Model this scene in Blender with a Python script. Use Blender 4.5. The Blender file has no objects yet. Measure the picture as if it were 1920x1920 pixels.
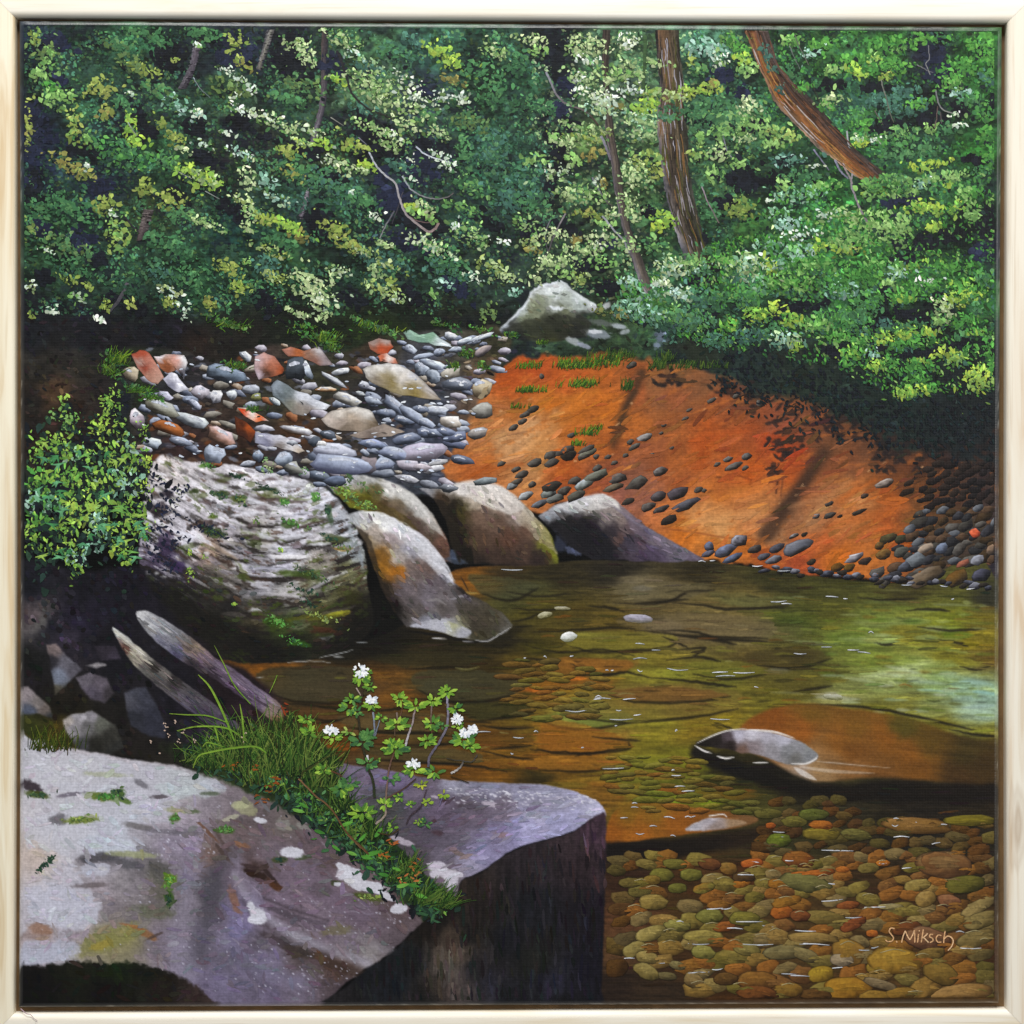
import bpy, math
import numpy as np

rng = np.random.default_rng(7)
scene = bpy.context.scene
S = 0.0005                      # metres for one unit of the painting's own ruler (1920 units wide)
D_CANVAS, D_RAIL = 0.020, 0.0255
CAM = 2.5
ZS = 0.42                       # how proud the paint stands

# ------------------------------------------------------------------ camera, world, lamps, exposure
cam_d = bpy.data.cameras.new('camera')
cam = bpy.data.objects.new('camera', cam_d)
scene.collection.objects.link(cam)
cam.location = (0, -(CAM + D_CANVAS), 0)
cam.rotation_euler = (math.pi / 2, 0, 0)
cam_d.sensor_width = 36
cam_d.lens = 36 * CAM / (1920 * S)
cam_d.clip_end = 50
scene.camera = cam

world = bpy.data.worlds.new('World')
scene.world = world
world.use_nodes = True
bg = world.node_tree.nodes['Background']
bg.inputs[0].default_value = (0.90, 0.95, 1.0, 1)
bg.inputs[1].default_value = 0.22

def area(name, loc, aim, size, power, col):
    l = bpy.data.lights.new(name, 'AREA')
    l.shape = 'RECTANGLE'; l.size, l.size_y = size
    l.energy = power; l.color = col
    o = bpy.data.objects.new(name, l)
    scene.collection.objects.link(o)
    o.location = loc
    d = [aim[i] - loc[i] for i in range(3)]
    from mathutils import Vector
    o.rotation_euler = Vector(d).to_track_quat('-Z', 'Y').to_euler()
    return o
area('window_lamp', (-0.4, -2.6, 3.2), (0, 0, -0.25), (2.4, 1.2), 168, (1.0, 0.985, 0.955))
area('ceiling_lamp', (0.1, -0.55, 2.4), (0, 0, 0.2), (1.6, .5), 21, (1.0, 0.99, 0.97))
area('room_lamp', (2.6, -3.4, 0.9), (0, 0, 0), (1.4, 1.4), 46, (1.0, 0.98, 0.96))

scene.view_settings.view_transform = 'Standard'
scene.view_settings.look = 'None'
scene.view_settings.exposure = 0.0
scene.view_settings.gamma = 1.0
scene.view_settings.use_curve_mapping = False

# ------------------------------------------------------------------ materials
def nodes_of(name):
    m = bpy.data.materials.new(name); m.use_nodes = True
    return m, m.node_tree, m.node_tree.nodes['Principled BSDF']

def paint_material():
    m, t, b = nodes_of('oil_paint_on_canvas')
    n = t.nodes; l = t.links
    a = n.new('ShaderNodeAttribute'); a.attribute_name = 'Col'
    tc = n.new('ShaderNodeTexCoord')
    # pigment is never even: a fine mottling of the colour itself
    nz = n.new('ShaderNodeTexNoise'); nz.inputs['Scale'].default_value = 420; nz.inputs['Detail'].default_value = 4
    l.new(tc.outputs['Object'], nz.inputs['Vector'])
    mr = n.new('ShaderNodeMapRange'); mr.inputs[1].default_value = .3; mr.inputs[2].default_value = .7
    mr.inputs[3].default_value = .86; mr.inputs[4].default_value = 1.14
    l.new(nz.outputs['Fac'], mr.inputs[0])
    mx = n.new('ShaderNodeVectorMath'); mx.operation = 'SCALE'
    l.new(a.outputs['Color'], mx.inputs[0]); l.new(mr.outputs[0], mx.inputs['Scale'])
    l.new(mx.outputs[0], b.inputs['Base Color'])
    b.inputs['Roughness'].default_value = .42
    b.inputs['Specular IOR Level'].default_value = .22
    # canvas weave and bristle marks
    w1 = n.new('ShaderNodeTexWave'); w1.bands_direction = 'X'; w1.inputs['Scale'].default_value = 210; w1.inputs['Distortion'].default_value = 1.5
    w2 = n.new('ShaderNodeTexWave'); w2.bands_direction = 'Z'; w2.inputs['Scale'].default_value = 210; w2.inputs['Distortion'].default_value = 1.5
    l.new(tc.outputs['Object'], w1.inputs['Vector']); l.new(tc.outputs['Object'], w2.inputs['Vector'])
    ad = n.new('ShaderNodeMath'); ad.operation = 'ADD'
    l.new(w1.outputs['Fac'], ad.inputs[0]); l.new(w2.outputs['Fac'], ad.inputs[1])
    nb = n.new('ShaderNodeTexNoise'); nb.inputs['Scale'].default_value = 260; nb.inputs['Detail'].default_value = 3
    l.new(tc.outputs['Object'], nb.inputs['Vector'])
    ad2 = n.new('ShaderNodeMath'); ad2.operation = 'MULTIPLY_ADD'; ad2.inputs[1].default_value = .22
    l.new(ad.outputs[0], ad2.inputs[0]); l.new(nb.outputs['Fac'], ad2.inputs[2])
    bp = n.new('ShaderNodeBump'); bp.inputs['Strength'].default_value = .35; bp.inputs['Distance'].default_value = .0006
    l.new(ad2.outputs[0], bp.inputs['Height']); l.new(bp.outputs[0], b.inputs['Normal'])
    return m
PAINT = paint_material()

def wood_material(name, axis, seed, c0, c1, c2, knots=()):
    m, t, b = nodes_of(name)
    n = t.nodes; l = t.links
    tc = n.new('ShaderNodeTexCoord')
    mp = n.new('ShaderNodeMapping')
    mp.inputs['Location'].default_value = (seed, seed * .7, seed * 1.3)
    mp.inputs['Scale'].default_value = (2.2, 30, 30) if axis == 'X' else (30, 30, 2.2)
    l.new(tc.outputs['Object'], mp.inputs[0])
    nz = n.new('ShaderNodeTexNoise'); nz.inputs['Scale'].default_value = 2.2; nz.inputs['Detail'].default_value = 5
    nz.inputs['Distortion'].default_value = .6
    l.new(mp.outputs[0], nz.inputs['Vector'])
    cr = n.new('ShaderNodeValToRGB'); e = cr.color_ramp.elements
    e[0].position = .34; e[0].color = (*c1, 1); e[1].position = .6; e[1].color = (*c0, 1)
    x = cr.color_ramp.elements.new(.46); x.color = (*[(p + q * 2) / 3 for p, q in zip(c1, c0)], 1)
    l.new(nz.outputs['Fac'], cr.inputs[0])
    # fine dark pores along the grain
    mp2 = n.new('ShaderNodeMapping'); mp2.inputs['Scale'].default_value = (9, 420, 420) if axis == 'X' else (420, 420, 9)
    l.new(tc.outputs['Object'], mp2.inputs[0])
    n2 = n.new('ShaderNodeTexNoise'); n2.inputs['Scale'].default_value = 1.0; n2.inputs['Detail'].default_value = 3
    l.new(mp2.outputs[0], n2.inputs['Vector'])
    r2 = n.new('ShaderNodeMapRange'); r2.inputs[1].default_value = .58; r2.inputs[2].default_value = .8; r2.inputs[4].default_value = .45
    l.new(n2.outputs['Fac'], r2.inputs[0])
    mix = n.new('ShaderNodeMix'); mix.data_type = 'RGBA'
    l.new(r2.outputs[0], mix.inputs[0]); l.new(cr.outputs[0], mix.inputs[6]); mix.inputs[7].default_value = (*c2, 1)
    out = mix.outputs[2]
    for (kx, kz, lx, lz, kc) in knots:
        ms = n.new('ShaderNodeMapping'); ms.inputs['Location'].default_value = (-kx / lx, 0, -kz / lz); ms.inputs['Scale'].default_value = (1 / lx, 0, 1 / lz)
        l.new(tc.outputs['Object'], ms.inputs[0])
        ln = n.new('ShaderNodeVectorMath'); ln.operation = 'LENGTH'; l.new(ms.outputs[0], ln.inputs[0])
        wob = n.new('ShaderNodeMath'); wob.operation = 'MULTIPLY_ADD'; wob.inputs[1].default_value = 1.5; l.new(nz.outputs['Fac'], wob.inputs[0]); l.new(ln.outputs['Value'], wob.inputs[2])
        rg = n.new('ShaderNodeValToRGB'); e_ = rg.color_ramp.elements; e_[0].position = .42; e_[0].color = (.6,) * 3 + (1,); e_[1].position = 1.0; e_[1].color = (0, 0, 0, 1)
        for ps, vl in ((.55, .38), (.68, .5), (.8, .16), (.9, .22)):
            x_ = rg.color_ramp.elements.new(ps); x_.color = (vl, vl, vl, 1)
        sc2 = n.new('ShaderNodeMath'); sc2.operation = 'MULTIPLY'; sc2.inputs[1].default_value = .58; l.new(wob.outputs[0], sc2.inputs[0])
        l.new(sc2.outputs[0], rg.inputs[0])
        mk = n.new('ShaderNodeMix'); mk.data_type = 'RGBA'; l.new(rg.outputs[0], mk.inputs[0]); l.new(out, mk.inputs[6]); mk.inputs[7].default_value = (*kc, 1)
        out = mk.outputs[2]
    l.new(out, b.inputs['Base Color'])
    b.inputs['Roughness'].default_value = .5
    b.inputs['Specular IOR Level'].default_value = .3
    bp = n.new('ShaderNodeBump'); bp.inputs['Strength'].default_value = .15; bp.inputs['Distance'].default_value = .0005
    l.new(n2.outputs['Fac'], bp.inputs['Height']); l.new(bp.outputs[0], b.inputs['Normal'])
    return m

def plain_material(name, col, rough=.8, scale=40, amp=.08):
    m, t, b = nodes_of(name)
    n = t.nodes; l = t.links
    nz = n.new('ShaderNodeTexNoise'); nz.inputs['Scale'].default_value = scale; nz.inputs['Detail'].default_value = 4
    tc = n.new('ShaderNodeTexCoord'); l.new(tc.outputs['Object'], nz.inputs['Vector'])
    cr = n.new('ShaderNodeValToRGB'); e = cr.color_ramp.elements
    e[0].color = (*[c * (1 - amp) for c in col], 1); e[1].color = (*[min(1, c * (1 + amp)) for c in col], 1)
    e[0].position = .3; e[1].position = .7
    l.new(nz.outputs['Fac'], cr.inputs[0]); l.new(cr.outputs[0], b.inputs['Base Color'])
    b.inputs['Roughness'].default_value = rough
    return m

# ------------------------------------------------------------------ colour and noise tools
def H(h):
    h = h.lstrip('#')
    return np.array([int(h[i:i + 2], 16) / 255 for i in (0, 2, 4)])
def lin(c):
    c = np.clip(c, 0, 1)
    return np.where(c <= .04045, c / 12.92, ((c + .055) / 1.055) ** 2.4)
_T = np.random.default_rng(99).random((64, 256, 256)).astype(np.float32)
def vn(x, y, s):
    x0 = np.floor(x); y0 = np.floor(y)
    fx = x - x0; fy = y - y0
    fx = fx * fx * (3 - 2 * fx); fy = fy * fy * (3 - 2 * fy)
    i = x0.astype(np.int64) & 255; j = y0.astype(np.int64) & 255
    i1 = (i + 1) & 255; j1 = (j + 1) & 255
    T = _T[s % 64]
    return (T[j, i] * (1 - fx) + T[j, i1] * fx) * (1 - fy) + (T[j1, i] * (1 - fx) + T[j1, i1] * fx) * fy
def fbm(x, y, s, o=4, g=.5):
    t = 0; a = 1; w = 0
    for k in range(o):
        t = t + a * vn(x * 2 ** k + 17.3 * k, y * 2 ** k + 9.1 * k, s + k); w += a; a *= g
    return t / w
def sst(a, b, x):
    t = np.clip((x - a) / (b - a), 0, 1)
    return t * t * (3 - 2 * t)
def mixc(a, b, t):
    return a * (1 - t[..., None]) + b * t[..., None]

# ------------------------------------------------------------------ the picture plane
TL, TR, BR, BL = (36., 38.), (1879., 50.), (1873., 1881.), (35., 1889.)
BEV = 8.0
NX, NY = 921, 921
u, v = np.meshgrid(np.linspace(0, 1, NX), np.linspace(0, 1, NY))
def quad(uu, vv, inset=0.):
    tl, tr, br, bl = ((TL[0] + inset, TL[1] + inset), (TR[0] - inset, TR[1] + inset), (BR[0] - inset, BR[1] - inset), (BL[0] + inset, BL[1] - inset))
    bow = 2.5 * np.sin(np.pi * vv)
    x = (tl[0] * (1 - uu) + tr[0] * uu) * (1 - vv) + (bl[0] * (1 - uu) + br[0] * uu) * vv + bow * (1 - 2 * uu)
    y = (tl[1] * (1 - uu) + tr[1] * uu) * (1 - vv) + (bl[1] * (1 - uu) + br[1] * uu) * vv
    return x, y
X, Y = quad(u, v, BEV)
X = X.astype(np.float32); Y = Y.astype(np.float32)
img = np.zeros((NY, NX, 3), np.float32)
REG = np.zeros((NY, NX), np.int16)
REGN = ['painted_forest']
def gi(x): return (x - 40) / 1834 * (NX - 1)
def gj(y): return (y - 48) / 1830 * (NY - 1)
def box(x0, y0, x1, y1, m=10):
    i0 = max(0, int(gi(x0 - m)) - 4); i1 = min(NX, int(gi(x1 + m)) + 6)
    j0 = max(0, int(gj(y0 - m)) - 6); j1 = min(NY, int(gj(y1 + m)) + 8)
    return (slice(j0, max(j0 + 1, j1)), slice(i0, max(i0 + 1, i1)))
def smooth(pts, n=6, closed=True):
    p = np.array(pts, float)
    if closed: q = np.vstack([p[-1], p, p[0], p[1]])
    else: q = np.vstack([2 * p[0] - p[1], p, 2 * p[-1] - p[-2]])
    out = []
    for i in range(1, len(q) - 2):
        a, b, c, d = q[i - 1], q[i], q[i + 1], q[i + 2]
        for t in np.arange(n) / n:
            out.append(.5 * ((2 * b) + (-a + c) * t + (2 * a - 5 * b + 4 * c - d) * t ** 2 + (-a + 3 * b - 3 * c + d) * t ** 3))
    if not closed: out.append(q[-2])
    return np.array(out)
def sdf(x, y, poly):
    """signed distance, negative inside"""
    d2 = np.full(x.shape, 1e12, np.float32); ins = np.zeros(x.shape, bool)
    n = len(poly)
    for k in range(n):
        ax, ay = poly[k]; bx, by = poly[(k + 1) % n]
        ex, ey = bx - ax, by - ay
        wx = x - ax; wy = y - ay
        t = np.clip((wx * ex + wy * ey) / (ex * ex + ey * ey + 1e-9), 0, 1)
        np.minimum(d2, (wx - ex * t) ** 2 + (wy - ey * t) ** 2, out=d2)
        c = (ay <= y) != (by <= y)
        if ey: ins ^= c & (x < ax + (y - ay) / ey * ex)
    d = np.sqrt(d2)
    return np.where(ins, -d, d)
class Reg: pass
def region(poly, name=None, soft=2.5, rough=4, rs=18, seed=1, n=4):
    p = smooth(poly, n) if n > 1 else np.array(poly, float)
    r = Reg()
    r.sl = box(p[:, 0].min(), p[:, 1].min(), p[:, 0].max(), p[:, 1].max(), 14)
    r.x, r.y = X[r.sl], Y[r.sl]
    d = sdf(r.x, r.y, p)
    d = d + rough * 2 * (fbm(r.x / rs, r.y / rs, seed, 4) - .5)
    r.d = d
    r.a = 1 - sst(-soft, soft, d)
    r.seed = seed
    if name:
        if name in REGN: k = REGN.index(name)
        else: REGN.append(name); k = len(REGN) - 1
        REG[r.sl][d < 0] = k
    return r
def over(sl, a, col):
    img[sl] = img[sl] * (1 - a[..., None]) + np.asarray(col, np.float32) * a[..., None]
def field(r, pts, warp=14, ws=45, p=1.6, eps=14, seed=3):
    """colour laid in from a list of dabs (x, y, colour), blended where they meet"""
    wx = r.x + warp * 2 * (fbm(r.x / ws, r.y / ws, seed, 4, .6) - .5)
    wy = r.y + warp * 2 * (fbm(r.x / ws + 50, r.y / ws + 20, seed + 5, 4, .6) - .5)
    acc = np.zeros(r.x.shape + (3,), np.float32); W = np.zeros(r.x.shape, np.float32)
    for (px, py, h) in pts:
        w = 1 / ((wx - px) ** 2 + (wy - py) ** 2 + eps * eps) ** p
        acc += w[..., None] * H(h).astype(np.float32); W += w
    return acc / W[..., None]
def tex(r, c, amp, sx, sy, seed, rot=0, o=5, g=.6):
    cs, sn = math.cos(rot), math.sin(rot)
    a = (r.x * cs + r.y * sn) / sx; b = (-r.x * sn + r.y * cs) / sy
    n = (fbm(a, b, seed, o, g) - .5) * 2
    return np.clip(c * (1 + amp * n[..., None]), 0, 1)
def rline(pts, w0, w1, col, alpha=1., soft=1.5, n=6, taper=False, wob=0):
    p = smooth(pts, n, False) if len(pts) > 2 else np.array(pts, float)
    if wob: p = p + rng.normal(0, wob, p.shape)
    mw = max(w0, w1) + soft
    sl = box(p[:, 0].min(), p[:, 1].min(), p[:, 0].max(), p[:, 1].max(), mw + 2)
    x, y = X[sl], Y[sl]
    best = np.full(x.shape, 1e9, np.float32)
    m = len(p) - 1
    for k in range(m):
        ax, ay = p[k]; bx, by = p[k + 1]
        ex, ey = bx - ax, by - ay
        t = np.clip(((x - ax) * ex + (y - ay) * ey) / (ex * ex + ey * ey + 1e-9), 0, 1)
        f = (k + t) / m
        w = w0 + (w1 - w0) * f
        if taper: w = w * np.sqrt(np.clip(np.sin(np.pi * np.clip(f, .02, .98)), 0, 1))
        np.minimum(best, np.hypot(x - ax - ex * t, y - ay - ey * t) - w / 2, out=best)
    over(sl, (1 - sst(-soft, soft, best)) * alpha, H(col) if isinstance(col, str) else col)
def rblob(cx, cy, rx, ry, rot, col, alpha=1., soft=.25, rough=.35, seed=1, rs=None):
    sl = box(cx - max(rx, ry), cy - max(rx, ry), cx + max(rx, ry), cy + max(rx, ry), 8)
    x, y = X[sl], Y[sl]
    c, s = math.cos(math.radians(rot)), math.sin(math.radians(rot))
    a = ((x - cx) * c + (y - cy) * s) / rx; b = (-(x - cx) * s + (y - cy) * c) / ry
    q = rs or max(4, min(rx, ry) * .6)
    d = np.hypot(a, b) + rough * 2 * (fbm(x / q, y / q, seed, 4, .6) - .5)
    over(sl, (1 - sst(1 - soft, 1 + soft, d)) * alpha, H(col) if isinstance(col, str) else col)

# ------------------------------------------------------------------ object tools
def wpt(x, y, d):
    return ((x - 960) * S, -d, (960 - y) * S)
def link(o, parent=None):
    scene.collection.objects.link(o)
    if parent is not None: o.parent = parent
    return o
def mesh_obj(name, verts, faces, mat, parent=None, cols=None, smooth_shade=False, label=None, kind=None):
    me = bpy.data.meshes.new(name)
    me.from_pydata(verts, [], faces)
    if cols is not None:
        at = me.color_attributes.new('Col', 'FLOAT_COLOR', 'POINT')
        c = np.ones((len(verts), 4), np.float32); c[:, :3] = lin(np.asarray(cols))
        at.data.foreach_set('color', c.ravel())
    me.materials.append(mat)
    if smooth_shade: me.polygons.foreach_set('use_smooth', np.ones(len(me.polygons), bool))
    me.update()
    o = link(bpy.data.objects.new(name, me), parent)
    if label: o['label'] = label
    if kind: o['kind'] = kind
    return o
def fast_mesh(name, V, loops, starts, totals, C, parent, label=None, kind=None, smooth_shade=False):
    me = bpy.data.meshes.new(name)
    me.vertices.add(len(V)); me.vertices.foreach_set('co', V.astype(np.float32).ravel())
    me.loops.add(len(loops)); me.loops.foreach_set('vertex_index', loops.astype(np.int32))
    me.polygons.add(len(starts)); me.polygons.foreach_set('loop_start', starts.astype(np.int32))
    me.polygons.foreach_set('loop_total', totals.astype(np.int32))
    if smooth_shade: me.polygons.foreach_set('use_smooth', np.ones(len(starts), bool))
    me.update(calc_edges=True)
    at = me.color_attributes.new('Col', 'FLOAT_COLOR', 'POINT')
    c = np.ones((len(V), 4), np.float32); c[:, :3] = lin(C)
    at.data.foreach_set('color', c.ravel())
    me.materials.append(PAINT)
    o = link(bpy.data.objects.new(name, me), parent)
    if label: o['label'] = label
    if kind: o['kind'] = kind
    return o

class Daubs:
    """many small dabs of paint that make one part: each a facet with its own outline, tilt and colour"""
    def __init__(s): s.P = []; s.C = []; s.N = []
    def leaves(s, x, y, L, Wd, ang, col, z0, z1, k=7, rough=.28, point=.5):
        n = len(x)
        if not n: return
        th = np.arange(k) / k * 2 * np.pi + rng.uniform(0, .5, (n, 1))
        r = 1 + rng.uniform(-rough, rough, (n, k))
        px = np.cos(th) * r; py = np.sin(th) * r
        py = py * (1 - point * np.clip(px, 0, 1) ** 2)
        px = px * np.asarray(L)[:, None] / 2; py = py * np.asarray(Wd)[:, None] / 2
        c, sn = np.cos(ang)[:, None], np.sin(ang)[:, None]
        qx = x[:, None] + px * c - py * sn; qy = y[:, None] + px * sn + py * c
        z = ZS * (rng.uniform(z0, z1, (n, 1)) + (px * rng.normal(0, .02, (n, 1)) + py * rng.normal(0, .02, (n, 1))) * S)
        qx = np.clip(qx, 46, 1864); qy = np.clip(qy, 48 + qx * .0066, 1879 - qx * .0044)
        P = np.stack([(qx - 960) * S, -(D_CANVAS + z), (960 - qy) * S], -1)
        cc = col[:, None, :] * (1 + rng.normal(0, .05, (n, k, 1)))
        s.P.append(P[:, ::-1].reshape(-1, 3)); s.C.append(np.clip(cc[:, ::-1], 0, 1).reshape(-1, 3)); s.N.append(np.full(n, k))
    def ribbon(s, pts, w0, w1, c0, c1, z, n=5, taper=False, wob=0, m=None):
        z = z + rng.uniform(0, .00028)
        p = smooth(pts, n, False) if len(pts) > 2 else np.array(pts, float)
        if wob: p = p + rng.normal(0, wob, p.shape)
        t = np.gradient(p, axis=0); t /= np.linalg.norm(t, axis=1)[:, None] + 1e-9
        nn = np.stack([-t[:, 1], t[:, 0]], 1)
        f = np.linspace(0, 1, len(p))
        w = (w0 + (w1 - w0) * f)
        if taper: w = w * np.sqrt(np.sin(np.pi * (.06 + .88 * f)))
        a = p + nn * w[:, None] / 2; b = p - nn * w[:, None] / 2
        c0 = H(c0) if isinstance(c0, str) else c0; c1 = H(c1) if isinstance(c1, str) else c1
        for k in range(len(p) - 1):
            q = [a[k], a[k + 1], b[k + 1], b[k]]
            s.P.append(np.array([wpt(min(max(X_, 46), 1864), min(max(Y_, 48 + X_ * .0066), 1879 - X_ * .0044), D_CANVAS + z * ZS) for X_, Y_ in q]))
            ca = c0 + (c1 - c0) * f[k]; cb = c0 + (c1 - c0) * f[k + 1]
            s.C.append(np.clip(np.array([ca, cb, cb * .9, ca * .9]) * (1 + rng.normal(0, .05)), 0, 1)); s.N.append(np.array([4]))
    def poly(s, pts, col, z, jit=.05):
        p = np.array(pts, float); a = np.sum(p[:, 0] * np.roll(p[:, 1], -1) - p[:, 1] * np.roll(p[:, 0], -1))
        if a > 0: p = p[::-1]
        s.P.append(np.array([wpt(q[0], q[1], D_CANVAS + z) for q in p]))
        s.C.append(np.clip((H(col) if isinstance(col, str) else col) * (1 + rng.normal(0, jit, (len(p), 1))), 0, 1)); s.N.append(np.array([len(p)]))
    def build(s, name, parent, label=None, kind='stuff'):
        V = np.vstack(s.P); C = np.vstack(s.C); N = np.concatenate(s.N)
        return fast_mesh(name, V, np.arange(len(V)), np.concatenate([[0], np.cumsum(N)[:-1]]), N, C, parent, label, kind)

# ------------------------------------------------------------------ the thing itself
root = bpy.data.objects.new('framed_painting', None)
link(root)
root.location = (0, 0, 0)
root['label'] = 'framed oil painting of a forest creek with orange clay bank in pale pine frame'
root['category'] = 'painting'

wall = mesh_obj('wall', [(-1.6, .002, -1.6), (1.6, .002, -1.6), (1.6, .002, 1.6), (-1.6, .002, 1.6)], [(0, 1, 2, 3)],
                plain_material('wall_plaster', (.62, .60, .56), .9, 25))
wall['kind'] = 'structure'; wall['label'] = 'plain off white wall behind the framed painting'

# ------------------------------------------------------------------ frame: four mitred rails and the dark rebate behind the canvas
kf = (CAM - (D_RAIL - D_CANVAS)) / CAM
FI = [(27, 31), (1889.5, 41), (1888.5, 1893.5), (24.5, 1902)]
FI = [(960 + (x - 960) * kf, 960 + (y - 960) * kf) for x, y in FI]
OUT = [(-1, -1), (1, -1), (1, 1), (-1, 1)]
PROF = [(0, .003), (0, D_RAIL - .0050)] + [(13 * (1 - math.cos(a)), D_RAIL - .0050 + .0050 * math.sin(a)) for a in np.linspace(.15, math.pi / 2, 8)] \
    + [(26, D_RAIL + .0002), (40, D_RAIL)] + [(40 + 10 * math.sin(a), D_RAIL - .004 + .004 * math.cos(a)) for a in np.linspace(.3, math.pi / 2, 5)] + [(50, .003)]
frame = bpy.data.objects.new('frame', None); link(frame, root)
frame['label'] = 'pale pine floater frame with rounded mitred rails'
CREAM = (.90, .83, .68)
for k, (axis, c0, c1, c2) in enumerate([('X', (.93, .89, .80), (.86, .77, .62), (.62, .47, .30)), ('Z', (.86, .80, .68), (.74, .60, .44), (.50, .36, .22)),
                                        ('X', (.90, .85, .75), (.80, .70, .53), (.60, .46, .30)), ('Z', (.88, .81, .64), (.72, .57, .36), (.52, .36, .18))]):
    a, b = FI[k], FI[(k + 1) % 4]; oa, ob = OUT[k], OUT[(k + 1) % 4]
    NSEG = 24
    vs, fs = [], []
    for s_ in range(NSEG + 1):
        f = s_ / NSEG
        for (o_, d_) in PROF:
            ax, ay = a[0] + oa[0] * o_, a[1] + oa[1] * o_; bx, by = b[0] + ob[0] * o_, b[1] + ob[1] * o_
            bow = 1.6 * math.sin(math.pi * f) * (1 if k in (1, 3) else 0) * (-1 if k == 1 else 1)
            gap = .25 * (1 - 2 * f)
            vs.append(wpt(ax + (bx - ax) * f + bow + (gap if k == 0 else -gap if k == 2 else 0), ay + (by - ay) * f + (gap if k == 1 else -gap if k == 3 else 0), d_))
    M = len(PROF)
    for s_ in range(NSEG):
        for q in range(M - 1):
            i = s_ * M + q
            fs.append((i, i + 1, i + 1 + M, i + M))
    for s_ in (0, NSEG):
        fs.append(tuple(s_ * M + q for q in (range(M) if s_ else range(M - 1, -1, -1))))
    r_ = mesh_obj('rail', vs, fs, wood_material('pine_wood_%d' % k, axis, 3.7 * k + 1.1, c0, c1, c2,
                  {1: [((1908 - 960) * S, (960 - 1545) * S, .010, .055, (.34, .20, .09)), ((1914 - 960) * S, (960 - 1340) * S, .006, .09, (.60, .44, .26))], 3: [((6 - 960) * S, (960 - 260) * S, .007, .10, (.62, .42, .20)), ((14 - 960) * S, (960 - 1420) * S, .006, .12, (.64, .45, .20)), ((3 - 960) * S, (960 - 1720) * S, .007, .10, (.58, .40, .18))]}.get(k, ())), frame, smooth_shade=True)
    r_.data.set_sharp_from_angle(angle=math.radians(38))
# rebate
o = FI; g = 34
inn = [(o[0][0] + g, o[0][1] + g), (o[1][0] - g, o[1][1] + g), (o[2][0] - g, o[2][1] - g), (o[3][0] + g, o[3][1] - g)]
ou = [(o[k][0] + OUT[k][0] * 12, o[k][1] + OUT[k][1] * 12) for k in range(4)]
vs = [wpt(*p, .009) for p in ou] + [wpt(*p, .009) for p in inn] + [wpt(*p, .004) for p in ou] + [wpt(*p, .004) for p in inn]
fs = []
for k in range(4):
    n_ = (k + 1) % 4
    fs += [(k, k + 4, n_ + 4, n_), (k + 8, n_ + 8, n_ + 12, k + 12), (k + 4, k + 12, n_ + 12, n_ + 4), (k, n_, n_ + 8, k + 8)]
mesh_obj('rebate', vs, fs, plain_material('rebate_brown_wood', (.20, .115, .045), .7, 60, .2), frame, label='brown inner rebate behind the canvas edge')

# ================================================================== PAINTING, lay-in
full = Reg(); full.sl = (slice(0, NY), slice(0, NX)); full.x, full.y = X, Y
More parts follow.
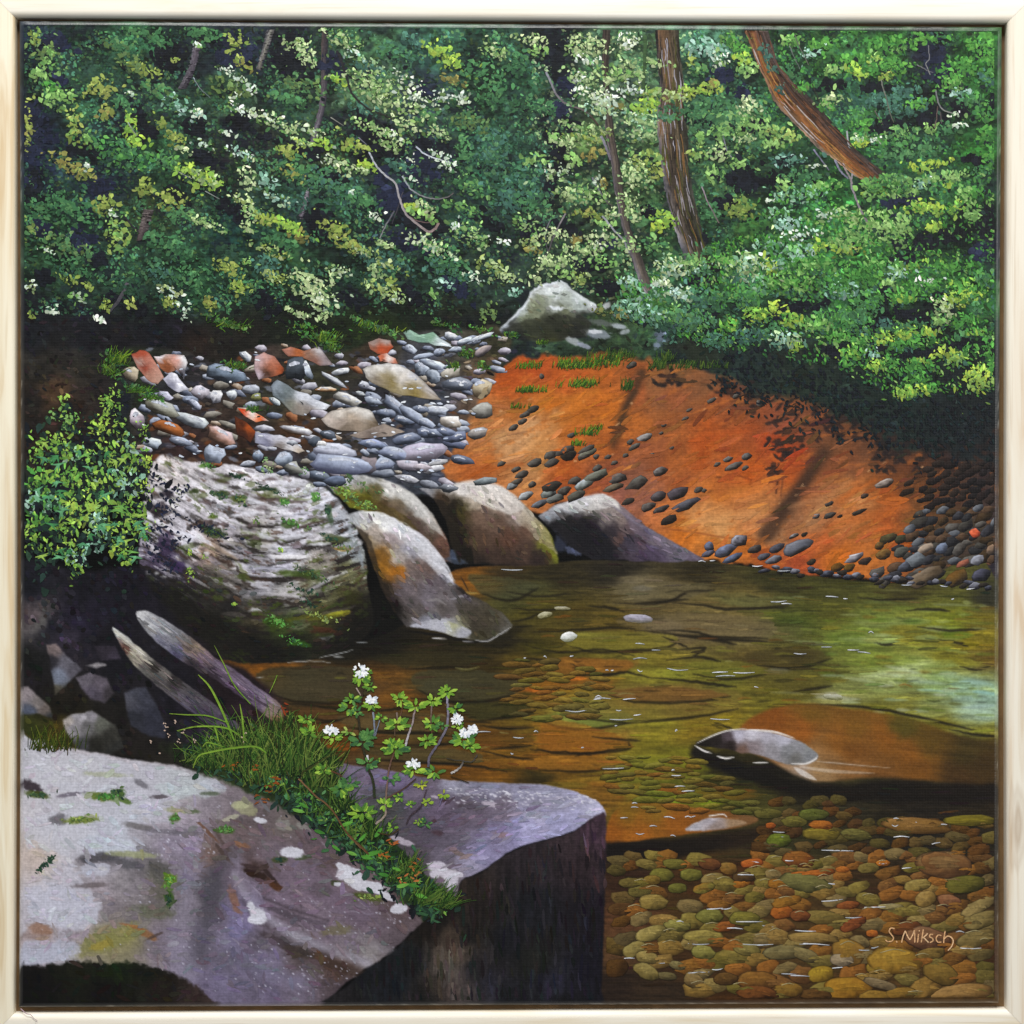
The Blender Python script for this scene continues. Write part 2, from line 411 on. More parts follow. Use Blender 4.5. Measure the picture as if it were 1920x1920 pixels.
# --- forest lay-in
FOR = [(60, 80, '1b2433'), (150, 80, '1f3028'), (270, 70, '2f5a3c'), (320, 110, '14161f'), (450, 90, '1d2430'), (100, 160, '24382c'), (60, 230, '1a1f30'),
       (160, 200, '2b4a35'), (250, 220, '161a20'), (330, 200, '2a4034'), (430, 180, '39583c'), (440, 240, '17181f'), (80, 300, '1a2030'), (200, 280, '203a30'),
       (300, 290, '2f5638'), (400, 310, '1a1e1c'), (100, 400, '24432f'), (180, 350, '1b2230'), (300, 400, '24301f'), (440, 440, '17302c'), (120, 500, '25402c'),
       (240, 520, '22382a'), (360, 520, '25452f'), (80, 600, '16181d'), (200, 620, '14151a'), (330, 620, '15151a'), (460, 600, '17201a'), (60, 680, '1b1c1e'), (180, 690, '1c1b1b'),
       (540, 100, '15161f'), (600, 150, '2a3830'), (540, 180, '2a4535'), (700, 80, '3f6444'), (700, 160, '54714c'), (800, 100, '2e5240'), (900, 90, '2a4538'), (880, 180, '2f4f38'),
       (800, 170, '232a36'), (500, 260, '1e211d'), (700, 260, '14141c'), (600, 290, '27301f'), (800, 300, '1c2026'), (920, 280, '2f5540'), (620, 370, '2b5036'), (560, 400, '203630'),
       (600, 420, '15161d'), (740, 380, '1d2730'), (790, 410, '1a1c26'), (880, 400, '253d32'), (540, 480, '27452a'), (660, 500, '1f3226'), (780, 520, '243a2e'), (900, 540, '1f2c26'),
       (700, 590, '181d16'), (560, 620, '191d17'), (850, 600, '181c16'), (1040, 90, '1b1f28'), (980, 150, '2c5038'), (1060, 200, '1b2029'), (1130, 110, '4a684e'), (1190, 100, '557655'),
       (1120, 190, '5b7a55'), (1200, 190, '5c7d58'), (1080, 260, '55703f'), (1040, 290, '1c2522'), (980, 330, '2a4e3c'), (1110, 340, '3f5940'), (1200, 330, '4c6b40'), (1060, 420, '29362c'),
       (1140, 420, '2f4633'), (1230, 420, '395a38'), (1000, 420, '222a26'), (980, 500, '23302a'), (1100, 520, '2b3a2c'), (1150, 560, '25301f'), (1320, 90, '466e58'), (1360, 140, '263a35'),
       (1330, 220, '3c6146'), (1400, 230, '3f6740'), (1390, 330, '1c2a20'), (1330, 330, '38573a'), (1340, 430, '25402c'), (1400, 420, '31572c'), (1250, 530, '345b3c'), (1300, 580, '2c4c36'),
       (1400, 520, '437a48'), (1380, 620, '203528'), (1320, 640, '171d1b'), (1480, 90, '2b4a32'), (1560, 100, '30562f'), (1660, 90, '386f30'), (1740, 110, '1f202d'), (1840, 100, '2f6a2a'),
       (1800, 150, '285026'), (1480, 200, '2e5736'), (1600, 200, '27423a'), (1680, 200, '27453a'), (1760, 190, '1c2028'), (1840, 220, '25482a'), (1700, 240, '1b2423'), (1480, 320, '22382a'),
       (1620, 240, '2f6130'), (1720, 290, '2b5036'), (1840, 280, '2c6228'), (1560, 380, '2f6632'), (1660, 400, '315c2e'), (1700, 380, '172224'), (1760, 350, '2d5530'), (1840, 380, '1f3a26'),
       (1860, 450, '161a20'), (1720, 460, '1b2a22'), (1500, 470, '38703a'), (1600, 500, '366b34'), (1720, 520, '2e5a2c'), (1820, 540, '285528'), (1500, 575, '17201c'), (1560, 600, '2a5a2e'),
       (1640, 620, '161c1d'), (1750, 600, '17201f'), (1500, 660, '1a2420'), (1600, 690, '16191c'), (1720, 680, '1c3a20'), (1800, 720, '14181a'), (1700, 760, '16201d'), (1850, 700, '1f4022'),
       (1450, 720, '1b221f'), (1560, 750, '17201d'), (1640, 790, '1a2320'), (1760, 800, '14191b'), (1860, 820, '151718')]
fr = Reg(); fr.sl = box(0, 0, 1920, 900); fr.x, fr.y = X[fr.sl], Y[fr.sl]
c = field(fr, FOR, 26, 40, 1.7, 16, 3)
# scrubbed, mottled brushwork
n1 = fbm(fr.x / 13 + .5 * fr.y / 13, fr.y / 9, 11, 5, .65)
n2 = fbm(fr.x / 60, fr.y / 45, 15, 4, .55)
c = c * (0.46 + 1.05 * sst(.28, .72, .55 * n1 + .45 * n2))[..., None]
c = mixc(c, H('171a26') * np.ones(3), sst(.52, .70, fbm(fr.x / 38 + 7, fr.y / 30, 21, 4, .6)) * .55)
c = mixc(c, H('4a6a35') * np.ones(3), sst(.60, .75, fbm(fr.x / 8, fr.y / 7, 25, 3, .6)) * sst(.4, .6, n2) * .45)
over(fr.sl, np.ones(fr.x.shape, np.float32), c)
# dark bank under the wood, at the edge by the creek
r = region([(30, 590), (150, 600), (300, 610), (460, 590), (640, 585), (760, 590), (930, 590), (940, 640), (760, 640), (560, 670), (420, 700), (330, 680), (240, 690), (200, 760), (200, 860), (30, 860)],
           soft=26, rough=20, rs=40, seed=31)
c = field(r, [(60, 620, '14161b'), (160, 640, '15161b'), (300, 610, '13141a'), (420, 640, '1a1815'), (560, 620, '161a14'), (700, 620, '1a2412'), (850, 610, '151915'),
              (80, 700, '25231f'), (150, 690, '2b2822'), (60, 760, '1b1715'), (130, 770, '221a16'), (200, 720, '201c1c'), (100, 740, '4a3524'), (240, 640, '17161a'), (380, 650, '221915')], 18, 30)
c = tex(r, c, .5, 20, 14, 33)
over(r.sl, r.a * .92, c)

# --- creek bed
r = region([(225, 660), (290, 650), (350, 662), (420, 680), (470, 655), (560, 645), (640, 662), (700, 632), (760, 622), (860, 618), (930, 612), (960, 640), (940, 690), (915, 740), (882, 795),
            (855, 850), (838, 885), (880, 905), (1000, 930), (900, 930), (760, 930), (640, 925), (520, 900), (400, 880), (280, 870), (250, 850), (240, 780), (255, 730)],
           'painted_creek_bed', soft=5, rough=7, rs=22, seed=41)
c = field(r, [(260, 720, '1c2414'), (300, 740, '1c1c20'), (400, 720, '1d1c20'), (350, 830, '2a1d1c'), (450, 830, '2c1d16'), (420, 770, '2a211c'), (500, 750, '25261e'), (560, 810, '3a2414'),
              (600, 700, '24241a'), (640, 830, '2a2420'), (700, 760, '1c1c20'), (760, 800, '353a48'), (820, 760, '30343e'), (800, 680, '343640'), (860, 660, '35332c'), (700, 660, '2a2119'),
              (820, 850, '2e3342'), (900, 700, '4a3a2c'), (920, 660, '2b2a1c'), (880, 780, '4f3d30'), (760, 900, '30333c'), (650, 890, '23262b'), (540, 870, '26242a'), (480, 690, '2d2320'), (700, 610, '1a2410')], 10, 25)
c = tex(r, np.clip(c * 1.12 + .015, 0, 1), .55, 16, 9, 43, -.15)
over(r.sl, r.a, c)
for k in range(260):     # loose marks between the stones
    x_, y_ = rng.uniform(260, 930), rng.uniform(650, 910)
    if REG[int(gj(y_)), int(gi(x_))] != REGN.index('painted_creek_bed'): continue
    rblob(x_, y_, rng.uniform(5, 16), rng.uniform(2, 5), rng.uniform(-25, 25), rng.choice(['14141a', '4a4c58', '5a4434', '6a3a1c', '2c2f3a', '7a8090']), .7, .3, .3, k)

# --- clay bank
CLAY = [(930, 700), (965, 672), (1020, 668), (1100, 668), (1190, 668), (1260, 684), (1340, 700), (1400, 716), (1480, 740), (1570, 770), (1650, 820), (1760, 850), (1880, 850), (1880, 1100), (1790, 1098), (1680, 1090),
        (1560, 1082), (1430, 1064), (1330, 1052), (1260, 1020), (1190, 985), (1140, 950), (1060, 945), (1000, 960), (930, 925), (860, 905), (828, 880), (848, 850), (874, 800), (905, 745)]
r = region(CLAY, 'painted_clay_bank', soft=5, rough=11, rs=20, seed=51)
c = field(r, [(960, 710, 'a64a1a'), (1000, 690, 'a8481c'), (1060, 720, 'b05220'), (1120, 700, 'a2541f'), (1190, 690, '8a4a24'), (1260, 700, '6b4a2c'), (1330, 715, '6f4a30'), (1400, 735, '5a3a28'),
              (960, 780, 'a05a24'), (1020, 760, 'b3621f'), (1080, 770, 'b5641c'), (1140, 750, 'b0601e'), (1200, 740, '96502a'), (1270, 750, '8f4f2c'), (1350, 760, '8a4a28'), (1430, 790, '7f4226'),
              (970, 820, 'c08858'), (1000, 810, 'c49466'), (1030, 800, 'b98556'), (965, 850, 'be8c5e'), (920, 860, 'a8602c'), (1010, 850, 'b07840'), (1080, 820, 'a95a20'), (1140, 830, 'a05420'),
              (1190, 790, 'a25a24'), (1250, 800, '8f4e22'), (1330, 810, 'a04c1c'), (1400, 800, '9c4a20'), (1450, 830, 'a8401a'), (1480, 850, '9a3c1a'), (900, 890, 'a05424'), (1060, 880, 'a04c1c'),
              (1150, 870, '8f4e30'), (1230, 860, '95502c'), (1320, 850, 'a44a18'), (1400, 880, 'a84e18'), (1470, 890, 'b25420'), (1530, 880, '7a4424'), (1560, 830, '6a4228'), (1620, 860, '5c3a26'),
              (1700, 880, '4a2c20'), (1800, 870, '2a2020'), (1860, 880, '241e20'), (1130, 910, '9a5030'), (1200, 930, '8a5a48'), (1280, 900, '9a5228'), (1350, 920, 'b4662a'), (1420, 940, 'b8703a'),
              (1480, 960, '8a5c3c'), (1540, 920, '9a5e38'), (1600, 910, 'b4642c'), (1610, 930, 'c88850'), (1660, 925, 'b0561c'), (1720, 920, '6a3f20'), (1800, 930, '4a3226'), (1860, 950, '352a28'),
              (1230, 970, 'b86a3a'), (1320, 970, 'c08450'), (1400, 990, 'c07a48'), (1450, 1010, 'a0704a'), (1540, 970, 'a8744c'), (1600, 970, 'b46a34'), (1660, 970, 'a45020'), (1720, 970, '7a4a24'),
              (1290, 1000, 'b5621c'), (1340, 1010, 'b86a24'), (1400, 1030, 'b0601e'), (1500, 1020, 'a04820'), (1560, 1010, 'a85426'), (1640, 1010, 'b4642c'), (1700, 1020, '9a4c18'), (1500, 1055, '9c4424'),
              (1580, 1050, 'b4601c'), (1640, 1050, 'b86a2c'), (1760, 1000, '4a3c2c'), (1830, 1000, '3f372c'), (1760, 1060, '3a3028'), (1840, 1070, '25222a'), (1440, 1050, 'a04c1c'), (1650, 890, '6f3f22'), (1500, 790, '70422a'), (1540, 805, '683e28'), (1600, 885, '6a3e26'), (1560, 870, '744226'), (1650, 860, '4f3222'), (1700, 900, '55341f'), (1750, 900, '40281c'), (1640, 912, '8a5226'), (1720, 950, '6a4222'), (1450, 795, '7c4430'), (1400, 765, '6f4228'), (1310, 735, '7c4e2e'), (1230, 720, '7c5030'), (1240, 760, '8a5634'), (1780, 960, '4f3824'), (1190, 890, '8a5440'), (1170, 930, '845044'), (1260, 870, '9a5426'), (990, 835, 'c89a6c'), (950, 830, 'c29264'), (940, 800, 'b07040'), (1350, 990, 'cc945c'), (1420, 960, 'c4804a'), (1440, 1000, 'b07c54'), (1590, 990, 'b4703c')], 22, 50, 1.7, 14, 53)
cw = Reg(); cw.x = r.x + 60 * (fbm(r.x / 120, r.y / 120, 54, 3) - .5); cw.y = r.y + 60 * (fbm(r.x / 110 + 9, r.y / 110, 52, 3) - .5)
c = tex(cw, np.clip(c, 0, 1), .20, 110, 9, 55, -.42, 5, .55)
c = tex(r, c, .16, 8, 6, 57, -.3)
c = mixc(c, H('c9702c') * np.ones(3), sst(.62, .74, fbm(r.x / 30 - r.y / 90, r.y / 9 + r.x / 26, 59, 4, .6)) * .4)
over(r.sl, r.a, c)
CB = r
# rills and cast shadows painted on the clay
rline([(1203, 700), (1190, 730), (1170, 770), (1160, 810), (1150, 835)], 18, 12, '3c2a1c', .8, 8)
rline([(1192, 735), (1172, 768), (1164, 800)], 8, 5, '35281c', .5, 5)
rline([(1545, 850), (1520, 885), (1490, 930), (1468, 960), (1450, 985), (1438, 1000)], 24, 32, '3e2a1e', .85, 11)
rline([(1520, 890), (1490, 930), (1462, 965)], 12, 16, '35251c', .5, 7)
rline([(1240, 990), (1300, 998), (1360, 1008), (1420, 1012)], 3, 3, '8a4a24', .7, 2)
rline([(1380, 890), (1440, 910)], 3, 2, '6f3014', .6, 2)
for (a_, b_, w_, c_, al) in [((1230, 780), (1320, 750), 14, '9a5a2c', .5), ((1300, 830), (1420, 800), 18, 'a54818', .5), ((1340, 930), (1440, 905), 16, 'c4742e', .5), ((1290, 985), (1420, 960), 22, 'c8905a', .45),
                             ((1560, 985), (1700, 950), 16, 'b8622a', .5), ((1560, 945), (1640, 900), 12, 'c06020', .5), ((980, 770), (1120, 735), 14, 'b86a1e', .5), ((960, 745), (1040, 720), 10, 'b0501a', .5),
                             ((900, 880), (980, 870), 10, '9a4818', .5), ((1020, 790), (1100, 770), 10, '9a5420', .5), ((1480, 950), (1560, 930), 10, 'b07a50', .4), ((1290, 870), (1400, 850), 14, '9f4a1c', .45)]:
    rline([a_, b_], w_, w_ * .6, c_, al, w_ * .45)
for p, w0, w1, col, al in [([(1300, 740), (1250, 800), (1205, 870), (1190, 920)], 34, 46, '7a4a30', .35), ([(1430, 780), (1395, 850), (1350, 920)], 30, 26, '8a4420', .35), ([(1620, 870), (1570, 930), (1530, 990)], 24, 20, '8a5430', .35), ([(1340, 860), (1300, 920), (1280, 970)], 20, 14, 'c07a40', .3), ([(1590, 900), (1540, 950), (1500, 1000)], 16, 22, 'c4905c', .35), ([(1110, 720), (1060, 780), (1000, 840)], 26, 30, 'c07430', .3),
                           ([(1160, 840), (1140, 880), (1120, 900)], 20, 14, '6f3c22', .4), ([(1700, 880), (1640, 960), (1600, 1010)], 18, 14, '94501f', .35), ([(1050, 690), (1020, 720), (980, 750)], 10, 12, '94420f', .35), ([(1000, 860), (950, 880), (880, 895)], 14, 14, '9a5020', .45)]:
    rline(p, w0, w1, col, al, 13, 6)
for k in range(240):     # crumbs and dry speckle on the clay
    x_, y_ = rng.uniform(880, 1780), rng.uniform(690, 1040)
    if REG[int(gj(y_)), int(gi(x_))] == REGN.index('painted_clay_bank'): rblob(x_, y_, rng.uniform(2, 6), rng.uniform(1, 2.4), rng.uniform(-50, 0), rng.choice(['5a3018', '7a4018', 'd8a878', 'c8803c', '8a4a1c']), rng.uniform(.3, .7), .4, .5, k, 3)
# shade of the overhanging shrub, with leaf shapes along its edge
SH = [(1255, 640), (1330, 690), (1370, 712), (1420, 740), (1455, 745), (1500, 740), (1545, 765), (1590, 790), (1640, 800), (1655, 845), (1700, 850), (1760, 840), (1800, 860), (1880, 850), (1880, 640), (1500, 640)]
r = region(SH, soft=12, rough=16, rs=26, seed=61)
c = field(r, [(1300, 660, '22291f'), (1400, 700, '1f2b28'), (1500, 720, '1f2a22'), (1580, 760, '1f2a25'), (1680, 800, '1b2523'), (1780, 800, '171e20'), (1860, 800, '191d1f'), (1650, 730, '1b2722')], 10, 25)
over(r.sl, r.a * .96, tex(r, c, .4, 14, 10, 63))
for (x_, y_, n_, sp) in [(1500, 760, 14, 26), (1545, 780, 12, 18), (1470, 800, 14, 24), (1460, 835, 16, 22), (1480, 845, 14, 18), (1455, 880, 6, 10), (1565, 815, 12, 22), (1600, 800, 12, 20), (1660, 850, 16, 24),
                         (1680, 830, 18, 30), (1740, 850, 20, 36), (1800, 855, 16, 34), (1665, 880, 5, 10), (1375, 745, 8, 16), (1360, 720, 12, 20), (1430, 752, 10, 20), (1640, 815, 14, 20), (1850, 870, 14, 30), (1250, 705, 10, 18), (1235, 720, 8, 16)]:
    for q in range(n_):
        rblob(x_ + rng.normal(0, sp), y_ + rng.normal(0, sp * .55), rng.uniform(5, 11), rng.uniform(2.5, 5), rng.uniform(-60, 60), rng.choice(['2b1e1c', '241c1c', '33221c', '1d1a1a']), .8, .3, .25, q)
rline([(1460, 870), (1458, 900), (1455, 925)], 5, 3, '3a2018', .8, 2)
rline([(1470, 880), (1464, 930)], 3, 2, '4a2a1c', .6, 2)

# --- water
WAT = [(845, 1072), (900, 1062), (1000, 1058), (1100, 1050), (1220, 1052), (1320, 1051), (1430, 1066), (1560, 1084), (1700, 1096), (1880, 1108), (1880, 1900), (1100, 1900), (1110, 1560), (1000, 1510), (660, 1480),
       (520, 1360), (420, 1250), (430, 1236), (560, 1240), (660, 1212), (760, 1170), (830, 1100)]
r = region(WAT, 'painted_water', soft=2, rough=1.5, rs=20, seed=71)
WP = [(900, 1085, '6f4616'), (860, 1080, '63401a'), (960, 1075, '2a2214'), (1000, 1105, '35351f'), (1050, 1078, '231f14'), (1150, 1068, '1f1c17'), (1300, 1075, '2a2517'), (1450, 1085, '2c2b16'), (1560, 1105, '3a3a1a'),
      (1700, 1112, '38341a'), (1860, 1122, '26261e'), (1250, 1115, '57492c'), (1210, 1105, '6a6252'), (1400, 1120, '544a28'), (1000, 1140, '4a4418'), (960, 1130, '3a3a20'), (1080, 1150, '3f3616'), (1150, 1165, '4f421a'), (1350, 1165, '5c5030'),
      (1280, 1190, '6a5c40'), (1380, 1195, '5d5433'), (1480, 1170, '3f4a1c'), (1560, 1150, '4a4a1c'), (1650, 1165, '5c6a30'), (1720, 1150, '6a7030'), (1780, 1160, '5f661c'), (1850, 1170, '6a5f20'), (1700, 1190, '6f6a24'),
      (1820, 1200, '6e6418'), (720, 1215, '17150f'), (640, 1225, '1a1812'), (850, 1215, '1f1b10'), (950, 1200, '1b1810'), (1000, 1220, '33300f'), (1080, 1225, '4c4418'), (1150, 1235, '645c22'), (1250, 1245, '665a20'),
      (1400, 1240, '40351a'), (1500, 1235, '3a3418'), (1600, 1200, '5a6a2c'), (1560, 1260, '4a4a1c'), (1650, 1240, '68752e'), (1780, 1235, '6a661e'), (1860, 1230, '54421a'), (480, 1250, '8a5216'), (510, 1250, 'a4641c'), (460, 1246, 'a0601a'),
      (560, 1265, '2f2a1a'), (600, 1290, '443020'), (660, 1295, '57381a'), (700, 1290, '6a4216'), (740, 1300, '69441a'), (800, 1290, '4a3a1c'), (860, 1290, '40341a'), (900, 1270, '2c2410'), (960, 1290, '4f3a14'), (1040, 1280, '74501a'),
      (1000, 1245, '55441a'), (1100, 1280, '6b5820'), (1200, 1270, '6f6a26'), (1250, 1258, '707428'), (1120, 1320, '5a5020'), (1180, 1310, '6a5220'), (1060, 1350, '6f7a34'), (1130, 1345, '74742c'), (1220, 1350, '7a7526'), (1280, 1310, '5f4720'),
      (1350, 1280, '5a5a22'), (1400, 1300, '58521e'), (1500, 1290, '50481c'), (1600, 1290, '6a7040'), (1660, 1275, '82905c'), (1700, 1260, '90a070'), (1760, 1280, '78905c'), (1800, 1290, '7d9a88'), (1860, 1310, '7a988a'), (1700, 1320, '68662c'),
      (1840, 1335, '90aaa0'), (1750, 1330, '6a7040'), (1560, 1310, '7a7a50'), (1560, 1340, '6a681e'), (1450, 1320, '605a1c'), (1650, 1345, '6a6418'), (1760, 1360, '5f5818'), (1850, 1370, '6a6a2a'), (1860, 1390, '4a3c16'),
      (1040, 1360, '8a561a'), (1030, 1390, '87541a'), (1100, 1405, '8a5a1c'), (1150, 1385, '77622a'), (1220, 1385, '6c641e'), (1300, 1370, '73601c'), (1350, 1345, '7a6a20'), (850, 1345, '4a3014'), (780, 1350, '5a4420'), (700, 1350, '4f3a1a'),
      (750, 1375, '4a3a1a'), (640, 1330, '4a3218'), (600, 1340, '5a3818'), (560, 1310, '3a3020'), (920, 1340, '4a3a14'), (980, 1350, '5a4a18'), (900, 1380, '5c3a12'), (960, 1400, '6a4c16'), (990, 1385, '584a18'), (620, 1380, '6a3c12'),
      (680, 1400, '5a3a1a'), (780, 1400, '40301a'), (860, 1430, '7a4a16'), (920, 1440, '7a4c14'), (1000, 1425, '7c521a'), (1060, 1430, '80591c'), (1000, 1455, '2a2410'), (700, 1430, '4a3a2a'), (1200, 1420, '6f6a20'), (1180, 1440, '5f5c1c'),
      (1280, 1420, '6a681c'), (1360, 1430, '14120e'), (1440, 1450, '15120e'), (1330, 1400, '3a3414'), (1500, 1480, '17140f'), (1700, 1490, '1a1510'), (1850, 1480, '1a1410'), (1360, 1470, '2f2e12'), (1260, 1460, '55561a'), (1180, 1480, '6a5c1e'),
      (1130, 1490, '6a4a1a'), (1300, 1490, '5f5a1a'), (1420, 1500, '3a381a'), (1560, 1520, '28241a'), (1740, 1520, '1c1814'), (1860, 1520, '201a12'), (1200, 1600, '1a1612'), (1400, 1580, '2a2416'), (1500, 1570, '2c2a18'), (1700, 1580, '1c1a18'),
      (1850, 1590, '201c16'), (1180, 1650, '2c1c14'), (1300, 1640, '3a2614'), (1400, 1650, '3a2210'), (1600, 1640, '2f2214'), (1850, 1650, '221a10'), (1700, 1660, '2a1d10'), (1180, 1720, '4a3020'), (1300, 1720, '3a2a14'), (1500, 1740, '40301a'),
      (1700, 1700, '3f2a16'), (1850, 1720, '3a2a18'), (1170, 1790, '4a3422'), (1300, 1800, '352414'), (1500, 1810, '40301a'), (1700, 1820, '42301a'), (1850, 1800, '3a2412'), (1160, 1850, '201814'), (1230, 1860, '2a2018'), (1400, 1865, '3a2410'),
      (1600, 1865, '30200f'), (1800, 1860, '4a351a')]
# horizontal lapping: the dabs blend much further sideways than down
rx = Reg(); rx.x = r.x + 34 * 2 * (fbm(r.x / 90, r.y / 14, 75, 4, .6) - .5); rx.y = r.y * 1.9 + 16 * 2 * (fbm(r.x / 70, r.y / 12, 78, 4, .6) - .5)
c = field(rx, [(x_, y_ * 1.9, h_) for x_, y_, h_ in WP], 0, 40, 1.7, 20, 73)
near_ = (1 - sst(860, 1010, r.x)) * sst(1235, 1290, r.y)
c = mixc(c, c * .55 + H('4a3a1e') * .34, near_ * .8)
c = np.clip(c * np.array([1.10, 1.08, 1.0]), 0, 1); c = tex(r, c, .36, 80, 5, 81, .03, 5, .6)
c = tex(r, c, .2, 12, 4, 83, 0)
over(r.sl, r.a, c)
# flat stones lying under the surface, seen through the water
for (cx, cy, rx_, ry_, col, al) in [(1250, 1108, 70, 14, '6a604a', .5), (1205, 1103, 18, 5, '8f8c90', .6), (1290, 1115, 60, 12, '5f5430', .5), (1400, 1128, 50, 9, '66683a', .5), (1360, 1185, 150, 20, '66583c', .45),
                                 (1240, 1172, 35, 12, '7a6a52', .6), (1110, 1192, 40, 6, '6a7038', .6), (1120, 1245, 80, 10, '7a5020', .6), (1090, 1278, 60, 10, '8a501a', .5), (1240, 1300, 100, 12, '6f4820', .55), (1100, 1355, 70, 12, '7a8440', .5),
                                 (1090, 1388, 75, 26, '8a581a', .55), (1060, 1430, 60, 14, '84561a', .5), (900, 1290, 60, 12, '45381a', .5), (1010, 1285, 40, 7, '8a5a18', .6), (1075, 1272, 22, 4, 'a85a1a', .8), (1010, 1294, 26, 5, 'a05018', .7),
                                 (740, 1310, 40, 9, '8a5a20', .5), (700, 1365, 60, 12, '66502a', .7), (780, 1372, 70, 12, '5c4c26', .6), (650, 1290, 80, 18, '4a3824', .5), (830, 1285, 40, 14, '44402e', .7), (610, 1345, 50, 10, '5c3c1c', .6),
                                 (900, 1395, 50, 10, '66400f', .5), (760, 1420, 90, 12, '54401f', .6), (640, 1400, 30, 8, '8a4a14', .7), (1640, 1170, 40, 7, '7a8448', .6), (1700, 1165, 50, 7, '7c8a4a', .6), (1655, 1200, 30, 10, '93a868', .7),
                                 (1760, 1180, 30, 6, '86905a', .6), (1735, 1195, 22, 6, '7f8a50', .7), (1790, 1190, 30, 8, '567018', .6), (1710, 1165, 20, 5, '4a6a1c', .5), (1770, 1245, 25, 8, '7a8440', .6), (1560, 1305, 26, 7, 'a0a088', .7),
                                 (1460, 1258, 22, 6, '7d7a68', .5), (1240, 1425, 40, 10, '7c7a22', .7), (1300, 1440, 30, 8, '6f7018', .6), (1180, 1445, 35, 8, '7a7020', .6), (1180, 1462, 40, 7, '6a6a20', .7), (1230, 1455, 40, 6, '8a5a20', .6), (1250, 1480, 30, 6, '9a4a18', .6),
                                 (1380, 1490, 40, 10, '6a4a14', .6), (1230, 1492, 30, 7, '66701c', .8), (1280, 1500, 28, 8, '7a8a20', .9), (1330, 1505, 25, 6, '7a8a1c', .8), (1350, 1490, 45, 9, '6a5418', .7), (1130, 1470, 30, 6, '8a5a1c', .7), (1060, 1472, 40, 6, '6a5a1c', .6)]:
    rblob(cx, cy, rx_, ry_, rng.uniform(-3, 3), col, al, .35, .3, int(cx) % 50, 14)
for (p, col, al) in [([(480, 1262), (560, 1250), (660, 1252), (700, 1270), (690, 1300), (640, 1316), (560, 1314), (510, 1300)], '3d3826', .8), ([(780, 1262), (860, 1256), (960, 1268), (970, 1300), (900, 1314), (830, 1312), (780, 1290)], '3c3a26', .75), ([(690, 1230), (800, 1222), (900, 1230), (880, 1248), (760, 1252)], '2c2816', .7),
                     ([(560, 1328), (620, 1326), (640, 1348), (590, 1356)], '4a341c', .8), ([(640, 1340), (740, 1338), (850, 1346), (840, 1372), (720, 1370), (650, 1360)], '54462a', .75), ([(680, 1400), (800, 1402), (900, 1412), (880, 1432), (740, 1426)], '4c4226', .8), ([(850, 1318), (960, 1316), (1000, 1336), (900, 1350)], '2e3018', .7), ([(870, 1372), (960, 1372), (1000, 1394), (920, 1404)], '5a3c14', .7),
                     ([(1000, 1345), (1100, 1332), (1180, 1338), (1190, 1352), (1080, 1366)], '707a34', .6), ([(1012, 1372), (1030, 1348), (1120, 1366), (1180, 1390), (1170, 1404), (1060, 1412), (1008, 1402)], '8a561a', .6), ([(1160, 1160), (1300, 1150), (1440, 1160), (1440, 1196), (1300, 1190), (1190, 1180)], '6a5c40', .5), ([(1150, 1100), (1240, 1092), (1330, 1100), (1290, 1122), (1190, 1130)], '5c5338', .6), ([(1330, 1112), (1420, 1116), (1480, 1134), (1400, 1140)], '5f5c34', .5),
                     ([(1060, 1192), (1130, 1183), (1240, 1187), (1272, 1200), (1240, 1214), (1120, 1221), (1070, 1210)], '726a26', .7), ([(1005, 1248), (1060, 1234), (1180, 1241), (1170, 1260), (1110, 1264), (1050, 1264)], '84541e', .7), ([(1050, 1338), (1090, 1306), (1160, 1286), (1270, 1280), (1380, 1296), (1385, 1328), (1290, 1344), (1160, 1352)], '70602a', .6), ([(1140, 1300), (1200, 1288), (1300, 1290), (1370, 1304), (1300, 1314), (1190, 1314)], '6f4c24', .7),
                     ([(985, 1428), (1010, 1418), (1120, 1421), (1180, 1430), (1100, 1445), (1010, 1441)], '84581c', .7), ([(880, 1078), (960, 1084), (1010, 1100), (960, 1124), (900, 1112)], '45452c', .7), ([(1400, 1225), (1500, 1212), (1560, 1232), (1500, 1250), (1420, 1246)], '443a1c', .6), ([(1300, 1240), (1390, 1240), (1440, 1262), (1360, 1272), (1300, 1262)], '6a6a24', .5), ([(1440, 1260), (1540, 1262), (1560, 1284), (1480, 1296)], '57501f', .5)]:
    q_ = region(p, soft=2.6, rough=4, rs=18, seed=int(p[0][0]) % 50)
    over(q_.sl, q_.a * al, tex(q_, np.ones(q_.x.shape + (3,), np.float32) * H(col), .25, 70, 6, 85))
    cen = np.mean(p, 0); low = sorted([t_ for t_ in p if t_[1] > cen[1] - 2])
    if len(low) > 1: rline([(a_, b_ + 2) for a_, b_ in low], 4, 7, '17130b', .75, 2.2, 5, True, .6)
